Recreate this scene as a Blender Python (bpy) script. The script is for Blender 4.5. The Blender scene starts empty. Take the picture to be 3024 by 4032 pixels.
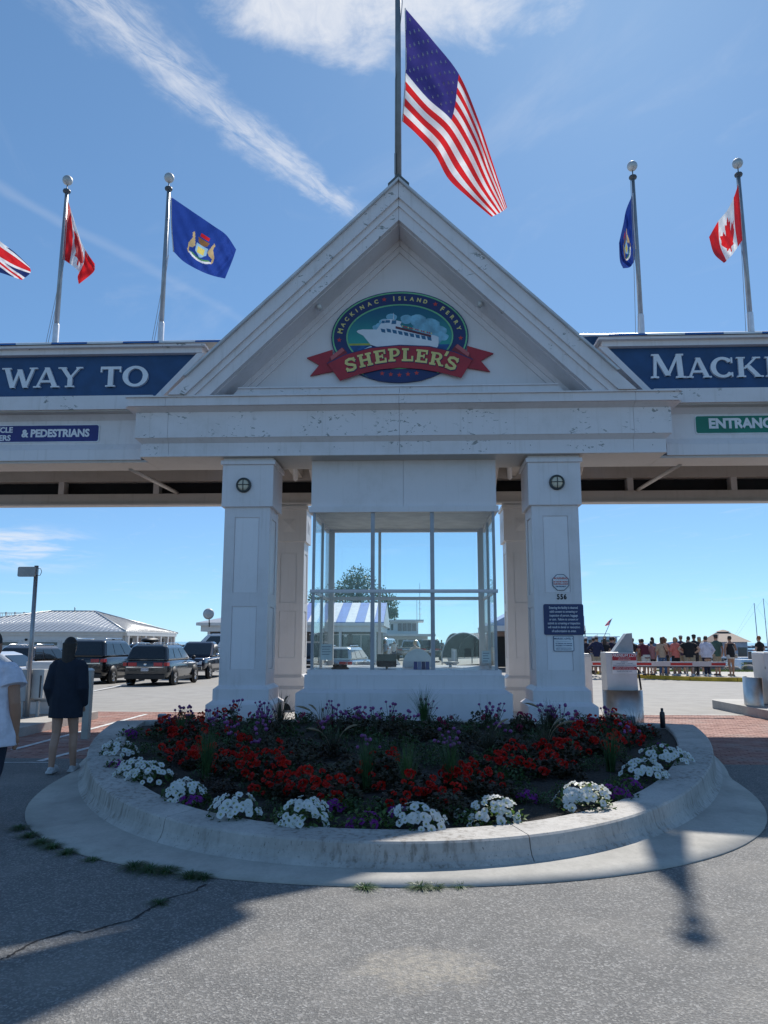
import bpy, bmesh, math, random
from mathutils import Vector, Matrix, Quaternion
R = math.radians
random.seed(11)
SC = bpy.context.scene
COL = SC.collection

# ------------------------------------------------------------------ camera
cam_d = bpy.data.cameras.new("camera")
cam_d.sensor_fit = 'VERTICAL'; cam_d.sensor_height = 36.0; cam_d.lens = 27.03
cam_d.clip_start = 0.05; cam_d.clip_end = 20000
cam = bpy.data.objects.new("camera", cam_d); COL.objects.link(cam)
cam.matrix_world = (Matrix.Translation((0, 0, 1.62)) @ Matrix.Rotation(R(2.6), 4, 'Z')
                    @ Matrix.Rotation(R(99.6), 4, 'X') @ Matrix.Rotation(R(0.12), 4, 'Z'))
SC.camera = cam

# ------------------------------------------------------------------ light
SUNV = Vector((0.273, 0.93, 1.0)).normalized()          # towards the sun
SUN_EL = math.asin(SUNV.z); SUN_AZ = math.atan2(SUNV.x, SUNV.y)
SKY_STRENGTH = 0.143
CLOUD_LEVEL = 5.6
EXPOSURE = 0.22
sun_d = bpy.data.lights.new("sun", 'SUN'); sun_d.energy = 4.8; sun_d.angle = R(0.55); sun_d.color = (1.0, 0.955, 0.88)
sun = bpy.data.objects.new("sun", sun_d); COL.objects.link(sun)
sun.rotation_euler = (-SUNV).to_track_quat('-Z', 'Y').to_euler(); sun.location = (8, 28, 40)

SC.view_settings.view_transform = 'Standard'; SC.view_settings.look = 'None'
SC.view_settings.exposure = EXPOSURE; SC.view_settings.gamma = 1.0; SC.view_settings.use_curve_mapping = False
SC.render.engine = 'CYCLES'; SC.cycles.max_bounces = 8; SC.cycles.transparent_max_bounces = 16
SC.cycles.use_denoising = True
SC.cycles.caustics_reflective = False; SC.cycles.caustics_refractive = False

# ------------------------------------------------------------------ node helper
class NT:
    def __init__(s, tree): s.t = tree; s.n = tree.nodes; s.l = tree.links
    def node(s, typ, **kw):
        n = s.n.new(typ)
        for k, v in kw.items(): setattr(n, k, v)
        return n
    def put(s, sock, v):
        if isinstance(v, bpy.types.NodeSocket): s.l.new(v, sock)
        elif v is not None:
            if hasattr(sock.default_value, '__len__') and not hasattr(v, '__len__'): v = (v,) * len(sock.default_value)
            if hasattr(sock.default_value, '__len__') and len(sock.default_value) == 4 and len(v) == 3: v = (*v, 1)
            sock.default_value = v
    def m(s, op, a, b=None, c=None, clamp=False):
        n = s.node('ShaderNodeMath', operation=op, use_clamp=clamp)
        s.put(n.inputs[0], a)
        if b is not None: s.put(n.inputs[1], b)
        if c is not None: s.put(n.inputs[2], c)
        return n.outputs[0]
    def ss(s, x, e0, e1):                                  # smoothstep
        n = s.node('ShaderNodeMapRange', interpolation_type='SMOOTHSTEP')
        s.put(n.inputs[0], x); s.put(n.inputs[1], e0); s.put(n.inputs[2], e1); n.inputs[3].default_value = 0; n.inputs[4].default_value = 1
        return n.outputs[0]
    def noise(s, vec, scale, detail=4, rough=.55, dist=0):
        n = s.node('ShaderNodeTexNoise'); s.put(n.inputs['Vector'], vec)
        n.inputs['Scale'].default_value = scale; n.inputs['Detail'].default_value = detail
        n.inputs['Roughness'].default_value = rough; n.inputs['Distortion'].default_value = dist
        return n.outputs[0]
    def vor(s, vec, scale, feature='F1', rand=1):
        n = s.node('ShaderNodeTexVoronoi', feature=feature); s.put(n.inputs['Vector'], vec)
        n.inputs['Scale'].default_value = scale; n.inputs['Randomness'].default_value = rand
        return n
    def mix(s, f, a, b, typ='MIX'):
        n = s.node('ShaderNodeMix', data_type='RGBA', blend_type=typ)
        s.put(n.inputs['Factor'], f); s.put(n.inputs[6], a); s.put(n.inputs[7], b)
        return n.outputs[2]
    def xyz(s, x, y, z):
        n = s.node('ShaderNodeCombineXYZ'); s.put(n.inputs[0], x); s.put(n.inputs[1], y); s.put(n.inputs[2], z); return n.outputs[0]
    def sep(s, v):
        n = s.node('ShaderNodeSeparateXYZ'); s.put(n.inputs[0], v); return n.outputs

# ------------------------------------------------------------------ sky with thin cirrus
W = bpy.data.worlds.new("World"); SC.world = W; W.use_nodes = True
T = NT(W.node_tree); T.n.clear()
sky = T.node('ShaderNodeTexSky', sky_type='NISHITA'); sky.sun_disc = False
sky.sun_elevation = SUN_EL; sky.sun_rotation = SUN_AZ; sky.altitude = 180
sky.air_density = 0.65; sky.dust_density = 0.15; sky.ozone_density = 4.0
dirv = T.node('ShaderNodeTexCoord').outputs['Generated']
dx, dy, dz = T.sep(dirv)
zc = T.m('MAXIMUM', dz, 0.03)
px_, py_ = T.m('DIVIDE', dx, zc), T.m('DIVIDE', dy, zc)      # where the ray meets a flat cloud deck
pv = T.xyz(px_, py_, 0)
def rotp(ax, ay, ux, uy):                                   # along / across coordinates of a streak
    qx, qy = T.m('SUBTRACT', px_, ax), T.m('SUBTRACT', py_, ay)
    al = T.m('ADD', T.m('MULTIPLY', qx, ux), T.m('MULTIPLY', qy, uy))
    ac = T.m('SUBTRACT', T.m('MULTIPLY', qx, uy), T.m('MULTIPLY', qy, ux))
    return al, ac
al, ac = rotp(-.585, 0.93, .486, .874)
warp = T.m('MULTIPLY', T.m('SUBTRACT', T.noise(pv, 9, 6, .62), .5), .13)
bend = T.m('MULTIPLY', T.m('POWER', T.m('SUBTRACT', al, .40), 2), -.10)
ac2 = T.m('ADD', T.m('ADD', ac, warp), bend)
fib = T.noise(T.xyz(T.m('MULTIPLY', al, 9), T.m('MULTIPLY', ac, 30), 0), 1.0, 9, .70, .8)
wid = T.m('ADD', .085, T.m('MULTIPLY', al, -.045))
streak = T.m('SUBTRACT', 1, T.ss(T.m('DIVIDE', T.m('ABSOLUTE', ac2), wid), 0.0, 1.2))
streak = T.m('MULTIPLY', streak, T.m('MULTIPLY', T.ss(al, -.35, .15), T.m('SUBTRACT', 1, T.ss(al, .78, .95))))
streak = T.m('MULTIPLY', streak, T.ss(fib, .22, .72))
# broad veil near the sun
e2 = T.m('ADD', T.m('POWER', T.m('DIVIDE', T.m('SUBTRACT', px_, -.06), .30), 2), T.m('POWER', T.m('DIVIDE', T.m('SUBTRACT', py_, .97), .21), 2))
e2 = T.m('ADD', e2, T.m('MULTIPLY', T.m('SUBTRACT', T.noise(pv, 6.5, 7, .62, .4), .5), 2.6))
veil = T.m('SUBTRACT', 1, T.ss(e2, .25, 1.35))
rip = T.noise(T.xyz(T.m('MULTIPLY', px_, 40), T.m('MULTIPLY', py_, 17), 0), 1, 8, .68, 1.0)
veil = T.m('MULTIPLY', veil, T.m('ADD', .62, T.m('MULTIPLY', rip, .55)))
# thin second trail, scattered wisps, low bank
al3, ac3 = rotp(-1.05, 1.30, .461, .887)
w3 = T.m('MULTIPLY', T.m('SUBTRACT', T.noise(pv, 5, 4), .5), .05)
trail = T.m('MULTIPLY', T.m('SUBTRACT', 1, T.ss(T.m('ABSOLUTE', T.m('ADD', ac3, w3)), .0, .035)), T.m('MULTIPLY', T.ss(al3, .1, .3), T.m('SUBTRACT', .13, T.m('MULTIPLY', al3, .08))))
wisp = T.noise(T.xyz(T.m('ADD', T.m('MULTIPLY', px_, 1.6), T.m('MULTIPLY', py_, .5)), T.m('MULTIPLY', py_, .8), 3.3), 1.8, 7, .62, .9)
wisp = T.m('MULTIPLY', T.ss(wisp, .55, .85), .14)
az = T.m('ARCTAN2', dx, dy)
lowv = T.noise(T.xyz(T.m('MULTIPLY', az, 9), T.m('MULTIPLY', dz, 62), 1.7), 1.0, 6, .6, .5)
lowm = T.m('MULTIPLY', T.m('SUBTRACT', 1, T.ss(T.m('ABSOLUTE', T.m('SUBTRACT', dz, .108)), .008, .034)),
           T.m('SUBTRACT', 1, T.ss(T.m('ABSOLUTE', T.m('ADD', az, .56)), .06, .18)))
low = T.m('MULTIPLY', T.m('MULTIPLY', lowm, T.ss(lowv, .40, .62)), .75)
low2 = T.m('MULTIPLY', T.m('MULTIPLY', T.ss(dz, .02, .05), T.m('SUBTRACT', 1, T.ss(dz, .07, .16))), T.m('MULTIPLY', T.ss(lowv, .55, .8), .25))
cl = T.m('ADD', T.m('ADD', T.m('MULTIPLY', streak, .62), T.m('MULTIPLY', veil, .80)), T.m('ADD', T.m('ADD', trail, wisp), T.m('ADD', low, low2)), clamp=True)
gam = T.node('ShaderNodeGamma'); T.put(gam.inputs[0], sky.outputs[0]); gam.inputs[1].default_value = .65      # tone curve: flatter zenith-to-horizon range
skycol = T.mix(1.0, gam.outputs[0], (.91, 1.31, 1.60), 'MULTIPLY')
skyfin = T.mix(cl, skycol, (CLOUD_LEVEL * .97, CLOUD_LEVEL * .985, CLOUD_LEVEL * 1.02))
bg = T.node('ShaderNodeBackground'); T.put(bg.inputs[0], skyfin); bg.inputs[1].default_value = SKY_STRENGTH
T.l.new(bg.outputs[0], T.node('ShaderNodeOutputWorld').inputs[0])

# ------------------------------------------------------------------ materials
MATS = {}
def newmat(name):
    m = bpy.data.materials.new(name); m.use_nodes = True
    t = NT(m.node_tree); b = t.n['Principled BSDF']; MATS[name] = m
    t.pos = t.node('ShaderNodeNewGeometry').outputs['Position']
    return m, t, b
def bump(t, b, h, strength=.3, dist=.01):
    n = t.node('ShaderNodeBump'); n.inputs['Strength'].default_value = strength; n.inputs['Distance'].default_value = dist
    t.put(n.inputs['Height'], h); t.l.new(n.outputs[0], b.inputs['Normal'])
def mat(name, col, rough=.55, metal=0., var=.12, scale=3., bmp=0., bscale=40., spec=.5, coat=0., obj=False):
    """plain paint / plastic / cloth: base colour with uneven tone, optional relief"""
    if name in MATS: return MATS[name]
    m, t, b = newmat(name)
    vec = t.node('ShaderNodeTexCoord').outputs['Object'] if obj else t.pos
    n = t.noise(vec, scale, 5, .6)
    lo = tuple(c * (1 - var) for c in col); hi = tuple(min(1, c * (1 + var)) for c in col)
    t.put(b.inputs['Base Color'], t.mix(t.ss(n, .3, .7), lo, hi))
    b.inputs['Roughness'].default_value = rough; b.inputs['Metallic'].default_value = metal
    b.inputs['Specular IOR Level'].default_value = spec
    if coat: b.inputs['Coat Weight'].default_value = coat; b.inputs['Coat Roughness'].default_value = .05
    if bmp: bump(t, b, t.noise(vec, bscale, 4, .6), bmp, .01)
    return m
def glassmat(name, tint=(.95, .98, .98), op=.0, rough=.0):
    m, t, b = newmat(name); t.n.remove(b)
    tr = t.node('ShaderNodeBsdfTransparent'); tr.inputs[0].default_value = (*tint, 1)
    gl = t.node('ShaderNodeBsdfGlossy'); gl.inputs['Roughness'].default_value = rough; gl.inputs[0].default_value = (1, 1, 1, 1)
    fr = t.node('ShaderNodeFresnel'); fr.inputs[0].default_value = 1.5
    mx = t.node('ShaderNodeMixShader'); t.put(mx.inputs[0], t.m('ADD', t.m('MULTIPLY', fr.outputs[0], .55), op, clamp=True))
    t.l.new(tr.outputs[0], mx.inputs[1]); t.l.new(gl.outputs[0], mx.inputs[2])
    t.l.new(mx.outputs[0], t.n['Material Output'].inputs[0]); return m
def leafmat(name, col, col2, trans=.35, rough=.45):
    m, t, b = newmat(name)
    oi = t.node('ShaderNodeObjectInfo').outputs['Random']
    n = t.noise(t.pos, 23, 2)
    c = t.mix(t.ss(t.m('ADD', n, t.m('MULTIPLY', t.m('SUBTRACT', oi, .5), .25)), .3, .7), col, col2)
    t.put(b.inputs['Base Color'], c); b.inputs['Roughness'].default_value = rough
    tl = t.node('ShaderNodeBsdfTranslucent'); t.put(tl.inputs[0], c)
    mx = t.node('ShaderNodeMixShader'); mx.inputs[0].default_value = trans
    t.l.new(b.outputs[0], mx.inputs[1]); t.l.new(tl.outputs[0], mx.inputs[2])
    t.l.new(mx.outputs[0], t.n['Material Output'].inputs[0]); return m

def paintmat(name, col, peel=.0, dirt=.15, rough=.42):
    """painted wood trim: faint grain, rain streaks, optional flaking"""
    m, t, b = newmat(name)
    x, y, z = t.sep(t.pos)
    n1 = t.noise(t.pos, 1.3, 6, .65)
    st = t.noise(t.xyz(t.m('MULTIPLY', x, 14), t.m('MULTIPLY', y, 14), t.m('MULTIPLY', z, .7)), 1.0, 4, .6)
    d = t.m('MULTIPLY', t.m('ADD', t.ss(n1, .45, .75), t.ss(st, .52, .78)), dirt)
    c = t.mix(d, col, tuple(k * f for k, f in zip(col, (.58, .55, .48))))
    h = t.noise(t.pos, 60, 3)
    if peel:
        f1 = t.noise(t.xyz(t.m('MULTIPLY', x, 1.0), y, t.m('MULTIPLY', z, 1.7)), 7, 7, .66, .6)
        f2 = t.noise(t.pos, .75, 3)
        fl = t.m('MULTIPLY', t.ss(f1, .585, .60), t.ss(f2, .54 - .1 * peel, .60 - .1 * peel))
        edge = t.m('MULTIPLY', t.ss(f1, .57, .586), t.ss(f2, .54 - .1 * peel, .60 - .1 * peel))
        c = t.mix(edge, c, tuple(min(1, k * 1.12) for k in col))
        c = t.mix(fl, c, t.mix(t.noise(t.pos, 40, 3), (.16, .17, .17), (.42, .41, .38)))
        h = t.m('SUBTRACT', h, t.m('MULTIPLY', fl, 2.2))
    t.put(b.inputs['Base Color'], c); b.inputs['Roughness'].default_value = rough
    bump(t, b, h, .12, .01); return m

WHITE = paintmat('white_paint', (.76, .715, .72), 0, .26)
PEEL = paintmat('peeling_white_paint', (.76, .715, .72), 1.0, .28)
PEEL2 = paintmat('flaking_trim_paint', (.74, .695, .70), .15, .28)
PANEL_SHEEN = paintmat('panel_sheen_white', (.84, .80, .81), 0, .12)  # trim white made lighter: sheen of the column panels put into the colour
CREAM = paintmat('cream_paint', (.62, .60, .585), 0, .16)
TAN_BOUNCE = paintmat('tan_bounce_paint', (.52, .485, .445), .0, .28)  # warm bounce from the sunlit ground put into the colour
NAVY = mat('sign_blue', (.012, .058, .16), .45, var=.15)
LETTER = mat('letter_white', (.74, .76, .80), .4, var=.06)
BLACK = mat('black_void', (.012, .012, .014), .8)
DKBRZ = mat('grey_window_frame', (.36, .36, .38), .4, .2)
ALU = mat('aluminium_frame', (.42, .44, .46), .35, .55)
STEEL = mat('brushed_steel', (.50, .49, .47), .36, 1.0, var=.12, scale=5)
GALV = mat('galvanised_pole', (.33, .35, .37), .4, .6)
GLASS = glassmat('clear_glass')

# ------------------------------------------------------------------ mesh helper
class MB:
    def __init__(s): s.v = []; s.f = []; s.mi = []; s.sm = []
    def add(s, vs, fs, mi=0, sm=False):
        o = len(s.v); s.v += [tuple(p) for p in vs]
        for f in fs: s.f.append(tuple(i + o for i in f)); s.mi.append(mi); s.sm.append(sm)
        return s
    def box(s, x0, x1, y0, y1, z0, z1, mi=0):
        return s.frus((x0, x1, y0, y1), z0, (x0, x1, y0, y1), z1, mi)
    def frus(s, a, za, b, zb, mi=0):
        vs = [(a[0], a[2], za), (a[1], a[2], za), (a[1], a[3], za), (a[0], a[3], za),
              (b[0], b[2], zb), (b[1], b[2], zb), (b[1], b[3], zb), (b[0], b[3], zb)]
        return s.add(vs, [(3, 2, 1, 0), (4, 5, 6, 7), (0, 1, 5, 4), (1, 2, 6, 5), (2, 3, 7, 6), (3, 0, 4, 7)], mi)
    def prism(s, poly, d0, d1, ax='y', mi=0):
        n = len(poly)
        def P(p, d): return (p[0], d, p[1]) if ax == 'y' else ((d, p[0], p[1]) if ax == 'x' else (p[0], p[1], d))
        vs = [P(p, d0) for p in poly] + [P(p, d1) for p in poly]
        fs = [tuple(range(n)), tuple(range(2 * n - 1, n - 1, -1))] + [(i, (i + 1) % n, n + (i + 1) % n, n + i) for i in range(n)]
        return s.add(vs, fs, mi)
    def tube(s, pts, rs, n=8, mi=0, caps=True, flat=1.0):
        pts = [Vector(p) for p in pts]
        if not hasattr(rs, '__len__'): rs = [rs] * len(pts)
        vs = []; fs = []; ref = None
        for i, p in enumerate(pts):
            t = (pts[min(i + 1, len(pts) - 1)] - pts[max(i - 1, 0)])
            t = t.normalized() if t.length > 1e-9 else Vector((0, 0, 1))
            if ref is None: ref = Vector((1, 0, 0)) if abs(t.x) < .9 else Vector((0, 1, 0))
            a = (ref - t * ref.dot(t)).normalized(); ref = a; b = t.cross(a)
            for k in range(n):
                th = 2 * math.pi * k / n
                vs.append(p + (a * math.cos(th) + b * math.sin(th) * flat) * rs[i])
        for i in range(len(pts) - 1):
            for k in range(n):
                fs.append((i * n + k, i * n + (k + 1) % n, (i + 1) * n + (k + 1) % n, (i + 1) * n + k))
        if caps: fs += [tuple(range(n - 1, -1, -1)), tuple(range((len(pts) - 1) * n, len(pts) * n))]
        return s.add(vs, fs, mi, True)
    def lathe(s, prof, c=(0, 0, 0), n=16, mi=0, ax='z', a0=0, a1=2 * math.pi):
        full = abs(a1 - a0 - 2 * math.pi) < 1e-6; k1 = n if full else n + 1
        vs = []; fs = []
        for r, z in prof:
            for k in range(k1):
                th = a0 + (a1 - a0) * k / n; x, y = r * math.cos(th), r * math.sin(th)
                p = (x, y, z) if ax == 'z' else ((x, z, y) if ax == 'y' else (z, x, y))
                vs.append((c[0] + p[0], c[1] + p[1], c[2] + p[2]))
        for i in range(len(prof) - 1):
            for k in range(n):
                k2 = (k + 1) % n if full else k + 1
                fs.append((i * k1 + k, i * k1 + k2, (i + 1) * k1 + k2, (i + 1) * k1 + k))
        return s.add(vs, fs, mi, True)
    def ell(s, c, r, n=10, m=6, mi=0, rot=None):
        vs = []; fs = []
        rx, ry, rz = r if hasattr(r, '__len__') else (r, r, r)
        for i in range(m + 1):
            ph = math.pi * i / m - math.pi / 2
            for k in range(n):
                th = 2 * math.pi * k / n
                p = Vector((rx * math.cos(ph) * math.cos(th), ry * math.cos(ph) * math.sin(th), rz * math.sin(ph)))
                if rot: p = rot @ p
                vs.append(Vector(c) + p)
        for i in range(m):
            for k in range(n):
                fs.append((i * n + k, i * n + (k + 1) % n, (i + 1) * n + (k + 1) % n, (i + 1) * n + k))
        return s.add(vs, fs, mi, True)
    def rings(s, rings, mi=0, close=True, sm=True, caps=True):
        n = len(rings[0]); vs = [p for r in rings for p in r]; fs = []
        for i in range(len(rings) - 1):
            for k in range(n if close else n - 1):
                fs.append((i * n + k, i * n + (k + 1) % n, (i + 1) * n + (k + 1) % n, (i + 1) * n + k))
        if caps: fs += [tuple(range(n - 1, -1, -1)), tuple(range((len(rings) - 1) * n, len(rings) * n))]
        return s.add(vs, fs, mi, sm)
    def mesh(s, name, mats, recalc=True, weld=0):
        me = bpy.data.meshes.new(name); me.from_pydata(s.v, [], s.f)
        for m in (mats if isinstance(mats, (list, tuple)) else [mats]): me.materials.append(m)
        me.polygons.foreach_set('material_index', s.mi); me.polygons.foreach_set('use_smooth', s.sm)
        if recalc or weld:
            bm = bmesh.new(); bm.from_mesh(me)
            if weld: bmesh.ops.remove_doubles(bm, verts=bm.verts, dist=weld)
            bmesh.ops.recalc_face_normals(bm, faces=bm.faces); bm.to_mesh(me); bm.free()
        me.update(); return me
    def build(s, name, mats, parent=None, bev=0, kind=None, recalc=True, weld=0):
        return put(name, s.mesh(name, mats, recalc, weld), parent, bev, kind)
def put(name, me, parent=None, bev=0, kind=None):
    o = bpy.data.objects.new(name, me); COL.objects.link(o)
    if parent is not None:
        o.parent = parent
        if parent.type == 'EMPTY': o.location = -parent.location
    if bev:
        md = o.modifiers.new('edge', 'BEVEL'); md.width = bev; md.segments = 2; md.limit_method = 'ANGLE'; md.angle_limit = R(40)
    if kind: o['kind'] = kind
    return o
def BX(name, m, parent, x0, x1, y0, y1, z0, z1, bev=0):
    return MB().box(x0, x1, y0, y1, z0, z1).build(name, m, parent, bev)
def tag(o, label, cat, group=None):
    o['label'] = label; o['category'] = cat
    if group: o['group'] = group
    return o
def thing(name, label, cat, loc=(0, 0, 0), group=None, rz=0):
    o = bpy.data.objects.new(name, None); COL.objects.link(o); o.location = loc; o.rotation_euler = (0, 0, rz); o.empty_display_size = .2
    return tag(o, label, cat, group)
def struct(o): o['kind'] = 'structure'; return o
def dup(root, loc, rz=0, sc=1, label=None, parent=None):
    r = root.copy(); COL.objects.link(r)
    if parent is None:
        r.location = loc; r.rotation_euler = (0, 0, rz); r.scale = (sc, sc, sc)
        if label: r['label'] = label
    else: r.parent = parent
    for ch in list(root.children): dup(ch, None, parent=r)
    return r
def text_mesh(txt, size, ext=.004, align='CENTER', bold=0., shear=0., sx=1., line=1., space=1.):
    cu = bpy.data.curves.new('txt', 'FONT'); cu.body = txt; cu.size = size; cu.align_x = align; cu.align_y = 'CENTER'
    cu.extrude = ext; cu.offset = bold; cu.shear = shear; cu.space_line = line; cu.space_character = space; cu.resolution_u = 3
    ob = bpy.data.objects.new('txt', cu); me = bpy.data.meshes.new_from_object(ob)
    bpy.data.objects.remove(ob); bpy.data.curves.remove(cu)
    me.transform(Matrix.Rotation(R(90), 4, 'X') @ Matrix.Diagonal((sx, 1, 1, 1)))
    return me                                               # stands in xz, faces -y
def TXT(name, txt, size, m, parent, x, y, z, **kw):
    me = text_mesh(txt, size, **kw); me.transform(Matrix.Translation((x, y, z)))
    me.materials.clear(); me.materials.append(m); return put(name, me, parent)
PENDING = []
def remesh(o, vox, it=3):
    md = o.modifiers.new('r', 'REMESH'); md.mode = 'VOXEL'; md.voxel_size = vox; md.use_smooth_shade = True
    if it: s2 = o.modifiers.new('s', 'SMOOTH'); s2.iterations = it; s2.factor = .5
    PENDING.append(o)
def finalize():
    dg = bpy.context.evaluated_depsgraph_get()
    new = [(o, bpy.data.meshes.new_from_object(o.evaluated_get(dg))) for o in PENDING]
    for o, me in new:
        old = o.data.materials[0]; o.modifiers.clear(); o.data = me
        if not me.materials: me.materials.append(old)
        me.polygons.foreach_set('use_smooth', [True] * len(me.polygons))
def lerp(a, b, t): return a + (b - a) * t
# ================================================================== GROUND
def sst(x, a, b):
    t = max(0, min(1, (x - a) / (b - a))); return t * t * (3 - 2 * t)
def zl(x, y):                                               # the lot falls away gently behind the gate
    return -.016 * min(max(0, y - 18.3), 19) * (1 - sst(x, -8, 3))
# asphalt with exposed aggregate
m, t, b = newmat('asphalt_aggregate')
v1 = t.vor(t.pos, 85); v2 = t.vor(t.pos, 190)
rnd = t.sep(v1.outputs['Color'])[0]; rnd2 = t.sep(v2.outputs['Color'])[1]
big = t.noise(t.pos, .9, 6, .6); med = t.noise(t.pos, 6, 5, .6)
c = t.mix(t.ss(med, .3, .7), (.24, .234, .226), (.32, .312, .30))
c = t.mix(t.m('MULTIPLY', t.ss(rnd, .72, .95), .8), c, (.66, .63, .59))
c = t.mix(t.m('MULTIPLY', t.ss(rnd, .0, .16), .6), t.mix(t.m('MULTIPLY', t.ss(rnd2, .8, 1), .6), c, (.55, .54, .51)), (.03, .03, .03))
c = t.mix(t.m('MULTIPLY', t.ss(big, .46, .68), .38), c, (.30, .28, .25))
wear = t.noise(t.xyz(t.m('MULTIPLY', t.sep(t.pos)[0], .9), t.m('MULTIPLY', t.sep(t.pos)[1], .35), 2.0), 1.0, 5, .6, .5)
c = t.mix(t.m('MULTIPLY', t.ss(wear, .50, .72), .42), c, (.12, .12, .122))
oil = t.noise(t.pos, 3.1, 4, .6); c = t.mix(t.m('MULTIPLY', t.ss(oil, .66, .76), .5), c, (.07, .07, .072))
pcx, pcy, _ = t.sep(t.pos)
sand = t.m('ADD', t.m('POWER', t.m('DIVIDE', t.m('SUBTRACT', pcx, .02), .34), 2), t.m('POWER', t.m('DIVIDE', t.m('SUBTRACT', pcy, 4.22), .26), 2))
sand = t.m('SUBTRACT', 1, t.ss(t.m('ADD', sand, t.m('MULTIPLY', t.m('SUBTRACT', t.noise(t.pos, 5, 7, .75), .5), 5)), .0, 1.5))
c = t.mix(t.m('MULTIPLY', t.m('MULTIPLY', sand, t.ss(t.noise(t.pos, 26, 5, .7), .30, .62)), .62), c, (.40, .355, .285))
t.put(b.inputs['Base Color'], c); b.inputs['Roughness'].default_value = .82
bump(t, b, t.m('ADD', v1.outputs['Distance'], t.m('MULTIPLY', v2.outputs['Distance'], .6)), .75, .006)
ASPH = m
# poured concrete, lot, brick
def concrete(name, col, stain=.4, pore=.5, streak=0):
    m, t, b = newmat(name)
    n = t.noise(t.pos, 1.6, 7, .65); n2 = t.noise(t.pos, 24, 5, .6); x, y, z = t.sep(t.pos)
    c = t.mix(t.ss(n, .35, .7), col, tuple(k * (1 - stain) for k in col))
    c = t.mix(t.m('MULTIPLY', t.ss(n2, .35, .75), .35), c, tuple(k * .62 for k in col))
    h = t.m('ADD', n2, t.m('MULTIPLY', t.noise(t.pos, 140, 3), .5))
    if pore:
        sp = t.noise(t.xyz(t.m('MULTIPLY', x, 60), t.m('MULTIPLY', y, 60), t.m('MULTIPLY', z, 16)), 1, 4, .7)
        pf = t.m('MULTIPLY', t.ss(sp, .60, .68), pore)
        c = t.mix(pf, c, (.06, .058, .052)); h = t.m('SUBTRACT', h, t.m('MULTIPLY', pf, .25))
    if streak:
        s1 = t.noise(t.xyz(t.m('MULTIPLY', x, 22), t.m('MULTIPLY', y, 22), t.m('MULTIPLY', z, 1.2)), 1, 4, .6)
        s2 = t.noise(t.pos, .8, 3)
        c = t.mix(t.m('MULTIPLY', t.m('MULTIPLY', t.ss(s1, .45, .72), t.ss(s2, .35, .6)), streak), c, (.11, .085, .06))
    t.put(b.inputs['Base Color'], c); b.inputs['Roughness'].default_value = .85
    bump(t, b, h, .12, .004); return m
CONC = concrete('planter_concrete', (.53, .50, .46), .32, .6, .7)
CONC2 = concrete('apron_concrete', (.46, .435, .39), .28, .25)
LOT = concrete('lot_pavement', (.31, .295, .275), .2, .12)
CURB = concrete('island_concrete', (.46, .44, .41), .25, .2)
YELLOW = mat('kerb_yellow', (.58, .38, .035), .7, var=.35, scale=2)
PAINTW = mat('road_paint', (.62, .61, .60), .7, var=.25, scale=6)
m, t, b = newmat('paver_brick')
gx, gy_, _ = t.sep(t.pos)
row = t.m('FLOOR', t.m('DIVIDE', gy_, .105))
colx = t.m('FLOOR', t.m('ADD', t.m('DIVIDE', gx, .208), t.m('MULTIPLY', t.m('MODULO', row, 2), .5)))
wn = t.node('ShaderNodeTexWhiteNoise', noise_dimensions='2D'); t.put(wn.inputs['Vector'], t.xyz(colx, row, 0))
c = t.mix(wn.outputs[0], (.25, .115, .09), (.36, .19, .155))
c = t.mix(t.m('MULTIPLY', t.ss(t.noise(t.pos, 1.1, 6, .65), .45, .75), .6), c, (.36, .30, .27))
t.put(b.inputs['Base Color'], c); b.inputs['Roughness'].default_value = .85; bump(t, b, t.noise(t.pos, 70, 4), .3, .006)
BRICK = m
SAND = mat('joint_sand', (.25, .21, .18), .9)
SOIL = mat('mulch', (.03, .024, .019), .95, var=.6, scale=30, bmp=1.0, bscale=60)

struct(MB().add([(-70, -40, 0), (70, -40, 0), (70, 11, 0), (-70, 11, 0)], [(0, 1, 2, 3)]).build('road', ASPH, recalc=False))
BY0, BY1 = 11.0, 18.3
pave = struct(MB().add([(-70, BY0, -.012), (70, BY0, -.012), (70, BY1, -.012), (-70, BY1, -.012)], [(0, 1, 2, 3)]).build('brick_pavement', SAND, recalc=False))
pm = MB(); w, d, h = .0985, .0475, .03
pm.frus((-w, w, -d, d), -h, (-w, w, -d, d), -.004).frus((-w, w, -d, d), -.004, (-w + .005, w - .005, -d + .005, d - .005), 0)
pme = pm.mesh('paver', BRICK)
near = []; rest = MB()
for r in range(int((BY1 - BY0) / .105)):
    y = BY0 + .055 + r * .105
    rw = math.floor(y / .105); off = .104 * (rw % 2)
    for k in range(-54, 54):
        x = k * .208 - off + .104
        if -4.4 < x < 3.8 and y > 11.5: continue
        if abs(x) > 11.2: continue
        z = random.uniform(-.003, .002)
        vis = (x > 4.1 and x < 7.5 and y < 13.6) or (x < -4.7 and x > -6.2 and y < 12.3)
        if vis and len(near) < 300:
            o = bpy.data.objects.new('paver', pme); COL.objects.link(o); o.parent = pave; o.location = (x, y, z); near.append(o)
        else:
            rest.box(x - w, x + w, y - d, y + d, -.011, z)
rest.build('paver_field', BRICK, pave, kind='stuff', recalc=False)

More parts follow.
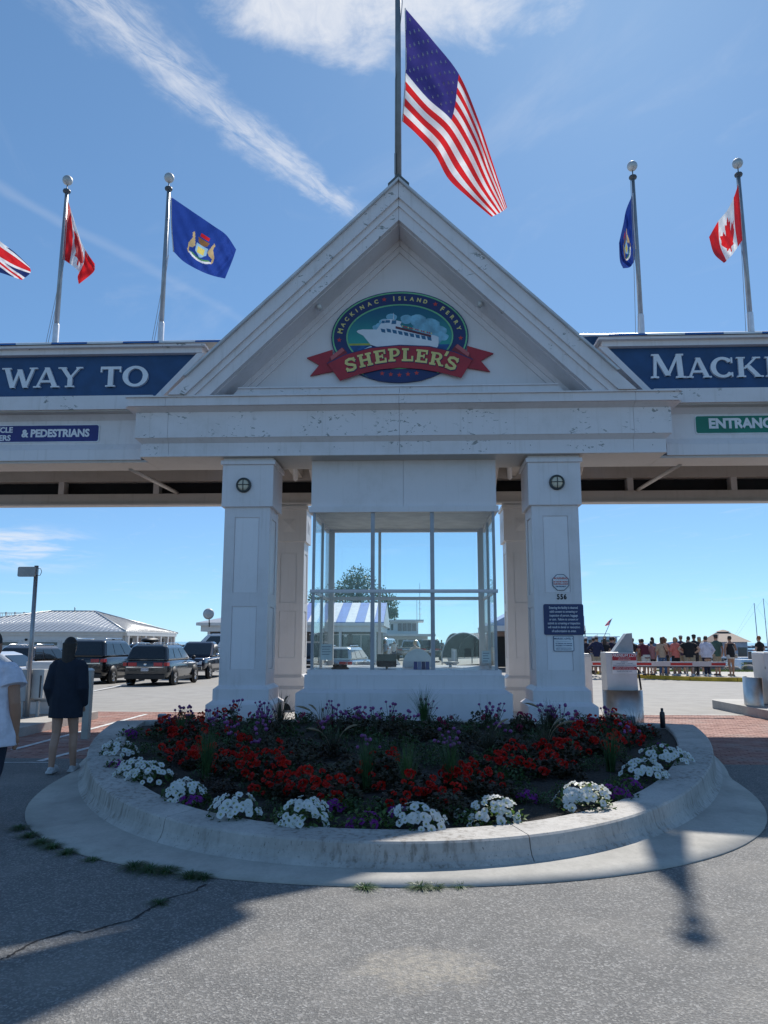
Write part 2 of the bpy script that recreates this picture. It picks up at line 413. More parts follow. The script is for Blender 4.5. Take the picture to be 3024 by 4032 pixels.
lot = MB(); ys = [BY1, 19, 20, 22, 24, 26, 28, 30, 32, 34, 36, 37.5, 40, 43, 50, 60, 75, 95, 125, 150]
def xr(y): return 75 if y < 42.9 else (15 if y < 60 else 12.5)
xs = [0, .2, .4, .5, .56, .6, .64, .7, .8, 1]
for i in range(len(ys) - 1):
    x1 = min(xr(ys[i] + .01), 75); x0 = -110
    ra = [(x0 + (x1 - x0) * f, ys[i]) for f in xs]; rb = [(x0 + (x1 - x0) * f, ys[i + 1]) for f in xs]
    vs = [(x, y, zl(x, y)) for x, y in ra + rb]; n = len(xs)
    lot.add(vs, [(k, k + 1, n + k + 1, n + k) for k in range(n - 1)])
    lot.add([(x1, ys[i], zl(x1, ys[i])), (x1, ys[i + 1], zl(x1, ys[i + 1])), (x1, ys[i + 1], -2), (x1, ys[i], -2)], [(0, 1, 2, 3)])
lot.add([(15, 43, 0), (75, 43, 0), (75, 43.05, -2), (15, 43.05, -2)], [(0, 1, 2, 3)])
lot.add([(-110, 150, zl(-60, 60)), (12.5, 150, 0), (12.5, 150.2, -2), (-110, 150.2, -2)], [(0, 1, 2, 3)])
struct(lot.build('parking_lot', LOT, recalc=False))
# joint / kerb line between brick and lot
struct(BX('paving_border', CURB, None, -70, 70, BY1 - .08, BY1 + .10, -.05, .004))
# water
m, t, b = newmat('lake_water'); b.inputs['Base Color'].default_value = (.035, .12, .24, 1); b.inputs['Roughness'].default_value = .12
wv = t.m('ADD', t.noise(t.pos, .9, 4, .6), t.m('MULTIPLY', t.noise(t.pos, .12, 3, .5), 2)); bump(t, b, wv, .5, .12)
struct(MB().add([(-9000, 20, -1.1), (9000, 20, -1.1), (9000, 15000, -1.1), (-9000, 15000, -1.1)], [(0, 1, 2, 3)]).build('water', m, recalc=False))
# painted lane lines on the brick and asphalt
def paint(name, pts, wd, label, cat='road marking', z=.005):
    o = MB()
    for (a, bb) in zip(pts[:-1], pts[1:]):
        a, bb = Vector((*a, z)), Vector((*bb, z)); n = (bb - a).normalized().cross(Vector((0, 0, 1))) * wd / 2
        o.add([a - n, bb - n, bb + n, a + n], [(0, 1, 2, 3)])
    return struct(o.build(name, PAINTW, recalc=False))
paint('lane_line', [(-6.15, 11.8), (-6.16, 17.6)], .10, '')
paint('crosswalk_line', [(-5.20, 10.72), (-5.05, 12.7)], .10, '')
paint('stop_line', [(-8.6, 10.35), (-5.0, 10.62)], .05, '')
paint('edge_line', [(5.2, 10.45), (8.5, 10.25)], .05, '')
paint('bay_line', [(-12.6, 35.5), (-11.6, 27.2)], .11, '', z=-.13)
# crack in the asphalt
ck = [(-2.16, 4.2), (-2.14, 4.27), (-2.1, 4.46), (-1.98, 4.62), (-1.89, 4.58), (-1.81, 4.69), (-1.69, 4.81), (-1.67, 4.94), (-1.63, 5.08), (-1.6, 5.2), (-1.48, 5.36), (-1.44, 5.52)]
o = MB(); pts = []
for a, bb in zip(ck[:-1], ck[1:]):
    for k in range(5):
        f = k / 5; pts.append((lerp(a[0], bb[0], f) + random.uniform(-.012, .012), lerp(a[1], bb[1], f)))
vs = []
for i, p in enumerate(pts):
    wd = random.uniform(.004, .012); vs += [(p[0] - wd, p[1], .003), (p[0] + wd, p[1], .003)]
struct(o.add(vs, [(2 * i, 2 * i + 1, 2 * i + 3, 2 * i + 2) for i in range(len(pts) - 1)]).build('pavement_crack', BLACK, recalc=False))

# sidewalk with yellow kerb on the harbour side
sw = [(8.6, 46), (9.1, 41.6), (9.7, 38.4), (10.5, 36.0), (11.7, 34.5), (13.4, 33.8), (16, 33.5), (40, 33.3), (40, 42.3), (14.6, 42.3), (14.6, 46)]
struct(MB().prism(sw, -.02, .14, 'z').build('sidewalk', CURB))
for i in range(7):
    a, bb = Vector((*sw[i], 0)), Vector((*sw[i + 1], 0)); n = (bb - a).normalized().cross(Vector((0, 0, 1))) * .09
    if n.y > 0 and i > 3: n = -n
    o = MB().prism([(a + n)[:2], (bb + n)[:2], (bb - n)[:2], (a - n)[:2]], -.02, .17, 'z').build('yellow_kerb', YELLOW); struct(o)

# ================================================================== PLANTER
PCX, PCY = -.30, 12.4
def ring(a, bb, yb, zf, n=72, nb=16, flare=0):
    def hx(th):
        c = math.cos(th); x = a * c * (1 - .10 * abs(math.sin(2 * th)))
        return x if not flare else math.copysign(max(abs(x), flare * abs(c) * (1 - .26 * c * c)), c)
    r = [(PCX + hx(math.pi * i / n), PCY - bb * math.sin(math.pi * i / n)) for i in range(n + 1)]
    for k in range(1, nb): 
        f = k / nb; x = -a + 2 * a * f
        r.append((PCX + x, PCY + (yb - PCY) * min(1, min(f, 1 - f) * 6) ** .6))
    return [(x, y, zf(x, y)) for x, y in r]
zt = lambda x, y: .20 + (y - 5.8) * .027
planter = thing('planter', 'rounded grey concrete flower planter with a raised kerb wall before the gate', 'planter', (PCX, 9, 0))
rg = [ring(4.66, 6.92, 12.9, lambda x, y: .002, flare=5.6), ring(4.66, 6.92, 12.9, lambda x, y: .012, flare=5.6), ring(4.62, 6.76, 12.85, lambda x, y: .025, flare=5.25), ring(4.585, 6.62, 12.8, lambda x, y: .045)]
MB().rings(rg, caps=False).build('apron', CONC2, planter)
rg = [ring(4.60, 6.64, 12.8, lambda x, y: .0), ring(4.60, 6.64, 12.8, lambda x, y: .044), ring(4.555, 6.60, 12.76, lambda x, y: .075), ring(4.53, 6.575, 12.74, lambda x, y: .12), ring(4.51, 6.555, 12.72, lambda x, y: zt(x, y) - .014), ring(4.495, 6.54, 12.70, zt),
      ring(4.08, 6.215, 12.32, zt), ring(4.065, 6.20, 12.305, lambda x, y: zt(x, y) - .012), ring(4.05, 6.19, 12.28, lambda x, y: .06)]
npt = len(rg[0]); cuts = [0, 13, 30, 46, 60, 73, 81, npt]     # cast in lengths with open joints
for ca_, cb_ in zip(cuts[:-1], cuts[1:]):
    idx = [k % npt for k in range(ca_, cb_ + 1)]; seg = []
    for r_ in rg[1:] + rg[:1]:
        q = [Vector(r_[k]) for k in idx]; q[0] = q[0] + (q[1] - q[0]).normalized() * .004; q[-1] = q[-1] + (q[-2] - q[-1]).normalized() * .004; seg.append(q)
    n_ = len(rg)
    o = MB().rings([[s_[j] for s_ in seg] for j in range(len(idx))], sm=False)
    o.build('kerb_length', CONC, planter, recalc=True)
# soil mounded towards the middle
def zs(x, y):
    e = math.sqrt(((x - PCX) / 4.06) ** 2 + ((PCY - y) / 6.2) ** 2) if y < PCY else abs(x - PCX) / 4.06
    return zt(x, y) - .055 + .10 * max(0, 1 - e) ** .6
so = MB(); n = 48; rr = []
for f in (.0, .15, .3, .5, .7, .85, 1.005):
    rr.append([(PCX + 4.06 * f * math.cos(math.pi * i / n) * (1 - .10 * abs(math.sin(2 * math.pi * i / n))), PCY - .12 - 6.08 * f * math.sin(math.pi * i / n)) for i in range(n + 1)])
so.rings([[(x, y, zs(x, y) + random.uniform(-.012, .012)) for x, y in r] for r in rr], close=False, caps=False)
so.build('soil', SOIL, planter, recalc=False)
# low marker posts standing in the bed
for (x, y, hh, lab) in [(-3.72, 11.3, .26, 'short grey square marker post among the pink flowers'), (3.05, 11.6, .24, 'short grey square marker post beside the black bottle')]:
    p = thing('marker_post', lab, 'post', (x, y, zs(x, y)))
    MB().box(x - .05, x + .05, y - .05, y + .05, zs(x, y) - .05, zs(x, y) + hh - .012).build('post_body', mat('post_grey', (.16, .19, .21), .5), p, .006)
    MB().frus((x - .055, x + .055, y - .055, y + .055), zs(x, y) + hh - .012, (x - .04, x + .04, y - .04, y + .04), zs(x, y) + hh + .004).build('post_cap', mat('post_cap_grey', (.28, .31, .34), .4), p)

# ------------------------------------------------------------------ plants
LEAF = leafmat('petunia_leaf', (.035, .075, .018), (.09, .17, .035), .35)
DARKLEAF = leafmat('bronze_leaf', (.032, .018, .013), (.050, .050, .022), .25)
GREENLEAF = leafmat('salvia_leaf', (.028, .062, .022), (.065, .13, .04), .35)
BLADE = leafmat('grass_blade', (.035, .085, .030), (.075, .15, .05), .35)
BLADE2 = leafmat('dark_grass_blade', (.045, .045, .030), (.09, .085, .05), .35)
PLUME = leafmat('grass_plume', (.30, .23, .15), (.46, .38, .26), .5)
PETW = leafmat('white_petal', (.72, .74, .70), (.82, .82, .80), .35)
PETR = leafmat('red_petal', (.56, .010, .010), (.70, .03, .018), .5)
PETP = leafmat('purple_petal', (.20, .012, .24), (.34, .03, .34), .4)
PETM = leafmat('magenta_petal', (.42, .03, .12), (.55, .06, .2), .4)
PETV = leafmat('violet_head', (.20, .05, .22), (.38, .12, .34), .3)
STEM = leafmat('stem', (.03, .045, .018), (.05, .07, .03), .1)
def leaves(nn, rx, rz, size, base=0., dome=True, asp=.55):
    o = MB()
    for _ in range(nn):
        th = random.uniform(0, 2 * math.pi); f = random.random() ** .45
        r = rx * f; x, y = r * math.cos(th), r * math.sin(th)
        top = rz * math.sqrt(max(0, 1 - (r / rx) ** 2)) if dome else rz
        z = base + random.uniform(.15, 1) * top
        q = Quaternion((0, 0, 1), random.uniform(0, 6.28)) @ Quaternion((1, 0, 0), random.uniform(-.2, 1.1))
        s = size * random.uniform(.6, 1.3); w_ = s * asp
        loc = [(-w_ * .1, 0, 0), (w_ * .5, s * .45, .12 * s), (0, s, -.1 * s), (-w_ * .6, s * .45, .12 * s), (0, s * .5, -.02 * s)]
        vs = [Vector((x, y, z)) + q @ Vector(p) for p in loc]
        o.add(vs, [(0, 1, 4), (1, 2, 4), (2, 3, 4), (3, 0, 4)], 0, True)
    return o
def petunia_bloom(r):
    o = MB(); n = 10; vs = [(0, 0, -.012)]
    for k in range(n):
        th = 2 * math.pi * k / n; rr_ = r * (.30); vs.append((rr_ * math.cos(th), rr_ * math.sin(th), .0))
    for k in range(n):
        th = 2 * math.pi * k / n; rr_ = r * (1.0 if k % 2 == 0 else .90); vs.append((rr_ * math.cos(th), rr_ * math.sin(th), .006 if k % 2 else -.002))
    o.add(vs, [(1 + k, 11 + k, 11 + (k + 1) % n, 1 + (k + 1) % n) for k in range(n)], 0, True)
    o.add([vs[0]] + vs[1:11], [(0, 1 + k, 1 + (k + 1) % n) for k in range(n)], 1, True)
    return o
def ruffle_bloom(r, np_=9):
    o = MB()
    for k in range(np_):
        th = 2 * math.pi * k / np_ * 1.618 * 2; el = random.uniform(-.1, 1.3); c = Vector((math.cos(th) * math.cos(el), math.sin(th) * math.cos(el), math.sin(el)))
        a = c.orthogonal().normalized(); bb = c.cross(a)
        p = c * r * .45
        vs = [p - a * r * .15, p + a * r * .45 + c * r * .25, p + bb * r * .2 + c * r * .6, p - a * r * .5 + c * r * .25, p - bb * r * .45 + c * r * .35]
        o.add(vs, [(0, 4, 1), (0, 1, 2), (0, 2, 3), (0, 3, 4)], 0, True)
    return o
PETC = leafmat('petal_throat', (.42, .46, .20), (.5, .52, .3), .3); PETD = leafmat('purple_throat', (.06, .005, .08), (.1, .01, .1), .3)
BW = [petunia_bloom(.030).mesh('bloom', [PETW, PETC], False), petunia_bloom(.025).mesh('bloom', [PETW, PETC], False)]
BP = [petunia_bloom(.034).mesh('bloom', [PETP, PETD], False), petunia_bloom(.029).mesh('bloom', [PETP, PETD], False)]
BR = [ruffle_bloom(.05).mesh('bloom', PETR, False), ruffle_bloom(.038, 7).mesh('bloom', PETR, False)]
BM = [ruffle_bloom(.045).mesh('bloom', PETM, False), ruffle_bloom(.036, 7).mesh('bloom', PETM, False)]
hd = MB().ell((0, 0, 0), (.017, .017, .016), 8, 5).mesh('flower_head', PETV); 
FOL = [leaves(220, .19, .15, .042).mesh('foliage', LEAF, False) for _ in range(2)]
FOLR = [leaves(150, .19, .20, .06, asp=.8).mesh('foliage', DARKLEAF, False) for _ in range(2)]
FOLG = [leaves(170, .20, .20, .05).mesh('foliage', GREENLEAF, False) for _ in range(2)]
FOLB = [leaves(260, .24, .26, .06, asp=.7).mesh('foliage', DARKLEAF, False) for _ in range(3)]
def child(name, me, par, loc=(0, 0, 0), q=None, s=1):
    o = bpy.data.objects.new(name, me); COL.objects.link(o); o.parent = par; o.location = loc
    if q: o.rotation_mode = 'QUATERNION'; o.rotation_quaternion = q
    o.scale = (s, s, s); return o
def dome_plant(name, label, group, x, y, blooms, nb, fol, rx, rz, tilt=.8, sc=1.):
    z = zs(x, y) - .01
    p = thing(name, label, 'flower', (x, y, z), group, random.uniform(0, 6.28)); p.scale = (sc, sc, sc)
    child('foliage', random.choice(fol), p)
    ex, ey = random.uniform(.85, 1.3), random.uniform(.8, 1.1); nb = int(nb * random.uniform(.7, 1.35))
    ca = -p.rotation_euler.z - 1.57                          # blooms look a little towards the open front of the bed
    for k in range(nb):
        th = random.uniform(0, 6.28); f = random.random() ** .6
        if random.random() < .45: th = ca + random.uniform(-1.1, 1.1); f = random.uniform(.55, 1.05)
        r = rx * f; zz = rz * math.sqrt(max(.05, 1 - min(1, f) ** 2)) + random.uniform(.005, .03)
        nrm = Vector((math.cos(th) * f * 1.1 + .25 * math.cos(ca), math.sin(th) * f * 1.1 + .25 * math.sin(ca), tilt)).normalized()
        child('bloom', random.choice(blooms), p, (r * math.cos(th) * ex, r * math.sin(th) * ey, zz), nrm.to_track_quat('Z', 'Y'), random.uniform(.8, 1.2))
    return p
WP = [(-3.62, 9.45), (-2.95, 8.2), (-2.70, 7.95), (-2.12, 7.18), (-1.52, 6.58), (-.92, 6.42), (-.04, 6.36), (.61, 6.60), (1.42, 7.05), (2.30, 8.35), (2.76, 9.2)]
for i, (x, y) in enumerate(WP):
    dome_plant('petunia_plant', 'bushy white petunia in full bloom along the planter kerb', 'white petunias along the kerb', x, y, BW, 42, FOL, .19, .15, sc=random.uniform(1.12, 1.4))
for x, y in [(-1.10, 6.62), (.30, 6.72), (.42, 6.50)]:
    dome_plant('petunia_plant', 'small straggly white petunia with only a few open blooms', 'sparse white petunias', x, y, BW, 6, FOL, .12, .09, sc=.75)
for i, (x, y) in enumerate([(-.42, 6.38), (-.72, 6.86), (.95, 7.3), (1.78, 7.45), (2.03, 7.88), (-2.0, 7.02), (-3.3, 8.62), (-.20, 6.72), (-4.0, 10.9), (2.95, 10.0)]):
    dome_plant('petunia_plant', 'low purple petunia in bloom between the white ones', 'purple petunias', x, y, BP, 13, FOL, .13, .10, sc=random.uniform(.8, 1.1))
rp = []
def inbed(x, y, f=.93): return ((x - PCX) / (3.72 * f)) ** 2 + ((PCY - y) / (6.1 * f)) ** 2 < 1
random.seed(5)
for i in range(64):
    a = math.pi * (i + .5) / 64; k = random.uniform(.66, .91)
    x, y = PCX + 4.0 * k * math.cos(a) * (1 - .1 * abs(math.sin(2 * a))), PCY - 6.1 * k * math.sin(a)
    if min((x - q[0]) ** 2 + (y - q[1]) ** 2 for q in WP) < .10: continue
    dome_plant('begonia_plant', 'scarlet begonia with dark leaves in the ring behind the petunias', 'scarlet begonias', x, y, BR, random.randint(5, 12), FOLR, .21, .24, sc=random.uniform(.75, 1.05))
for i in range(15):
    x = -3.9 + i * .53 + random.uniform(-.15, .15); y = random.uniform(11.2, 12.0)
    if not inbed(x, y, .97): continue
    dome_plant('geranium_plant', 'magenta geranium near the back wall of the bed', 'magenta geraniums', x, y, BM, random.randint(3, 7), FOLG, .18, .22, sc=random.uniform(.8, 1.1))
FILL = []
for gi in range(-10, 11):
    for gj in range(14):
        x, y = PCX + gi * .43 + random.uniform(-.14, .14) + (.2 if gj % 2 else 0), 12.05 - gj * .43 + random.uniform(-.14, .14)
        if inbed(x, y, .96): FILL.append((x, y))
for i, (x, y) in enumerate(FILL):
    p = thing('bronze_foliage_plant', ('dark bronze leafy plant filling the middle of the bed' if i % 7 < 3 else 'low dark green leafy plant filling the middle of the bed'), 'plant', (x, y, zs(x, y) - .01), 'bronze leafy plants' if i % 7 < 3 else 'green leafy plants', random.uniform(0, 6.28))
    s = random.uniform(.65, 1.05) * (.75 if not inbed(x, y, .82) else (.9 if y > 10.8 else 1)); p.scale = (s, s, s); child('foliage', (FOLB + FOLG + FOLG)[i % 7], p)
# globe flowers on thin stems
for i in range(32):
    for _ in range(30):
        x, y = random.uniform(-3.9, 3.4), random.uniform(8.0, 12.1)
        if i % 2: y = random.uniform(10.6, 12.15)
        if inbed(x, y, .88): break
    p = thing('globe_flower_plant', 'airy plant with small violet globe flowers on thin stems', 'flower', (x, y, zs(x, y) - .01), 'violet globe flowers')
    st = MB(); hh = []
    for k in range(9):
        th = random.uniform(0, 6.28); r = random.uniform(.02, .16); hgt = random.uniform(.24, .40)
        tip = (r * math.cos(th), r * math.sin(th), hgt)
        st.tube([(0, 0, 0), (tip[0] * .35, tip[1] * .35, hgt * .55), tip], [.004, .003, .0025], 4, caps=False); hh.append(tip)
        for q in range(4):
            zz = random.uniform(.1, .75) * hgt; f = zz / hgt; s = .05
            dd = Vector((math.cos(th + q * 2), math.sin(th + q * 2), .35)); pp = Vector((tip[0] * f, tip[1] * f, zz)); sd = Vector((-dd.y, dd.x, 0)) * .012
            st.add([pp, pp + dd * s * .5 + sd, pp + dd * s, pp + dd * s * .5 - sd], [(0, 1, 2, 3)])
    st.build('stems', STEM, p, recalc=False).location = (0, 0, 0)
    for tip in hh: child('flower_head', hd, p, tip, None, random.uniform(.8, 1.5))
# fountain grasses
def grass(x, y, h_, nb, spread, label, group, plumes=0, mt=None, name='fountain_grass'):
    p = thing(name, label, 'grass', (x, y, zs(x, y) - .02 if y > 6.1 and inbed(x, y, 1.02) else 0), group)
    o = MB()
    for k in range(nb):
        th = random.uniform(0, 6.28); L = h_ * random.uniform(.6, 1.15); sp = spread * random.uniform(.1, 1.0)
        r0 = random.uniform(0, .05); wd = random.uniform(.003, .006) * (1 if h_ > .2 else .7)
        dr = Vector((math.cos(th), math.sin(th), 0)); sd = Vector((-dr.y, dr.x, 0)) * wd; vs = []
        for q in range(5):
            f = q / 4; pp = dr * (r0 + sp * f ** 1.8) + Vector((0, 0, L * (f - .38 * f ** 3 * sp / max(h_, .01))))
            ww = sd * (1 - f * .85); vs += [pp - ww, pp + ww]
        o.add(vs, [(2 * q, 2 * q + 1, 2 * q + 3, 2 * q + 2) for q in range(4)], 0, True)
    ob = o.build('blades', mt or BLADE, p, kind='stuff', recalc=False); ob.location = (0, 0, 0)
    for k in range(plumes):
        th = random.uniform(0, 6.28); dr = Vector((math.cos(th), math.sin(th), 0)); pl = MB(); L = h_ * 1.05
        path = [dr * (.02 + .34 * f ** 2.2) + Vector((0, 0, L * (1.25 * f - .42 * f ** 3))) for f in (0, .25, .5, .65, .75, .85, .93, 1)]
        pl.tube(path, [.003, .003, .003, .004, .013, .015, .012, .003], 6); pp = pl.build('plume', PLUME, p); pp.location = (0, 0, 0)
    return p
for (x, y, h_, nb, sp, pl) in [(-2.18, 8.1, .55, 130, .22, 0), (-2.0, 11.3, .55, 120, .30, 1), (-.5, 7.55, .50, 110, .16, 0), (-.11, 7.45, .50, 110, .16, 0), (.30, 7.7, .52, 120, .18, 0), (.06, 11.7, .60, 150, .32, 0), (1.84, 11.3, .5, 110, .3, 1), (2.05, 8.7, .48, 110, .18, 0), (-1.3, 10.6, .5, 70, .3, 3), (.8, 9.3, .5, 80, .25, 1), (-1.0, 9.2, .42, 70, .3, 2), (1.5, 9.6, .48, 80, .3, 3), (-3.3, 10.9, .42, 70, .25, 0), (3.0, 11.2, .4, 60, .22, 1)]:
    if pl: grass(x, y, h_, nb, sp, 'arching fountain grass with tan bottlebrush plumes in the flower bed', 'fountain grasses with plumes', pl, BLADE2)
    else: grass(x, y, h_, nb, sp, 'upright green grass clump without plumes in the flower bed', 'green grass clumps')
# weeds in the joint between apron and asphalt
for (x, y, k) in [(-3.50, 6.94, 1), (-3.28, 6.68, 1), (-3.08, 6.47, 1.1), (-2.92, 6.34, 1), (-2.73, 6.19, .9), (-2.46, 6.02, .6), (-2.07, 5.83, 1.2), (-1.93, 5.77, 1.2), (-1.80, 5.74, 1.1), (-1.6, 5.64, 1), (-1.5, 5.62, .8), (-.37, 5.46, .8), (.0, 5.49, .9), (.10, 5.50, .7), (.26, 5.53, .6), (1.8, 6.33, .6), (2.15, 6.58, .6), (2.75, 7.1, .6), (-1.64, 5.1, .6)]:
    grass(x, y, .05 * k, int(190 * k), .14 * k, 'low tuft of weeds in the joint beside the planter apron', 'weeds along the apron', name='weed_tuft')
# black bottle standing on the kerb
bo = thing('bottle', 'black sports bottle standing on the planter kerb', 'bottle', (3.62, 12.0, zt(3.62, 12.0)))
zb = zt(3.62, 12.0)
BLK = mat('bottle_black', (.012, .012, .015), .35)
MB().lathe([(0, 0), (.034, 0), (.038, .006), (.038, .20), (.034, .225), (.018, .242), (.016, .25)], (3.62, 12.0, zb), 16).build('bottle_body', BLK, bo)
MB().lathe([(.0, .249), (.020, .249), (.020, .282), (.012, .288), (0, .288)], (3.62, 12.0, zb), 14).build('bottle_cap', mat('cap_black', (.02, .02, .022), .5), bo)
MB().lathe([(.0165, .2435), (.0185, .2435), (.0185, .2485), (.0165, .2485)], (3.62, 12.0, zb), 14).build('neck_ring', mat('ring_pale', (.5, .52, .55), .4), bo)
# ================================================================== GATEWAY
XC = -.34
gate = thing('entrance_gateway', 'white timber entrance gateway with a steep gable and striped roof wings', 'gateway', (XC, 16, 0))
isl = struct(MB().prism([(-4.3, 13.05), (3.75, 13.05), (3.75, 19.9), (-4.3, 19.9)], -.012, .05, 'z').build('gate_island', CURB))
def column(cx, cy, hw, ztop, zcap, mt, front=True, dy=0):
    col = MB().box(cx - hw + .02, cx + hw - .02, cy - hw + .02, cy + hw - .02, .8, ztop).build('column', mt, gate)
    # stiles and rails
    fr = MB(); pw = hw * .54; z0, z1, z2, z3 = (1.13, 2.25, 2.49, 3.88) if front else (1.25, 2.35, 2.55, 3.75)
    bands = [(.84, z0), (z1, z2), (z3, zcap + .01)]
    for sx, sy in ((0, -1), (0, 1), (-1, 0), (1, 0)):
        def pl(a0, a1, za, zb, th0, th1, o):
            if sx == 0: y0, y1 = sorted((cy + sy * (hw - th0), cy + sy * (hw - th1))); o.box(cx + a0, cx + a1, y0, y1, za, zb)
            else: x0, x1 = sorted((cx + sx * (hw - th0), cx + sx * (hw - th1))); o.box(x0, x1, cy + a0, cy + a1, za, zb)
        e = hw - (0 if sx == 0 else .0215)
        pl(-e, -pw, .84, zcap + .01, .021, 0, fr); pl(pw, e, .84, zcap + .01, .021, 0, fr)
        for za, zb in bands: pl(-pw, pw, za, zb, .021, .0005, fr)
        for za, zb in ((z0, z1), (z2, z3)):
            p = MB(); pl(-pw + .012, pw - .012, za + .012, zb - .012, .021, .012, p); p.build('panel', PANEL_SHEEN if front else mt, col)
    fr.build('frame', mt, col)
    h2, h1 = hw + .08, hw + .175
    MB().box(cx - h2, cx + h2, cy - h2, cy + h2, .5, .79).frus((cx - h2, cx + h2, cy - h2, cy + h2), .79, (cx - hw, cx + hw, cy - hw, cy + hw), .86).build('upper_plinth', mt, col)
    MB().box(cx - h1, cx + h1, cy - h1, cy + h1, .05, .53).frus((cx - h1, cx + h1, cy - h1, cy + h1), .53, (cx - h2, cx + h2, cy - h2, cy + h2), .60).build('lower_plinth', mt, col, .008)
    hc = hw + .055
    MB().box(cx - hc, cx + hc, cy - hc, cy + hc, zcap, zcap + .79).build('cap_block', mt, col, .006)
    MB().box(cx - hc - .035, cx + hc + .035, cy - hc - .035, cy + hc + .035, zcap + .79, zcap + .87).build('cap_collar', mt, col, .005)
    MB().box(cx - hc + .01, cx + hc - .01, cy - hc + .01, cy + hc - .01, zcap + .87, ztop).build('cap_neck', mt, col)
    if not front:
        a = .16; zc_ = zcap + .40
        for sx, sy in ((0, -1), (-1, 0), (1, 0)):
            p = MB()
            if sx == 0: vs = [(cx - a, cy - hc - .002, zc_ - a), (cx + a, cy - hc - .002, zc_ - a), (cx + a, cy - hc - .002, zc_ + a), (cx - a, cy - hc - .002, zc_ + a), (cx, cy - hc - .03, zc_)]
            else: vs = [(cx + sx * (hc + .002), cy - a, zc_ - a), (cx + sx * (hc + .002), cy + a, zc_ - a), (cx + sx * (hc + .002), cy + a, zc_ + a), (cx + sx * (hc + .002), cy - a, zc_ + a), (cx + sx * (hc + .03), cy, zc_)]
            p.add(vs, [(0, 1, 4), (1, 2, 4), (2, 3, 4), (3, 0, 4), (3, 2, 1, 0)]).build('diamond_block', mt, col)
        MB().prism([(cx + .02 + .14 * math.cos(math.pi * k / 12), .055 + .16 * math.sin(math.pi * k / 12)) for k in range(13)], cy - h1 - .004, cy - h1 + .02).build('drain_opening', BLACK, col)
    return col
for s in (-1, 1):
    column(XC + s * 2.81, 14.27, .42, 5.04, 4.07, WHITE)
    column(XC + s * 2.81, 18.83, .37, 4.95, 4.02, CREAM, False)
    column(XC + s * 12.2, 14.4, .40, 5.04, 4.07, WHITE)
    column(XC + s * 12.2, 18.83, .37, 4.95, 4.02, CREAM, False)
# ---- centre entablature, boards butted at joints
JX = [-5.33 + .36, -4.12, -.02, 4.10, 4.97]                 # relative to XC
def boards(name, m, half, y0, y1, z0, z1, slope=None, joints=(-4.28, 0, 4.22)):
    xs_ = [-half] + list(joints) + [half]
    for a, bb in zip(xs_[:-1], xs_[1:]):
        g = .0025
        xa, xb = XC + a + (g if a > -half else 0), XC + bb - (g if bb < half else 0)
        o = MB()
        if slope is None: o.box(xa, xb, y0, y1, z0, z1)
        else:                                               # cove: leans out towards the top / bottom
            d0, d1 = slope
            o.frus((xa - (d0 if a == -half else 0), xb + (d0 if bb == half else 0), y0 - d0, y1), z0, (xa - (d1 if a == -half else 0), xb + (d1 if bb == half else 0), y0 - d1, y1), z1)
        o.build(name, m, gate)
boards('cornice_fascia', PEEL2, 4.99, 13.35, 14.6, 5.875, 6.03)
boards('cornice_cap', PEEL2, 5.02, 13.31, 14.6, 6.031, 6.055)
boards('crown_moulding', WHITE, 4.895, 13.55, 14.6, 5.81, 5.874, (.0, .15))
boards('frieze_board', PEEL, 4.89, 13.552, 14.6, 5.325, 5.809)
boards('bed_moulding', WHITE, 4.80, 13.65, 14.6, 5.245, 5.324, (.0, .085))
boards('lower_fascia', PEEL2, 4.80, 13.652, 14.55, 5.03, 5.244)
BX('soffit_board', TAN_BOUNCE, gate, XC - 4.79, XC + 4.79, 13.66, 14.75, 4.985, 5.029)
BX('nosing', WHITE, gate, XC - 4.80, XC + 4.80, 13.64, 13.70, 4.99, 5.028)
# nail heads and small scars on the boards
nm = mat('nail_dark', (.10, .11, .12), .6)
nl = MB(); random.seed(3)
for k in range(16): x = XC + random.uniform(-4.6, 4.6); z = random.uniform(5.07, 5.2); nl.box(x - .007, x + .007, 13.648, 13.653, z - .007, z + .007)
nl.build('nail_heads', nm, gate, kind='stuff')
# ---- gable
SL = .978
def chev(name, m, zt_, zb_, y0, y1, base, sides=(-1, 1), par=gate):
    for s in sides:
        g = .003
        p = [(XC + s * g, zt_), (XC + s * g, zb_), (XC + s * (zb_ - base) / SL, base), (XC + s * (zt_ - base) / SL, base)]
        MB().prism(p, y0, y1).build(name, m, par)
chev('bargeboard', PEEL2, 10.19, 9.88, 13.27, 13.5, 6.06)
chev('barge_moulding', WHITE, 9.879, 9.73, 13.33, 13.5, 6.06)
chev('bargeboard', PEEL2, 9.729, 9.47, 13.37, 13.5, 6.06)
chev('rake_soffit', WHITE, 9.60, 9.45, 13.501, 14.2, 6.06)
chev('rake_frieze', WHITE, 9.449, 9.33, 14.06, 14.2, 6.06)
chev('rake_trim', WHITE, 9.329, 9.20, 14.10, 14.2, 6.06)
MB().prism([(XC, 9.6), (XC - 3.5, 6.06), (XC + 3.5, 6.06)], 14.15, 14.3).build('tympanum', paintmat('tympanum_paint', (.72, .685, .69), 0, .12), gate)
chev('gable_roof', mat('gable_roofing', (.55, .56, .58), .4), 10.25, 10.195, 13.2, 18.95, 6.4)
chev('rear_bargeboard', CREAM, 10.19, 9.6, 18.6, 18.9, 6.1)
MB().prism([(XC, 9.59), (XC - 3.6, 6.1), (XC + 3.6, 6.1)], 18.62, 18.7).build('rear_tympanum', CREAM, gate)
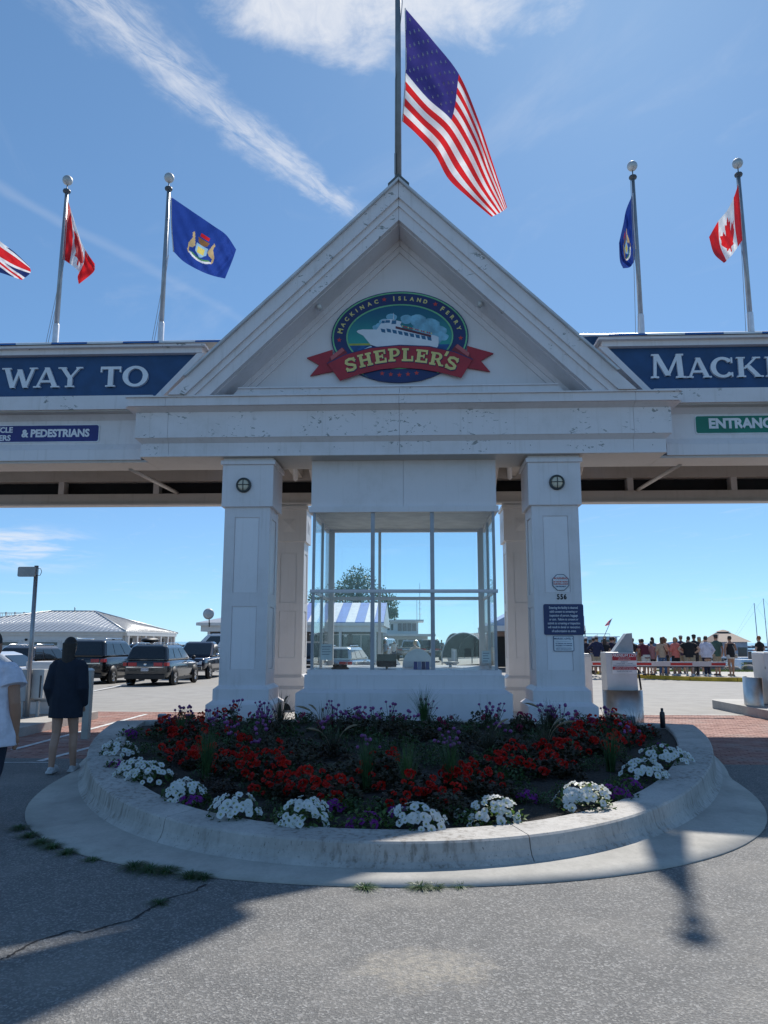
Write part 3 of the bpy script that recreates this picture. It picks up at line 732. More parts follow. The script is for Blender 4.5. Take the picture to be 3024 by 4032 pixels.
for a, bb in ((-3.03, 0), (0, 2.93)):
    MB().prism([(XC + a - (.2 if a < 0 else -.003), 6.057), (XC + bb + (.2 if bb > 0 else -.003), 6.057), (XC + bb - (0 if bb > 0 else .003), 6.30), (XC + a + (0 if a < 0 else .003), 6.30)], 13.72, 14.2).build('gable_sill', PEEL2, gate)
    MB().box(XC + a + .003, XC + bb - .003, 13.68, 14.2, 6.301, 6.325).build('sill_cap', WHITE, gate)
MB().prism([(XC, 10.33), (XC - .2, 10.13), (XC - .2, 10.06), (XC, 10.255), (XC + .2, 10.06), (XC + .2, 10.13)], 13.22, 13.75).build('ridge_cap', mat('ridge_lead', (.10, .11, .11), .6), gate)
for s in (-1, 1):                                           # small spot lamps under the rake
    x, z = XC + s * 1.52, 9.45 - SL * 1.52 - .02
    c = MB().tube([(x, 13.75, z + .02), (x, 13.72, z - .05)], .025, 8).build('rake_spot', mat('spot_grey', (.45, .46, .47), .4, .4), gate)
    MB().lathe([(0, -.07), (.045, -.06), (.05, .04), (0, .05)], (x, 13.68, z - .06), 10, 0, 'y').build('spot_head', mat('spot_white', (.62, .62, .6), .4), c)
# ---- wings
BLUEP = mat('roof_blue', (.035, .13, .36), .35, .2); WHITEP = mat('roof_white', (.74, .75, .77), .35, .1)
for s in (-1, 1):
    def wx(a): return XC + s * a
    def wbox(name, m, a0, a1, y0, y1, z0, z1, bev=0):
        x0, x1 = sorted((wx(a0), wx(a1))); return BX(name, m, gate, x0, x1, y0, y1, z0, z1, bev)
    E0, E1 = 4.0, 13.2
    for a0, a1 in ((4.93, 8.9), (8.905, E1)):
        wbox('wing_fascia', PEEL2, a0, a1, 13.75, 14.4, 5.95, 6.215)
        wbox('wing_frieze', WHITE, a0, a1, 14.1, 14.4, 5.36, 5.83)
        wbox('wing_lower_fascia', WHITE, a0, a1, 14.02, 14.4, 5.03, 5.235)
    wbox('wing_cornice_soffit', TAN_BOUNCE, 4.93, E1, 13.8, 14.4, 5.925, 5.949)
    x0, x1 = sorted((wx(4.93), wx(E1)))
    MB().frus((x0, x1, 14.1, 14.4), 5.831, (x0, x1, 13.98, 14.4), 5.924).build('wing_crown_moulding', WHITE, gate)
    MB().frus((x0, x1, 14.02, 14.4), 5.236, (x0, x1, 14.095, 14.4), 5.359).build('wing_bed_moulding', WHITE, gate)
    wbox('wing_soffit', TAN_BOUNCE, 4.795, E1, 14.06, 14.75, 4.985, 5.029)
    wbox('wing_beam', TAN_BOUNCE, 4.81, E1, 14.45, 14.74, 5.031, 5.60)
    # blue sign board parallelogram with white frame
    bl = [(wx(4.70), 6.27), (wx(E1), 6.27), (wx(E1), 7.10), (wx(3.90), 7.10)]
    brd = thing('name_board', 'dark blue name board with white serif letters reading ' + ('WAY TO' if s < 0 else 'MACKI'), 'sign', (wx(8), 14.0, 6.27))
    MB().prism(bl, 14.0, 14.3).build('board', NAVY, brd)
    wbox('board_frame', WHITE, 3.80, E1, 13.88, 14.32, 7.10, 7.20)
    MB().prism([(wx(4.70), 6.216), (wx(3.895), 7.10), (wx(3.74), 7.10), (wx(4.55), 6.216)], 13.90, 14.32).build('board_frame', WHITE, gate)
    wbox('board_shelf', WHITE, 4.72, E1, 13.9, 14.35, 6.2155, 6.268)
    wbox('eave_board', PEEL2, 3.72, E1, 13.78, 14.32, 7.201, 7.25)
    # striped standing panels on both slopes
    n = int((E1 - 3.2) / .70)
    for k in range(n):
        a0 = 3.2 + k * .70; mt = BLUEP if (k + (s < 0)) % 2 else WHITEP
        for sl in (0, 1):
            ya, yb = (13.74, 16.1) if sl == 0 else (18.75, 16.1)
            x0, x1 = sorted((wx(a0 + .004), wx(a0 + .696)))
            if sl == 1 and a0 < 3.9: continue
            MB().add([(x0, ya, 7.252), (x1, ya, 7.252), (x1, yb, 8.2), (x0, yb, 8.2), (x0, ya, 7.29), (x1, ya, 7.29), (x1, yb, 8.238), (x0, yb, 8.238)],
                     [(3, 2, 1, 0), (4, 5, 6, 7), (0, 1, 5, 4), (1, 2, 6, 5), (2, 3, 7, 6), (3, 0, 4, 7)]).build('roof_panel', mt, gate)
    x0, x1 = sorted((wx(3.3), wx(E1)))
    MB().prism([(15.98, 8.20), (16.1, 8.27), (16.22, 8.20)], x0, x1, 'x').build('ridge_strip', WHITEP, gate)
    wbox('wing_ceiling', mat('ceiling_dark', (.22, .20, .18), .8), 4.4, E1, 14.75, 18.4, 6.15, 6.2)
    # cross tie between the beams, downpipe
    x = wx(5.35)
    MB().tube([(x, 14.6, 4.99), (wx(5.62), 18.42, 5.25)], .05, 4).build('cross_tie', TAN_BOUNCE, gate)
    x = wx(3.72)
    MB().tube([(x, 15.0, 5.55), (x, 15.3, 5.42), (x + s * .0, 15.9, 5.1), (wx(3.45), 16.2, 4.98)], .045, 8).build('drain_pipe', TAN_BOUNCE, gate)
    MB().tube([(wx(5.0), 14.9, 5.50), (wx(3.3), 14.95, 5.46)], .025, 6).build('conduit_pipe', TAN_BOUNCE, gate)
# rear beam, slot, upper board, posts
X0, X1 = XC - 13.2, XC + 13.2
BX('rear_beam', TAN_BOUNCE, gate, X0, X1, 18.4, 18.72, 4.95, 5.225)
BX('rear_beam_cap', CREAM, gate, X0, X1, 18.36, 18.42, 4.935, 4.975)
BX('rear_upper_board', TAN_BOUNCE, gate, X0, X1, 18.4, 18.7, 5.545, 7.2)
BX('rear_slot_board', BLACK, gate, X0, X1, 18.66, 18.7, 5.2251, 5.5449)
for a in (-8.55, -6.15, -3.75, -2.1, 1.42, 3.1, 5.45, 7.9): BX('slot_post', CREAM, gate, XC + a - .07, XC + a + .07, 18.41, 18.66, 5.2255, 5.5445)
for s in (-1, 1):
    x0, x1 = sorted((XC + s * 3.15, XC + s * 4.15))
    MB().prism([(x0, 4.85), (x1 if s > 0 else x0 - .0, 4.85), (x1, 4.95), (x0, 4.95)] if s > 0 else [(x0 + .12, 4.86), (x1, 4.86), (x1, 4.949), (x0, 4.949)], 18.42, 18.68).build('beam_bracket', CREAM, gate)
    MB().tube([(XC + s * 2.1, 14.75, 5.40), (XC + s * 2.25, 15.8, 5.0)], .05, 4).build('ceiling_strut', CREAM, gate)
    for q in (0, 1): MB().tube([(XC + s * (1.98 + .13 * q), 16.9, 5.95), (XC + s * (1.98 + .13 * q), 17.0, 5.5), (XC + s * (2.02 + .13 * q), 18.36, 5.1), (XC + s * (2.02 + .13 * q), 18.36, 4.9)], .04, 6).build('conduit_pipe', CREAM, gate)
BX('centre_ceiling', TAN_BOUNCE, gate, XC - 4.3, XC + 4.3, 14.76, 18.38, 5.95, 6.0)
for s in (-1, 1): BX('cross_beam', TAN_BOUNCE, gate, XC + s * 2.6 - .1, XC + s * 2.6 + .1, 14.76, 18.38, 5.60, 5.949)

# ================================================================== SIGNS ON THE GATE
def stroke(path, w):
    polys = []
    for i in range(len(path) - 1):
        a, bb = Vector(path[i]), Vector(path[i + 1]); d = (bb - a); n = Vector((-d.y, d.x)).normalized() * w / 2; e = d.normalized() * w * .22
        polys.append([tuple(a - e + n), tuple(a - e - n), tuple(bb + e - n), tuple(bb + e + n)])
    return polys
def bar(x0, y0, x1, y1, w): return [(x0 - w / 2, y0), (x0 + w / 2, y0), (x1 + w / 2, y1), (x1 - w / 2, y1)]
def rect(x0, x1, y0, y1): return [(x0, y0), (x1, y0), (x1, y1), (x0, y1)]
def serif(x, y, l): return rect(x - l / 2, x + l / 2, y, y + .07) if y < .5 else rect(x - l / 2, x + l / 2, y - .07, y)
def arc(cx, cy, rx, ry, wx_, wy_, a0, a1, n=18):
    out = []
    for i in range(n):
        t0, t1 = R(a0 + (a1 - a0) * i / n), R(a0 + (a1 - a0) * (i + 1) / n)
        P = lambda t, k: (cx + (rx - wx_ * k) * math.cos(t), cy + (ry - wy_ * k) * math.sin(t))
        out.append([P(t0, 0), P(t1, 0), P(t1, 1), P(t0, 1)])
    return out
GL = {'W': ([bar(.17, 1, .47, 0, .21), bar(.47, 0, .73, .92, .12), bar(.73, .92, 1.02, 0, .21), bar(1.02, 0, 1.33, 1, .13), serif(.17, 1, .40), serif(1.33, 1, .34)], 1.5),
      'A': ([bar(.14, 0, .56, 1, .12), bar(.98, 0, .56, 1, .23), rect(.30, .84, .25, .36), serif(.14, 0, .34), serif(.98, 0, .40)], 1.15),
      'Y': ([bar(.16, 1, .55, .45, .23), bar(.98, 1, .55, .45, .13), rect(.44, .66, 0, .46), serif(.16, 1, .40), serif(.98, 1, .32), serif(.55, 0, .44)], 1.12),
      'T': ([rect(.40, .64, 0, 1), rect(.03, 1.01, .87, 1), rect(.03, .10, .72, .9), rect(.94, 1.01, .72, .9), serif(.52, 0, .46)], 1.05),
      'O': (arc(.58, .5, .58, .52, .24, .13, 0, 360, 28), 1.16),
      'M': ([bar(.16, 0, .22, 1, .13), bar(1.26, 0, 1.20, 1, .23), bar(.24, 1, .72, .10, .23), bar(1.18, 1, .72, .10, .13), serif(.16, 0, .34), serif(1.26, 0, .42), serif(.18, 1, .26), serif(1.26, 1, .28)], 1.42),
      'C': (arc(.56, .5, .56, .52, .24, .13, 38, 322, 24) + [rect(.94, 1.01, .70, .98), rect(.94, 1.01, .02, .24)], 1.08),
      'K': ([rect(.08, .31, 0, 1), bar(.34, .42, .92, 1, .14), bar(.50, .58, 1.0, 0, .26), serif(.195, 0, .40), serif(.195, 1, .40), serif(.92, 1, .36), serif(1.0, 0, .40)], 1.2),
      'I': ([rect(.10, .33, 0, 1), serif(.215, 0, .42), serif(.215, 1, .42)], .44),
      'N': ([bar(.18, 0, .18, 1, .12), bar(1.0, 0, 1.0, 1, .12), bar(.2, 1, 1.0, 0, .22), serif(.18, 0, .34), serif(1., 1, .34), serif(.14, 1, .2)], 1.2),
      'S': (stroke([(.86, .74), (.74, .88), (.52, .93), (.28, .86), (.22, .70), (.34, .56), (.60, .46), (.78, .34), (.76, .17), (.55, .07), (.30, .10), (.14, .26)], .20) + [rect(.80, .90, .62, .98), rect(.10, .20, .02, .34)], 1.0),
      'H': ([rect(.12, .36, 0, 1), rect(.70, .94, 0, 1), rect(.3, .75, .42, .58), rect(.02, .46, 0, .15), rect(.6, 1.04, 0, .15), rect(.02, .46, .85, 1), rect(.6, 1.04, .85, 1)], 1.06),
      'E': ([rect(.12, .38, 0, 1), rect(.02, .90, 0, .16), rect(.02, .88, .84, 1), rect(.3, .66, .43, .58), rect(.76, .90, .1, .36), rect(.74, .88, .66, .9), rect(.58, .68, .34, .67)], .95),
      'P': ([rect(.12, .38, 0, 1), rect(.02, .54, 0, .15), rect(.02, .5, .85, 1), rect(.3, .5, .36, .50)] + arc(.5, .68, .38, .32, .22, .15, -90, 90, 12), .92),
      'L': ([rect(.12, .38, 0, 1), rect(.02, .86, 0, .16), rect(.02, .52, .85, 1), rect(.72, .86, .1, .42)], .9),
      'R': ([rect(.12, .38, 0, 1), rect(.02, .48, 0, .15), rect(.02, .5, .85, 1), rect(.3, .5, .40, .53), bar(.58, .45, .86, 0, .26), rect(.74, 1.06, 0, .13)] + arc(.5, .70, .38, .30, .22, .15, -90, 90, 12), 1.04),
      "'": ([bar(.10, .62, .20, 1, .2)], .34)}
def glyph(name, ch, m, par, x, z, y, h, sx=1., rot=0., th=.02, mats=None):
    polys, adv = GL[ch]; o = MB(); ca, sa = math.cos(rot), math.sin(rot)
    for i, p in enumerate(polys):
        q = []
        for (px, pz) in p:
            px = (px - adv / 2) * h * sx; pz = (pz - .5) * h
            q.append((x + px * ca - pz * sa, z + px * sa + pz * ca))
        o.prism(q, y - th - i * .00045, y + .002)
    return o.build(name, m, par)
brds = [o for o in COL.objects if o.name.startswith('name_board')]
for ch, x0, x1 in (('W', -8.07, -7.38), ('A', -7.43, -6.94), ('Y', -6.95, -6.49), ('T', -6.14, -5.71), ('O', -5.69, -5.19)):
    glyph('letter', ch, LETTER, brds[0], (x0 + x1) / 2, 6.665, 13.998, .405, (x1 - x0) / (GL[ch][1] * .405), th=.045)
for ch, x0, x1, h_ in (('M', 4.36, 4.98, .47), ('A', 5.02, 5.46, .39), ('C', 5.46, 5.89, .39), ('K', 5.94, 6.42, .39), ('I', 6.46, 6.64, .39), ('N', 6.70, 7.14, .39), ('A', 7.2, 7.62, .39), ('C', 7.64, 8.06, .39)):
    glyph('letter', ch, LETTER, brds[1], (x0 + x1) / 2, 6.49 + h_ / 2, 13.998, h_, (x1 - x0) / (GL[ch][1] * h_), th=.045)
def rrect(x0, x1, z0, z1, r, n=5):
    pts = []
    for cx, cz, a in ((x1 - r, z0 + r, -90), (x1 - r, z1 - r, 0), (x0 + r, z1 - r, 90), (x0 + r, z0 + r, 180)):
        pts += [(cx + r * math.cos(R(a + 90 * k / n)), cz + r * math.sin(R(a + 90 * k / n))) for k in range(n + 1)]
    return pts
SIGNW = mat('sign_white', (.72, .74, .76), .45)
def dsign(label, x0, x1, z0, z1, col, y=14.097, par=None):
    s_ = thing('direction_sign', label, 'sign', ((x0 + x1) / 2, y, z0))
    MB().prism(rrect(x0, x1, z0, z1, .05), y - .012, y).build('border', SIGNW, s_)
    MB().prism(rrect(x0 + .018, x1 - .018, z0 + .018, z1 - .018, .04), y - .015, y - .0121).build('face', col, s_)
    return s_
SB = mat('sign_royal', (.012, .016, .16), .4); SG = mat('sign_green', (.0, .17, .11), .4)
s_ = dsign('blue direction sign reading & PEDESTRIANS under the name board', -9.6, -6.13, 5.40, 5.755, SB)
TXT('lettering', '& PEDESTRIANS', .205, LETTER, s_, -6.99, 14.080, 5.575, ext=.003, bold=.009, sx=.93)
TXT('lettering', 'BICYCLE', .15, LETTER, s_, -7.84, 14.080, 5.65, ext=.003, bold=.005, align='RIGHT')
TXT('lettering', 'RIDERS', .15, LETTER, s_, -7.87, 14.080, 5.49, ext=.003, bold=.005, align='RIGHT')
s_ = dsign('green direction sign reading ENTRANCE under the name board', 5.15, 7.1, 5.44, 5.80, SG)
TXT('lettering', 'ENTRANCE', .255, LETTER, s_, 6.04, 14.080, 5.63, ext=.003, bold=.012, sx=.98)

# ---- oval emblem sign in the gable (units of the drawing: 1 = 2.66 mm)
U = .002657; OX, OZ, OY = -.345, 7.45, 14.148
em = thing('oval_emblem_sign', 'oval ferry emblem sign with ship picture and red ribbon in the gable', 'sign', (OX, OY, OZ - .95))
P_ = lambda x, z: (OX + (x - 829) * U, OZ - (z - 480) * U)
def epoly(rx, rz, cx=829, cz=480, n=56): return [P_(cx + rx * math.cos(2 * math.pi * k / n), cz + rz * math.sin(2 * math.pi * k / n)) for k in range(n)]
def ering(name, rx, rz, rx2, rz2, y0, y1, m):
    n = 64; o = MB()
    A = [P_(829 + rx * math.cos(2 * math.pi * k / n), 480 + rz * math.sin(2 * math.pi * k / n)) for k in range(n)]
    B = [P_(829 + rx2 * math.cos(2 * math.pi * k / n), 480 + rz2 * math.sin(2 * math.pi * k / n)) for k in range(n)]
    vs = [(x, y1, z) for x, z in A] + [(x, y0, z) for x, z in A] + [(x, y0, z) for x, z in B] + [(x, y1, z) for x, z in B]
    o.add(vs, [(j * n + k, j * n + (k + 1) % n, ((j + 1) % 4) * n + (k + 1) % n, ((j + 1) % 4) * n + k) for j in range(4) for k in range(n)])
    return o.build(name, m, em)
def flat(name, pts, y0, y1, m, par=None): return MB().prism([P_(*p) for p in pts], y0, y1).build(name, m, par or em)
GREENL = mat('emblem_green', (.16, .46, .22), .4); ENAVY = mat('emblem_navy', (.012, .025, .11), .4)
CRM = mat('emblem_cream', (.66, .57, .20), .4); ERED = mat('emblem_red', (.36, .015, .025), .4); ERED2 = mat('emblem_dark_red', (.20, .01, .016), .4)
ESTAR = mat('emblem_star', (.55, .04, .025), .4)
m, t, b = newmat('emblem_sky'); x, y, z = t.sep(t.pos)      # painted sky of the picture: deep teal above, paler low down
t.put(b.inputs['Base Color'], t.mix(t.ss(t.m('ADD', z, t.m('MULTIPLY', t.noise(t.pos, 3, 3), .25)), OZ - .15, OZ + .75), (.03, .30, .26), (.006, .09, .16))); b.inputs['Roughness'].default_value = .4
ESKY = m
ECLOUD = mat('emblem_cloud', (.18, .40, .52), .4, var=.3, scale=5); ESEA = mat('emblem_sea', (.012, .09, .28), .4, var=.4, scale=6)
EHULL = mat('emblem_hull', (.62, .65, .70), .4, var=.06); EWIN = mat('emblem_window', (.03, .12, .22), .3)
Yb = OY
MB().prism(epoly(500, 350), Yb - .05, Yb).build('back_board', ENAVY, em)
ering('green_line', 492, 343, 481, 333, Yb - .054, Yb - .0501, GREENL)
ering('navy_band', 480, 332, 391, 250, Yb - .053, Yb - .0501, ENAVY)
ering('green_line', 390, 249, 379, 239, Yb - .056, Yb - .0501, GREENL)
MB().prism(epoly(378, 238), Yb - .052, Yb - .0501).build('picture', ESKY, em)
y1 = Yb - .0521
sea = [(451, 545), (1207, 545)] + [(829 + 378 * math.cos(R(a)), 480 + 238 * math.sin(R(a))) for a in range(20, 165, 8)]
flat('painted_sea', sea, y1 - .0005, y1, ESEA)
flat('painted_sunset', [(455, 530), (640, 530), (640, 545), (455, 545)], y1 - .0005, y1, mat('emblem_yellow', (.35, .36, .05), .4))
random.seed(8)
for i, (cx, cz, r) in enumerate([(720, 375, 42), (690, 400, 36), (770, 335, 40), (655, 410, 25), (1050, 400, 70), (1110, 450, 62), (960, 360, 60), (1000, 440, 80), (880, 350, 45), (1150, 490, 35), (1085, 500, 60)]):
    flat('painted_cloud', [(cx + r * math.cos(2 * math.pi * k / 14) * (1 + .12 * math.sin(5 * k)), cz + r * .8 * math.sin(2 * math.pi * k / 14)) for k in range(14)], y1 - .001 - i * .0002, y1 - .0006, ECLOUD)
y2 = y1 - .0045
flat('ship_superstructure', [(660, 428), (692, 380), (768, 376), (838, 394), (852, 420), (1085, 478), (1112, 490), (1112, 540), (760, 470)], y2 - .001, y2, EHULL)
flat('ship_hull', [(515, 440), (525, 428), (560, 422), (650, 425), (770, 442), (900, 468), (1060, 502), (1112, 517), (1108, 560), (1085, 585), (900, 580), (660, 556), (618, 541), (590, 505), (563, 470), (530, 452)], y2 - .002, y2 - .0011, mat('emblem_hull_white', (.66, .69, .73), .4, var=.05))
flat('ship_bootline', [(618, 543), (660, 558), (900, 584), (1090, 590), (1080, 610), (640, 580)], y2 - .002, y2 - .0011, ENAVY)
flat('ship_wheelhouse', [(698, 352), (768, 347), (845, 368), (832, 394), (768, 378), (692, 382)], y2 - .002, y2 - .0011, EHULL)
for a in ((700, 356, 722, 378), (727, 354, 760, 375), (774, 356, 806, 385)): flat('ship_window', [(a[0], a[1]), (a[2], a[1] + 1), (a[2] - 2, a[3]), (a[0] - 5, a[3])], y2 - .003, y2 - .0021, EWIN)
for k in range(9):
    xa = 690 + k * 42; za = 418 + max(0, k - 1) * 9.5
    flat('ship_window', [(xa, za), (xa + 32, za + 7), (xa + 36, za + 34), (xa + 8, za + 28)], y2 - .0032, y2 - .0021, EWIN)
flat('ship_name_band', [(800, 402), (1058, 474), (1058, 492), (800, 420)], y2 - .0034, y2 - .0022, mat('emblem_maroon', (.10, .02, .03), .4))
for i in range(16): 
    xa = 850 + i * 14; za = 408 + i * 3.9; flat('painted_passenger', [(xa - 4, za), (xa + 4, za + 1), (xa + 4, za - 10), (xa - 4, za - 11)], y2 - .0028, y2 - .0016, ESTAR if i % 3 else CRM)
flat('painted_mast', [(782, 348), (788, 348), (786, 300), (783, 300)], y2 - .003, y2 - .001, EHULL)
flat('painted_wake', [(565, 575), (620, 550), (660, 565), (900, 530), (1000, 505), (1080, 545), (1110, 580), (1130, 600), (560, 600)], y2 - .0015, y2 - .0003, mat('emblem_foam', (.45, .60, .70), .5, var=.4, scale=9))
# ribbon: tails, folds and the arched band
yr = Yb - .060
for sx in (1, -1):
    mr = lambda L: [(x if sx > 0 else 1658 - x, z - (0 if sx > 0 else 14)) for x, z in L]
    flat('ribbon_tail', mr([(152, 634), (340, 575), (340, 740), (180, 772), (245, 690)]), yr, yr + .05, ERED)
    flat('ribbon_fold', mr([(318, 650), (322, 632), (418, 563), (455, 612), (440, 655), (305, 690)]), yr - .012, yr - .0005, ERED2)
    flat('ribbon_fold_edge', mr([(325, 632), (410, 563), (428, 585), (335, 660)]), yr - .016, yr - .0125, mat('emblem_red_pale', (.45, .10, .10), .4))
top = [(303, 680), (440, 612), (620, 566), (830, 550), (1040, 562), (1225, 606), (1355, 666)]
bot = [(1272, 806), (1130, 765), (985, 736), (830, 722), (690, 734), (540, 768), (398, 816)]
flat('ribbon_band', top + bot, yr - .030, yr - .0165, ERED)
edge = [(x, z - 5) for x, z in top] + [(x, z + 5) for x, z in reversed(top)]
def band(pts, w, name, y, m):
    o = MB()
    for a, bb in zip(pts[:-1], pts[1:]):
        o.prism([P_(a[0], a[1]), P_(bb[0], bb[1]), P_(bb[0], bb[1] + w), P_(a[0], a[1] + w)], y - .0015, y)
    o.build(name, m, em)
band(top, 7, 'ribbon_outline', yr - .0305, ENAVY)
for ch, x, z, rt in (('S', 475, 697, 17), ('H', 580, 664, 13), ('E', 690, 640, 8), ('P', 790, 628, 2.5), ('L', 888, 629, -2), ('E', 990, 641, -7), ('R', 1098, 664, -11), ("'", 1163, 655, -14), ('S', 1205, 697, -17)):
    X, Z = P_(x, z)
    glyph('letter_outline', ch, ENAVY, em, X + .008, Z - .008, yr - .0302, .272, 1.0, R(rt), .006)
    glyph('letter', ch, CRM, em, X, Z, yr - .037, .262, 1.0, R(rt), .008)
def star(cx, cz, r, name='star', y=None):
    pts = [(cx + (r if k % 2 == 0 else r * .42) * math.sin(math.pi * k / 5), cz - (r if k % 2 == 0 else r * .42) * math.cos(math.pi * k / 5)) for k in range(10)]
    flat(name, pts, (y or Yb - .0575), (y or Yb - .0575) + .004, ESTAR)
for c in ((388, 501), (1272, 500), (716, 193), (1091, 236), (702, 761), (765, 769), (827, 773), (889, 769), (951, 761)): star(*c, 19)
flat('lower_navy', [(560, 765), (690, 735), (830, 722), (985, 736), (1110, 762), (985, 818), (830, 830), (680, 818)], Yb - .0550, Yb - .0538, ENAVY)
def ringtxt(s, angs, big):
    for i, (ch, a) in enumerate(zip(s, angs)):
        th = R(a); x, z = 829 + 437 * math.cos(th), 480 - 292 * math.sin(th)
        nx, nz = math.cos(th) / 437, math.sin(th) / 292; rot = math.atan2(nz, nx) - math.pi / 2
        me = text_mesh(ch, .135 if i == 0 else .108, ext=.002, bold=.0045)
        me.materials.clear(); me.materials.append(CRM); X, Z = P_(x, z)
        me.transform(Matrix.Translation((X, Yb - .0560, Z)) @ Matrix.Rotation(-rot, 4, 'Y')); put('letter', me, em)
ringtxt('MACKINAC', [170.5, 161, 152, 143, 136, 129, 120.5, 113], 1)
ringtxt('ISLAND', [95.5, 90, 84.5, 78, 71, 64.5], 1)
ringtxt('FERRY', [44.5, 37, 29, 20.5, 11], 1)

# ---- small signs and numbers on the column beside the exit lane
cx, fy = 2.525, 13.849
s_ = thing('notice_sign', 'white octagonal camera notice sticker with dark border on the gate column', 'sign', (cx, fy, 2.53))
oc = lambda r: [(cx + r * math.cos(R(22.5 + 45 * k)), 2.675 + r * math.sin(R(22.5 + 45 * k))) for k in range(8)]
MB().prism(oc(.158), fy - .004, fy + .009).build('border', mat('sticker_dark', (.06, .10, .16), .5), s_); MB().prism(oc(.146), fy - .006, fy - .0041).build('face', SIGNW, s_)
for k, (tx, zz, sz, c) in enumerate((('WARNING', 2.745, .05, ESTAR), ('24 HOUR VIDEO', 2.685, .036, ESTAR), ('SURVEILLANCE', 2.645, .038, ESTAR), ('THIS PROPERTY', 2.60, .026, NAVY))): TXT('lettering', tx, sz, c, s_, cx, fy - .007, zz, ext=.001, bold=.0012)
s_ = thing('house_number', 'black street number 556 on the white gate column', 'number', (2.535, fy, 2.37))
for k, ch in enumerate('556'): TXT('digit', ch, .125, BLACK, s_, 2.475 + k * .06, fy - .003, 2.415, ext=.003, bold=.004, sx=.8)
s_ = thing('notice_sign', 'dark blue consent notice board with seven lines of white text', 'sign', (2.555, fy, 1.75))
MB().prism(rrect(2.205, 2.905, 1.75, 2.29, .03), fy - .012, fy - .0005).build('board', mat('notice_navy', (.012, .03, .12), .4), s_)
for k, tx in enumerate(('Entering the facility is deemed', 'valid consent to screening or', 'inspection of person, baggage', 'or cars.  Failure to consent or', 'submit to screening or inspection', 'will result in denial or revocation', 'of authorization to enter.')):
    TXT('lettering', tx, .058, LETTER, s_, 2.555, fy - .0135, 2.225 - k * .068, ext=.001, bold=.0008, sx=.72)
s_ = thing('notice_sign', 'small white security level notice below the blue notice board', 'sign', (2.54, fy, 1.46))
MB().prism(rrect(2.36, 2.72, 1.465, 1.735, .02), fy - .004, fy + .009).build('border', mat('sticker_line', (.10, .13, .2), .5), s_); MB().prism(rrect(2.372, 2.708, 1.477, 1.723, .015), fy - .006, fy - .0041).build('face', SIGNW, s_)
for tx, zz, sz in (('MARSEC LEVEL 1', 1.685, .045), ('_________________', 1.65, .03), ('ALL PERSONS AND VEHICLES', 1.60, .022), ('ARE SUBJECT TO SCREENING', 1.565, .022), ('_________________', 1.545, .03), ('REPORT SUSPICIOUS ACTIVITY', 1.505, .02)): TXT('lettering', tx, sz, NAVY, s_, 2.54, fy - .007, zz, ext=.001, bold=.0008)

# ---- round bulkhead lamps
for x, z, w_ in ((-3.22, 4.47, 'the plain column'), (2.51, 4.48, 'the column carrying the notices')):
    fyl = 13.795
    l = thing('bulkhead_lamp', 'round caged bulkhead lamp high on ' + w_, 'lamp', (x, fyl, z - .14))
    BRZ = mat('lamp_bronze', (.075, .085, .085), .45, .4)
    MB().lathe([(0, .0), (.14, .0), (.142, -.03), (.128, -.06), (.108, -.062), (.108, -.03)], (x, fyl, z), 24, 0, 'y').build('housing', BRZ, l)
    MB().lathe([(.108, -.035), (.09, -.065), (.05, -.078), (0, -.081)], (x, fyl, z), 20, 0, 'y').build('lens', mat('lamp_lens', (.66, .60, .46), .35), l)
    c = MB().tube([(x - .115, fyl - .06, z), (x - .06, fyl - .085, z), (x, fyl - .092, z), (x + .06, fyl - .085, z), (x + .115, fyl - .06, z)], .008, 6)
    c.tube([(x, fyl - .06, z - .115), (x, fyl - .085, z - .06), (x, fyl - .0925, z), (x, fyl - .085, z + .06), (x, fyl - .06, z + .115)], .008, 6).build('cage', BRZ, l)

# ================================================================== TICKET BOOTH
BL_, BR_, BF, BB = -1.96, 1.40, 14.05, 16.75
booth = thing('ticket_booth', 'white ticket booth with tall glass panes standing between the gate columns', 'booth', (-.28, 15.4, .05))
MB().box(BL_ - .22, BR_ + .22, BF - .28, BB + .2, .05, .73).frus((BL_ - .22, BR_ + .22, BF - .28, BB + .2), .73, (BL_ - .1, BR_ + .12, BF - .13, BB + .1), .80).build('base_plinth', WHITE, booth, .008)
BX('base_wall', WHITE, booth, BL_ - .09, BR_ + .10, BF - .12, BB + .09, .801, 1.04)
BX('window_sill', WHITE, booth, BL_ - .05, BR_ + .06, BF - .06, BB + .04, 1.041, 1.13)
BX('upper_wall', WHITE, booth, BL_ - .04, -.2825, BF + .02, BF + .1, 4.10, 5.02); BX('upper_wall', WHITE, booth, -.2775, BR_ + .04, BF + .02, BF + .1, 4.10, 5.02)
for x in (BL_ - .04, BR_ - .04): BX('upper_side_wall', WHITE, booth, x, x + .08, BF + .1, BB, 4.10, 5.6)
BX('upper_rear_wall', CREAM, booth, BL_ - .04, BR_ + .04, BB - .06, BB + .02, 4.18, 5.6)
BX('head_trim', WHITE, booth, BL_ - .07, BR_ + .07, BF - .06, BF + .06, 3.99, 4.099)
for x in (BL_ - .06, BR_ - .02): BX('head_trim', WHITE, booth, x, x + .08, BF + .0605, BB + .05, 3.99, 4.099)
BX('head_trim', WHITE, booth, BL_ + .02, BR_ - .02, BB - .06, BB + .05, 4.0, 4.179)
BX('booth_ceiling', mat('booth_ceiling_paint', (.62, .60, .56), .6, var=.15), booth, BL_ + .02, BR_ - .02, BF + .061, BB - .06, 4.06, 4.099)
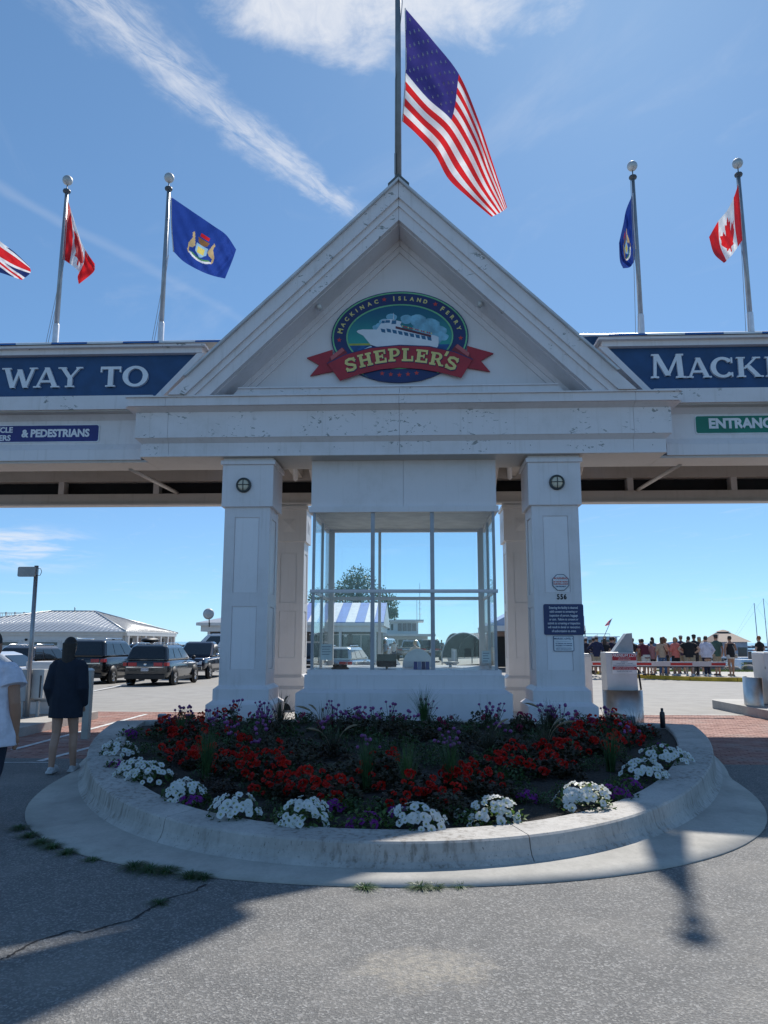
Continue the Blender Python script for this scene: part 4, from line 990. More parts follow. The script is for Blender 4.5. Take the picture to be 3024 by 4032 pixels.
for s, x in ((1, BL_), (-1, BR_)):
    MB().box(min(x, x + s * .05), max(x, x + s * .05), BF - .005, BF + .05, 1.131, 3.989).build('corner_post', DKBRZ, booth)
    MB().box(min(x, x + s * .12), max(x, x + s * .12), BB - .09, BB, 1.131, 3.989).build('corner_post', CREAM, booth)
    for y in (15.35,): BX('side_mullion', CREAM, booth, min(x, x + s * .05), max(x, x + s * .05), y - .03, y + .03, 1.131, 3.989)
    BX('side_rail', CREAM, booth, min(x, x + s * .04), max(x, x + s * .04), BF + .051, BB - .091, 2.50, 2.55)
    ys_ = [BF + .05, 15.32, BB - .09]
    for ya, yb in zip(ys_[:-1], ys_[1:]):
        BX('pane', GLASS, booth, x + s * .02, x + s * .026, ya + .06, yb - .005, 1.132, 2.499); BX('pane', GLASS, booth, x + s * .02, x + s * .026, ya + .06, yb - .005, 2.551, 3.988)
MX = [BL_ + .05, -.845, .250, BR_ - .05]
for x in MX[1:3]: BX('mullion', DKBRZ, booth, x - .036, x + .036, BF - .004, BF + .045, 1.131, 3.989)
BX('transom', ALU, booth, BL_ - .03, BR_ + .03, BF - .03, BF - .0045, 2.50, 2.565); BX('transom', WHITE, booth, BL_ - .01, BR_ + .01, BF - .05, BF - .031, 2.52, 2.56)
for a, bb in zip(MX[:-1], MX[1:]):
    for z0, z1 in ((1.132, 2.50), (2.565, 3.988)): BX('pane', GLASS, booth, a + (.03 if a > BL_ + .1 else 0), bb - (.03 if bb < BR_ - .1 else 0), BF + .015, BF + .021, z0, z1)
RX = [BL_ + .12, -.85, .28, BR_ - .12]
for x in RX[1:3]: BX('rear_mullion', CREAM, booth, x - .03, x + .03, BB - .06, BB - .01, 1.131, 3.999)
BX('rear_rail', CREAM, booth, BL_ + .121, BR_ - .121, BB - .065, BB - .005, 2.515, 2.585)
for a, bb in zip(RX[:-1], RX[1:]):
    for z0, z1 in ((1.132, 2.514), (2.586, 3.998)): BX('pane', GLASS, booth, a + .03, bb - .03, BB - .038, BB - .032, z0, z1)
BX('booth_floor', mat('booth_floor_grey', (.3, .29, .27), .7), booth, BL_ + .03, BR_ - .03, BF + .06, BB - .07, .80, .85)
BX('counter', mat('counter_white', (.66, .66, .62), .4), booth, BL_ + .06, BR_ - .06, BF + .055, BF + .55, 1.06, 1.115)
BX('counter', mat('counter_white', (.66, .66, .62), .4), booth, BL_ + .06, BR_ - .06, BB - .5, BB - .1, 1.06, 1.12)
# things standing in the booth
s_ = thing('round_top_board', 'white round-topped board standing on the booth counter', 'board', (-.03, 15.9, 1.06))
MB().box(-.07, .01, 15.5, 15.54, .85, 1.12).build('stand', CREAM, s_)
MB().prism([(-.03 + .30 * math.cos(math.pi * k / 20), 1.17 + .32 * math.sin(math.pi * k / 20)) for k in range(21)] + [(-.33, 1.10), (.27, 1.10)], 15.49, 15.52).build('panel', mat('board_white', (.66, .68, .70), .4), s_)
s_ = thing('brochure_holder', 'small holder of blue brochures on the booth counter', 'brochures', (.06, 14.3, 1.115))
BX('holder', mat('holder_clear', (.4, .44, .5), .3), s_, -.11, .19, 14.28, 14.36, 1.115, 1.17)
for k in range(4): BX('brochure', mat('brochure_%d' % k, ((.02, .05, .25), (.25, .3, .5), (.015, .03, .12), (.05, .10, .3))[k], .4), s_, -.10 + k * .072, -.035 + k * .072, 14.27, 14.279, 1.12, 1.27)
s_ = thing('desk_phone', 'dark rounded desk phone on the booth counter near the corner', 'telephone', (-1.45, 14.3, 1.115))
MB().ell((-1.45, 14.32, 1.14), (.17, .10, .05), 14, 6).build('base', BLK, s_); MB().tube([(-1.58, 14.3, 1.19), (-1.45, 14.3, 1.205), (-1.32, 14.3, 1.19)], [.02, .014, .02], 8).build('handset', BLK, s_)
for x in (-.62, .62):
    s_ = thing('swivel_stool', 'white pedestal stool inside the booth ' + ('by the round-topped board' if x < 0 else 'by the exit lane window'), 'stool', (x, 15.7, .85))
    MB().lathe([(0, 1.20), (.17, 1.20), (.18, 1.215), (.17, 1.235), (0, 1.24)], (x, 15.7, 0), 18).build('seat', mat('stool_white', (.65, .65, .62), .4), s_)
    MB().lathe([(.2, .85), (.2, .87), (.03, .9), (.03, 1.20)], (x, 15.7, 0), 14).build('pedestal', ALU, s_)
s_ = thing('ticket_screen', 'small dark flat monitor on the booth counter', 'monitor', (-.55, 14.4, 1.115))
BX('screen', BLK, s_, -.78, -.42, 14.42, 14.45, 1.17, 1.40, .006); BX('foot', BLK, s_, -.66, -.54, 14.40, 14.48, 1.115, 1.13); BX('neck', BLK, s_, -.62, -.58, 14.44, 14.46, 1.13, 1.18)
for x, z, w_, h_, lab in ((-1.78, 1.30, .21, .28, 'white paper notice taped inside the booth glass near the corner post'), (1.12, 1.25, .16, .22, 'small white card taped inside the booth glass by the exit lane')):
    s_ = thing('paper_notice', lab, 'notice', (x, 14.08, z)); BX('sheet', SIGNW, s_, x, x + w_, 14.076, 14.078, z, z + h_)
    for k in range(4): BX('text_line', NAVY, s_, x + .02, x + w_ - .03 - .02 * (k % 2), 14.0735, 14.0755, z + h_ - .05 - k * .045, z + h_ - .04 - k * .045)
# ================================================================== FLAGPOLES AND FLAGS
def clothmat(name, col, tr=.42):
    m, t, b = newmat(name)
    n = t.noise(t.node('ShaderNodeTexCoord').outputs['Object'], 9, 4)
    c = t.mix(n, tuple(k * .86 for k in col), tuple(min(1, k * 1.1) for k in col))
    t.put(b.inputs['Base Color'], c); b.inputs['Roughness'].default_value = .8
    bump(t, b, t.noise(t.node('ShaderNodeTexCoord').outputs['Object'], 7, 5, .65), .8, .035)
    tl = t.node('ShaderNodeBsdfTranslucent'); t.put(tl.inputs[0], c)
    mx = t.node('ShaderNodeMixShader'); mx.inputs[0].default_value = tr
    t.l.new(b.outputs[0], mx.inputs[1]); t.l.new(tl.outputs[0], mx.inputs[2]); t.l.new(mx.outputs[0], t.n['Material Output'].inputs[0]); return m
CRED = clothmat('cloth_red', (.62, .02, .025)); CWHITE = clothmat('cloth_white', (.74, .75, .77)); CBLUE = clothmat('cloth_navy', (.045, .04, .20), .38)
MBLUE = clothmat('cloth_royal', (.02, .055, .28)); UKB = clothmat('cloth_dark_navy', (.012, .03, .14), .3)
CTAN = clothmat('cloth_tan', (.55, .40, .20)); CGRN = clothmat('cloth_green', (.08, .25, .10)); CSKY = clothmat('cloth_sky', (.30, .50, .66)); CYEL = clothmat('cloth_yellow', (.66, .55, .14)); CBRN = clothmat('cloth_brown', (.24, .12, .05))
def cr(p, t):                                               # Catmull-Rom through list p, t in 0..1
    n = len(p) - 1; x = min(max(t * n, 0), n - 1e-9); i = int(x); f = x - i
    g = lambda k: Vector(p[k]) if 0 <= k <= n else (2 * Vector(p[0]) - Vector(p[1]) if k < 0 else 2 * Vector(p[n]) - Vector(p[n - 1]))
    a, b, c, d = g(i - 1), g(i), g(i + 1), g(i + 2)
    return .5 * (2 * b + (c - a) * f + (2 * a - 5 * b + 4 * c - d) * f * f + (3 * b - a - 3 * c + d) * f ** 3)
def flag(name, label, grid, Y, dyf, colf, mats, ns=96, nt=52, extra=None):
    fl = thing(name, label, 'flag', (grid[0][0][0], Y, grid[0][-1][1]))
    def S(s, t):
        col = [cr([row[k] for row in grid], s) for k in range(3)]
        q = cr(col, t)
        d = dyf(s, t) + (.022 * math.sin(31 * s + 9 * t) + .016 * math.sin(17 * t - 22 * s + 1.3)) * min(1, 4 * s); k = 1 + d / Y                         # measured on the pole plane, set to its depth
        return Vector((q.x * k, Y + d, 1.62 + (q.y - 1.62) * k))
    o = MB(); vs = [S(i / ns, j / nt) for i in range(ns + 1) for j in range(nt + 1)]
    off = len(o.v); o.v = [tuple(v) for v in vs]
    for i in range(ns):
        for j in range(nt):
            a = i * (nt + 1) + j; o.f.append((a, a + 1, a + nt + 2, a + nt + 1)); o.mi.append(colf((i + .5) / ns, (j + .5) / nt)); o.sm.append(True)
    o.build('cloth', mats, fl, recalc=False)
    MB().tube([S(0, k / 6) for k in range(7)], .014, 6).build('hoist_band', CWHITE, fl)
    if extra: extra(fl, S)
    return fl
G_US = [[(-.21, 14.27), (-.2, 12.9), (-.27, 11.73)], [(.34, 13.51), (.24, 12.3), (.01, 11.44)], [(.85, 12.74), (.71, 11.8), (.35, 11.01)], [(1.19, 11.81), (1.07, 11.11), (.61, 10.48)], [(1.46, 10.85), (1.34, 10.41), (.98, 10.08)], [(1.73, 9.84), (1.64, 9.76), (1.43, 9.65)]]
def us_dy(s, t):                                            # lower edge swings out, then back
    f = max(0, min(1, (s - .46) / .15)); f = f * f * (3 - 2 * f); g = max(0, min(1, (s - .90) / .1)); B = lerp(.60, -.12, f) + .5 * g
    return .95 * s + (t - .35) * B * min(1, 2.5 * s) + .16 * s * math.sin(6.5 * s + 3.4 * t) + .12 * math.sin(13 * s - 5 * t) * min(1, 3 * s) + .05 * math.sin(20 * t + 5 * s) * (1 - s)
def us_col(s, t): return 2 if (s < .4 and t < 7 / 13) else (0 if int(t * 13) % 2 == 0 else 1)
def us_stars(fl, S):
    SM = clothmat('cloth_star', (.62, .62, .68), .4)
    for r in range(9):
        for k in range(6 if r % 2 == 0 else 5):
            cs, ct = (.4 / 12) * (2 * k + 1 + (r % 2)), (7 / 13) * (r + 1) / 10
            P = []
            for q in range(10):
                rr = (.020 if q % 2 == 0 else .0078); P.append((cs + rr * .53 * math.sin(math.pi * q / 5), ct - rr * math.cos(math.pi * q / 5)))
            e = 1e-3; nn = (S(cs + e, ct) - S(cs, ct)).cross(S(cs, ct + e) - S(cs, ct)).normalized() * .006
            vs = [S(*p) + nn for p in P] + [S(cs, ct) + nn] + [S(*p) - nn for p in P] + [S(cs, ct) - nn]
            MB().add(vs, [(q, (q + 1) % 10, 10) for q in range(10)] + [(11 + q, 11 + (q + 1) % 10, 21) for q in range(10)]).build('star', SM, fl, recalc=False)
flag('national_flag', 'large stars and stripes flag on the gable pole', G_US, 13.65, us_dy, us_col, [CRED, CWHITE, CBLUE], 100, 52, us_stars)
def pip(x, y, poly):
    c = False; j = len(poly) - 1
    for i in range(len(poly)):
        if (poly[i][1] > y) != (poly[j][1] > y) and x < (poly[j][0] - poly[i][0]) * (y - poly[i][1]) / (poly[j][1] - poly[i][1]) + poly[i][0]: c = not c
        j = i
    return c
half = [(0, 0), (.10, .18), (.22, .12), (.17, .42), (.33, .26), (.37, .35), (.55, .31), (.48, .50), (.54, .56), (.27, .78), (.31, .88), (.04, .84), (.05, 1.0)]
leafp = [(.5 + x * .40, .10 + y * .80) for x, y in half] + [(.5 - x * .40, .10 + y * .80) for x, y in reversed(half)]
def ca_col(s, t): return 0 if (s < .25 or s > .75 or pip(s, t, leafp)) else 1
G_CL = [[(-8.13, 11.78), (-8.12, 10.97), (-8.11, 10.26)], [(-8.05, 11.6), (-7.95, 10.82), (-7.97, 10.16)], [(-7.91, 11.22), (-7.79, 10.67), (-7.85, 10.07)], [(-7.73, 10.73), (-7.65, 10.32), (-7.71, 9.93)], [(-7.55, 10.4), (-7.59, 10.09), (-7.73, 9.81)], [(-7.35, 10.12), (-7.37, 9.92), (-7.69, 9.63)]]
flag('leaf_flag', 'red and white maple leaf flag hanging in narrow folds', G_CL, 16.05, lambda s, t: .9 * s + .14 * math.sin(9 * s + 2 * t) * min(1, 3 * s), ca_col, [CRED, CWHITE], 96, 64)
G_CR = [[(7.18, 11.73), (7.18, 11.05), (7.17, 10.38)], [(7.05, 11.39), (7.03, 10.72), (7.06, 10.22)], [(6.88, 11.08), (6.88, 10.45), (6.92, 10.03)], [(6.68, 10.84), (6.67, 10.29), (6.79, 9.89)], [(6.45, 10.46), (6.53, 10.07), (6.73, 9.84)]]
flag('leaf_flag', 'red and white maple leaf flag spread by the wind with its leaf in full view', G_CR, 16.05, lambda s, t: -.9 * s + .12 * math.sin(8 * s + 3 * t) * min(1, 3 * s), ca_col, [CRED, CWHITE], 96, 64)
def mi_col(s, t):
    x, y = (s - .47) / .30 * 1.55, (t - .52) / .34                # emblem coordinates, about -1..1
    if abs(x) < .42 and -.30 < y < .45 and (y < .15 or abs(x) < .42 * (1 - (y - .15) / .35)): return 3 if (abs(x) < .26 and -.16 < y < .22) else 4
    for sg in (-1, 1):
        if pip(x * sg, y, [(.45, -.1), (.62, -.55), (.70, -.75), (.82, -.62), (.74, -.40), (.98, .05), (1.0, .45), (.88, .62), (.86, .2), (.62, .1)]): return 1
    if pip(x, y, [(-.42, -.62), (.42, -.62), (.30, -.38), (.1, -.32), (-.1, -.32), (-.30, -.38)]): return 6
    if abs(x) < .3 and -.85 < y < -.70: return 7
    d = x * x * .55 + (y + .2) ** 2
    if y > .45 and .70 < d < .98: return 5
    if y > .40 and .52 < d < .70: return 2
    return 0
MM = [MBLUE, CTAN, CGRN, CYEL, CSKY, CWHITE, CBRN, CRED]
G_ML = [[(-5.66, 11.74), (-5.62, 11.02), (-5.54, 10.38)], [(-5.17, 11.38), (-5.25, 10.67), (-5.28, 10.12)], [(-4.65, 11.0), (-4.86, 10.38), (-4.89, 9.89)], [(-4.34, 10.76), (-4.45, 10.2), (-4.6, 9.77)], [(-4.1, 10.4), (-4.18, 10.13), (-4.33, 9.7)]]
flag('state_flag', 'royal blue state flag with a coat of arms flying open', G_ML, 16.05, lambda s, t: .35 * s * (t - .3) + .10 * math.sin(7 * s + 3 * t) * min(1, 3 * s), mi_col, MM, 110, 84)
G_MR = [[(4.85, 11.56), (4.83, 10.88), (4.84, 10.22)], [(4.68, 11.17), (4.71, 10.55), (4.81, 10.0)], [(4.6, 10.83), (4.62, 10.22), (4.76, 9.87)], [(4.53, 10.56), (4.55, 10.0), (4.68, 9.78)], [(4.48, 10.36), (4.48, 9.95), (4.54, 9.76)]]
flag('state_flag', 'royal blue state flag folded limp against its pole with a frayed edge', G_MR, 16.05, lambda s, t: 1.25 * s + .22 * math.sin(11 * s + 2 * t) * min(1, 3 * s), mi_col, MM, 110, 84)
def uk_col(s, t):
    x, y = 2 * (.46 + .54 * s), .30 + .70 * t                 # only the fly half shows
    if abs(y - .5) < .10 or abs(x - 1) < .10: return 0
    if abs(y - .5) < .17 or abs(x - 1) < .17: return 1
    d1, d2 = abs((y - .5) - (x - 1) * .5) / 1.118, abs((y - .5) + (x - 1) * .5) / 1.118
    if min(d1, d2) < .033: return 0
    if min(d1, d2) < .10: return 1
    return 2
G_UK = [[(-10.8, 11.85), (-10.72, 11.03), (-10.65, 10.33)], [(-10.26, 11.37), (-10.19, 10.61), (-10.08, 10.09)], [(-9.65, 10.76), (-9.63, 10.31), (-9.58, 9.96)], [(-9.24, 10.44), (-9.24, 10.09), (-9.24, 9.84)], [(-8.87, 10.09), (-8.84, 9.93), (-9.02, 9.76)]]
flag('union_flag', 'red white and blue union flag with crossed diagonals', G_UK, 16.05, lambda s, t: .5 * s * (t - .3) + .10 * math.sin(7 * s + 2 * t) * min(1, 3 * s), uk_col, [CRED, CWHITE, UKB], 110, 70)
# poles
ROPE = mat('halyard', (.30, .32, .34), .8)
def pole(x, near_, hx):
    p = thing('flagpole', 'slim grey flagpole with a silver ball on top ' + near_, 'flagpole', (x, 16.1, 8.2))
    MB().tube([(x, 16.1, 8.6), (x, 16.1, 10.2), (x, 16.1, 11.95)], [.055, .05, .038], 12).build('shaft', GALV, p)
    MB().lathe([(.085, 8.15), (.085, 8.2), (.068, 8.24), (.068, 8.68), (.055, 8.70)], (x, 16.1, 0), 14).build('sleeve', WHITEP, p)
    MB().lathe([(.04, 11.93), (.08, 11.95), (.09, 11.98), (.08, 12.01), (.03, 12.02), (.012, 12.03), (.012, 12.17)], (x, 16.1, 0), 14).build('truck', mat('truck_dark', (.07, .08, .09), .5), p)
    MB().ell((x, 16.1, 12.26), .115, 20, 12).build('finial_ball', mat('finial_silver', (.50, .51, .50), .55, .5), p)
    MB().tube([(x + hx * .07, 16.05, 11.9), (x + hx * .09, 16.04, 10.3), (x - .16, 16.0, 8.2)], .006, 4).build('halyard', ROPE, p)
    MB().tube([(x + hx * .10, 16.05, 10.3), (x + hx * .03, 16.03, 9.4), (x - .11, 16.0, 8.2)], .006, 4).build('halyard', ROPE, p)
for x, n_, hx in ((-10.85, 'carrying the union flag', 1), (-8.16, 'carrying the narrow folded maple leaf flag', 1), (-5.75, 'carrying the open blue state flag', 1), (4.88, 'carrying the limp blue state flag', -1), (7.22, 'carrying the spread maple leaf flag', -1)): pole(x, n_, hx)
p = thing('flagpole', 'tall pole on the gable peak carrying the stars and stripes', 'flagpole', (-.35, 13.62, 10.3))
MB().tube([(-.35, 13.62, 10.2), (-.36, 13.62, 14.6), (-.38, 13.62, 17.6)], [.06, .055, .04], 14).build('shaft', mat('pole_grey', (.20, .22, .24), .45, .5), p)
MB().ell((-.38, 13.62, 17.72), .13, 16, 10).build('finial_ball', mat('finial_silver', (.50, .51, .50), .55, .5), p)
MB().box(-.43, -.40, 13.55, 13.59, 10.55, 10.98).build('halyard_weight', mat('weight_grey', (.25, .26, .27), .6), p, .006)
MB().tube([(-.415, 13.57, 10.98), (-.41, 13.57, 12.6), (-.27, 13.6, 14.35), (-.30, 13.6, 17.5)], .008, 5).build('halyard', ROPE, p)
MB().tube([(-.415, 13.57, 10.55), (-.415, 13.57, 10.32)], .012, 5).build('halyard', ROPE, p)
# ================================================================== LANE EQUIPMENT
CABW = mat('cabinet_white', (.62, .62, .63), .4, var=.06); CABG = mat('cabinet_grey', (.36, .37, .38), .45)
REDP = mat('barrier_red', (.50, .02, .015), .45); SRED = mat('sign_red', (.40, .015, .03), .4)
RUB = mat('rubber_black', (.015, .015, .016), .7)
pm_ = thing('pay_machine', 'white pay machine with a red and white premium lot sign', 'ticket machine', (4.22, 16.8, 0))
MB().frus((3.92, 4.56, 16.58, 17.1), 0, (3.90, 4.53, 16.6, 17.05), 1.42).build('housing', CABW, pm_, .012)
MB().prism([(4.10, 1.4205), (4.53, 1.4205), (4.515, 1.82), (4.40, 1.81)], 16.75, 17.0).build('top_fin', mat('fin_grey', (.40, .43, .46), .4), pm_)
BX('sign_plate', SIGNW, pm_, 4.03, 4.535, 16.575, 16.588, .98, 1.395)
BX('sign_band', SRED, pm_, 4.035, 4.53, 16.570, 16.5748, 1.25, 1.39); BX('sign_band', SRED, pm_, 4.035, 4.53, 16.570, 16.5748, 1.06, 1.125)
TXT('lettering', 'PREMIUM LOT', .082, LETTER, pm_, 4.28, 16.568, 1.35, ext=.001, bold=.0015, shear=.25, sx=.95)
for tx, z, c in (('$25 PER DAY / NIGHT', 1.303, LETTER), ('$50 HIGH SEASON NIGHT', 1.272, LETTER), ('PAYMENT BY', 1.22, NAVY), ('1. FRONT OFFICE    2. MACHINE', 1.185, NAVY), ('PLEASE QUESTION IN THE GARAGE OFFICE', 1.15, NAVY), ('PREMIUM LOT DOES NOT FILL IN THE', 1.105, LETTER), ('AND SPACES CANNOT LAST IN PREMIUM', 1.078, LETTER), ('DO NOT LOSE YOUR TICKET', 1.03, NAVY)):
    TXT('lettering', tx, .030 if c is NAVY else .028, c, pm_, 4.28, 16.568 if c is LETTER else 16.574, z, ext=.0006, sx=.8)
BX('coin_box', CABG, pm_, 4.545, 4.58, 16.7, 16.95, .95, 1.0)
gp = [(4.225 + .41 * math.cos(math.pi + math.pi * k / 18), 16.62 + .26 * math.sin(math.pi + math.pi * k / 18)) for k in range(19)]
vs = [(x, y, z) for z in (.0, .65) for x, y in gp]
o = MB().add(vs + [((x - 4.225) * .975 + 4.225, y + .008, z) for x, y, z in vs], [(k, k + 1, 20 + k, 19 + k) for k in range(18)] + [(38 + k, 57 + k, 58 + k, 39 + k) for k in range(18)] + [(19 + k, 20 + k, 58 + k, 57 + k) for k in range(18)], 0, True)
gd = o.build('guard', STEEL, None, recalc=True)
tag(gd, 'half-round stainless steel guard wrapped in front of the pay machine', 'guard')
MB().tube([(4.56, 16.75, 1.10), (4.60, 16.72, 1.05), (4.62, 16.72, .85), (4.64, 16.72, .62)], .02, 8).build('hose', RUB, pm_)
ba = thing('barrier_gate', 'white boom barrier with red stripes closing the exit lane', 'barrier', (3.92, 18.4, 0))
MB().box(3.60, 3.96, 18.2, 18.62, 0, 1.30).frus((3.60, 3.96, 18.2, 18.62), 1.30, (3.64, 3.92, 18.23, 18.58), 1.37).build('cabinet', CABW, ba, .01)
BX('boom', CABW, ba, 3.9, 7.13, 18.57, 18.615, 1.075, 1.185)
BX('boom_rubber', RUB, ba, 4.0, 7.10, 18.575, 18.61, 1.052, 1.0745)
for a, bb in ((4.06, 4.36), (5.08, 5.42), (5.86, 6.36), (6.80, 7.12)): BX('red_stripe', REDP, ba, a, bb, 18.564, 18.5695, 1.10, 1.155)
MB().lathe([(.02, -.03), (.05, -.02), (.05, .02), (.02, .03)], (3.99, 18.2, .95), 12, 0, 'x').build('door_lock', RUB, ba)
# island with cabinet on the far side of the exit lane
isl2 = struct(MB().prism([(7.42, 17.0), (7.9, 16.2), (9.6, 15.6), (9.6, 20.6), (7.5, 20.6), (7.35, 20.2)], 0, .20, 'z').build('lane_island', CURB))
gc = thing('ticket_cabinet', 'white ticket cabinet with no pedestrians sticker on the lane island', 'cabinet', (8.25, 18.9, .2))
MB().frus((8.04, 8.66, 18.45, 19.2), .2, (7.96, 8.66, 18.5, 19.15), 1.37).frus((7.96, 8.66, 18.5, 19.15), 1.37, (7.99, 8.62, 18.55, 19.1), 1.41).build('housing', CABW, gc, .012)
st = lambda cx, cz, r, n=20: [(cx + r * math.cos(2 * math.pi * k / n), cz + r * math.sin(2 * math.pi * k / n)) for k in range(n)]
MB().prism(st(8.20, 1.19, .062), 18.468, 18.476).build('round_sticker', BLACK, gc); TXT('lettering', 'GATE', .035, LETTER, gc, 8.20, 18.466, 1.19, ext=.001)
MB().prism(st(8.21, 1.03, .085), 18.462, 18.470).build('warning_ring', SRED, gc); MB().prism(st(8.21, 1.03, .072), 18.459, 18.4618).build('warning_face', SIGNW, gc)
o = MB().prism(st(8.21, 1.075, .015, 10), 18.455, 18.4588)
for q in ([(8.20, 1.06), (8.225, 1.055), (8.22, 1.02), (8.20, 1.02)], [(8.20, 1.02), (8.22, 1.02), (8.245, .97), (8.23, .97)], [(8.20, 1.02), (8.212, 1.015), (8.19, .97), (8.175, .975)]): o.prism(q, 18.4551, 18.4587)
o.build('walker_pictogram', BLACK, gc); MB().prism([(8.155, 1.075), (8.165, 1.085), (8.265, .985), (8.255, .975)], 18.4515, 18.4545).build('warning_bar', SRED, gc)
BX('small_sticker', CABG, gc, 7.965, 8.0, 18.480, 18.4875, 1.02, 1.08)
MB().lathe([(.02, 0), (.05, .0), (.05, -.04), (0, -.045)], (8.27, 18.47, .42), 12, 0, 'y').build('lock_knob', RUB, gc)
gp = [(7.80 + .26 * math.cos(R(100 + 160 * k / 14)), 18.6 + .42 * math.sin(R(100 + 160 * k / 14))) for k in range(15)]
vs = [(x, y, z) for z in (.2, .84) for x, y in gp]
gd = MB().add(vs + [(x + .01, y, z) for x, y, z in vs], [(k, k + 1, 16 + k, 15 + k) for k in range(14)] + [(30 + k, 45 + k, 46 + k, 31 + k) for k in range(14)] + [(15 + k, 16 + k, 46 + k, 45 + k) for k in range(14)], 0, True).build('guard', STEEL)
tag(gd, 'curved stainless steel guard beside the cabinet with the walker sticker', 'guard')
# island with meter cabinets, antenna pole and bollard on the pedestrian side
struct(MB().prism([(-9.6, 13.3), (-6.9, 13.3), (-6.85, 13.5), (-6.85, 16.6), (-9.6, 17.0)], -.012, .15, 'z').build('lane_island', CURB))
mc = thing('meter_cabinet', 'pair of grey electrical boxes mounted on steel channel legs', 'cabinet', (-7.75, 15.4, .15))
BX('box', CABG, mc, -8.06, -7.72, 15.25, 15.5, .45, 1.07, .008); BX('box', mat('box_pale', (.46, .48, .48), .45), mc, -7.70, -7.46, 15.3, 15.5, .5, 1.07, .008)
BX('box_door', mat('door_dark', (.06, .06, .065), .6), mc, -7.53, -7.50, 15.292, 15.2995, .52, .95)
for x in (-8.0, -7.86, -7.74, -7.55): BX('channel_leg', GALV, mc, x - .025, x + .025, 15.30, 15.36, .15, .4495)
BX('channel_leg', GALV, mc, -8.08, -7.44, 15.505, 15.54, .42, .47)
ap = thing('antenna_pole', 'thin steel pole carrying a flat grey antenna panel', 'pole', (-7.70, 15.2, .15))
MB().tube([(-7.70, 15.2, .15), (-7.73, 15.2, 3.13)], [.045, .04], 10).build('pole', GALV, ap)
MB().prism(rrect(-8.06, -7.70, 2.90, 3.10, .03), 15.10, 15.14).build('antenna_panel', mat('antenna_grey', (.40, .40, .39), .5), ap)
BX('bracket', GALV, ap, -7.79, -7.66, 15.1405, 15.16, 2.94, 3.08)
MB().tube([(-7.66, 15.12, 3.07), (-7.60, 15.12, 3.06), (-7.575, 15.12, 3.0), (-7.60, 15.12, 2.93), (-7.66, 15.12, 2.92)], .006, 6).build('cable', RUB, ap)
wc = thing('gate_cabinet', 'tall white cabinet behind the grey electrical boxes', 'cabinet', (-7.8, 16.2, .15))
MB().frus((-8.15, -7.3, 15.9, 16.5), .15, (-8.15, -7.3, 15.9, 16.5), 1.20).build('housing', CABW, wc, .01); BX('door_panel', CABW, wc, -8.1, -7.35, 15.888, 15.899, .25, 1.15)
bo_ = thing('bollard_post', 'beige square bollard post at the edge of the brick paving', 'bollard', (-5.64, 13.2, 0))
BX('post', mat('post_beige', (.40, .38, .34), .6), bo_, -5.70, -5.58, 13.14, 13.26, -.012, 1.13, .008); MB().frus((-5.705, -5.575, 13.135, 13.265), 1.131, (-5.67, -5.61, 13.17, 13.23), 1.17).build('post_cap', CABW, bo_)

# ================================================================== PEOPLE
SK = [mat('skin_%d' % i, c, .55, var=.06, obj=True) for i, c in enumerate(((.46, .26, .18), (.36, .19, .12), (.52, .33, .25), (.18, .09, .06)))]
def er(c, rx, ry, n=14, tilt=0): return [(c[0] + rx * math.cos(2 * math.pi * k / n), c[1] + ry * math.sin(2 * math.pi * k / n), c[2] + tilt * math.sin(2 * math.pi * k / n)) for k in range(n)]
def cmat(col, r=.85): return mat('fabric_%d_%d_%d' % tuple(int(c * 1000) for c in col), col, r, var=.14, scale=9, bmp=.3, bscale=35, obj=True)
ARMS = {'down': ((.255, -.03, 1.11), (.26, .05, .86)), 'front': ((.27, -.02, 1.12), (.10, .24, 1.12)), 'hip': ((.36, -.06, 1.14), (.20, .02, 1.0)), 'pocket': ((.29, -.06, 1.12), (.22, .06, .90)), 'back': ((.26, -.08, 1.12), (.28, -.06, .88)), 'up': ((.30, .10, 1.22), (.16, .22, 1.45))}
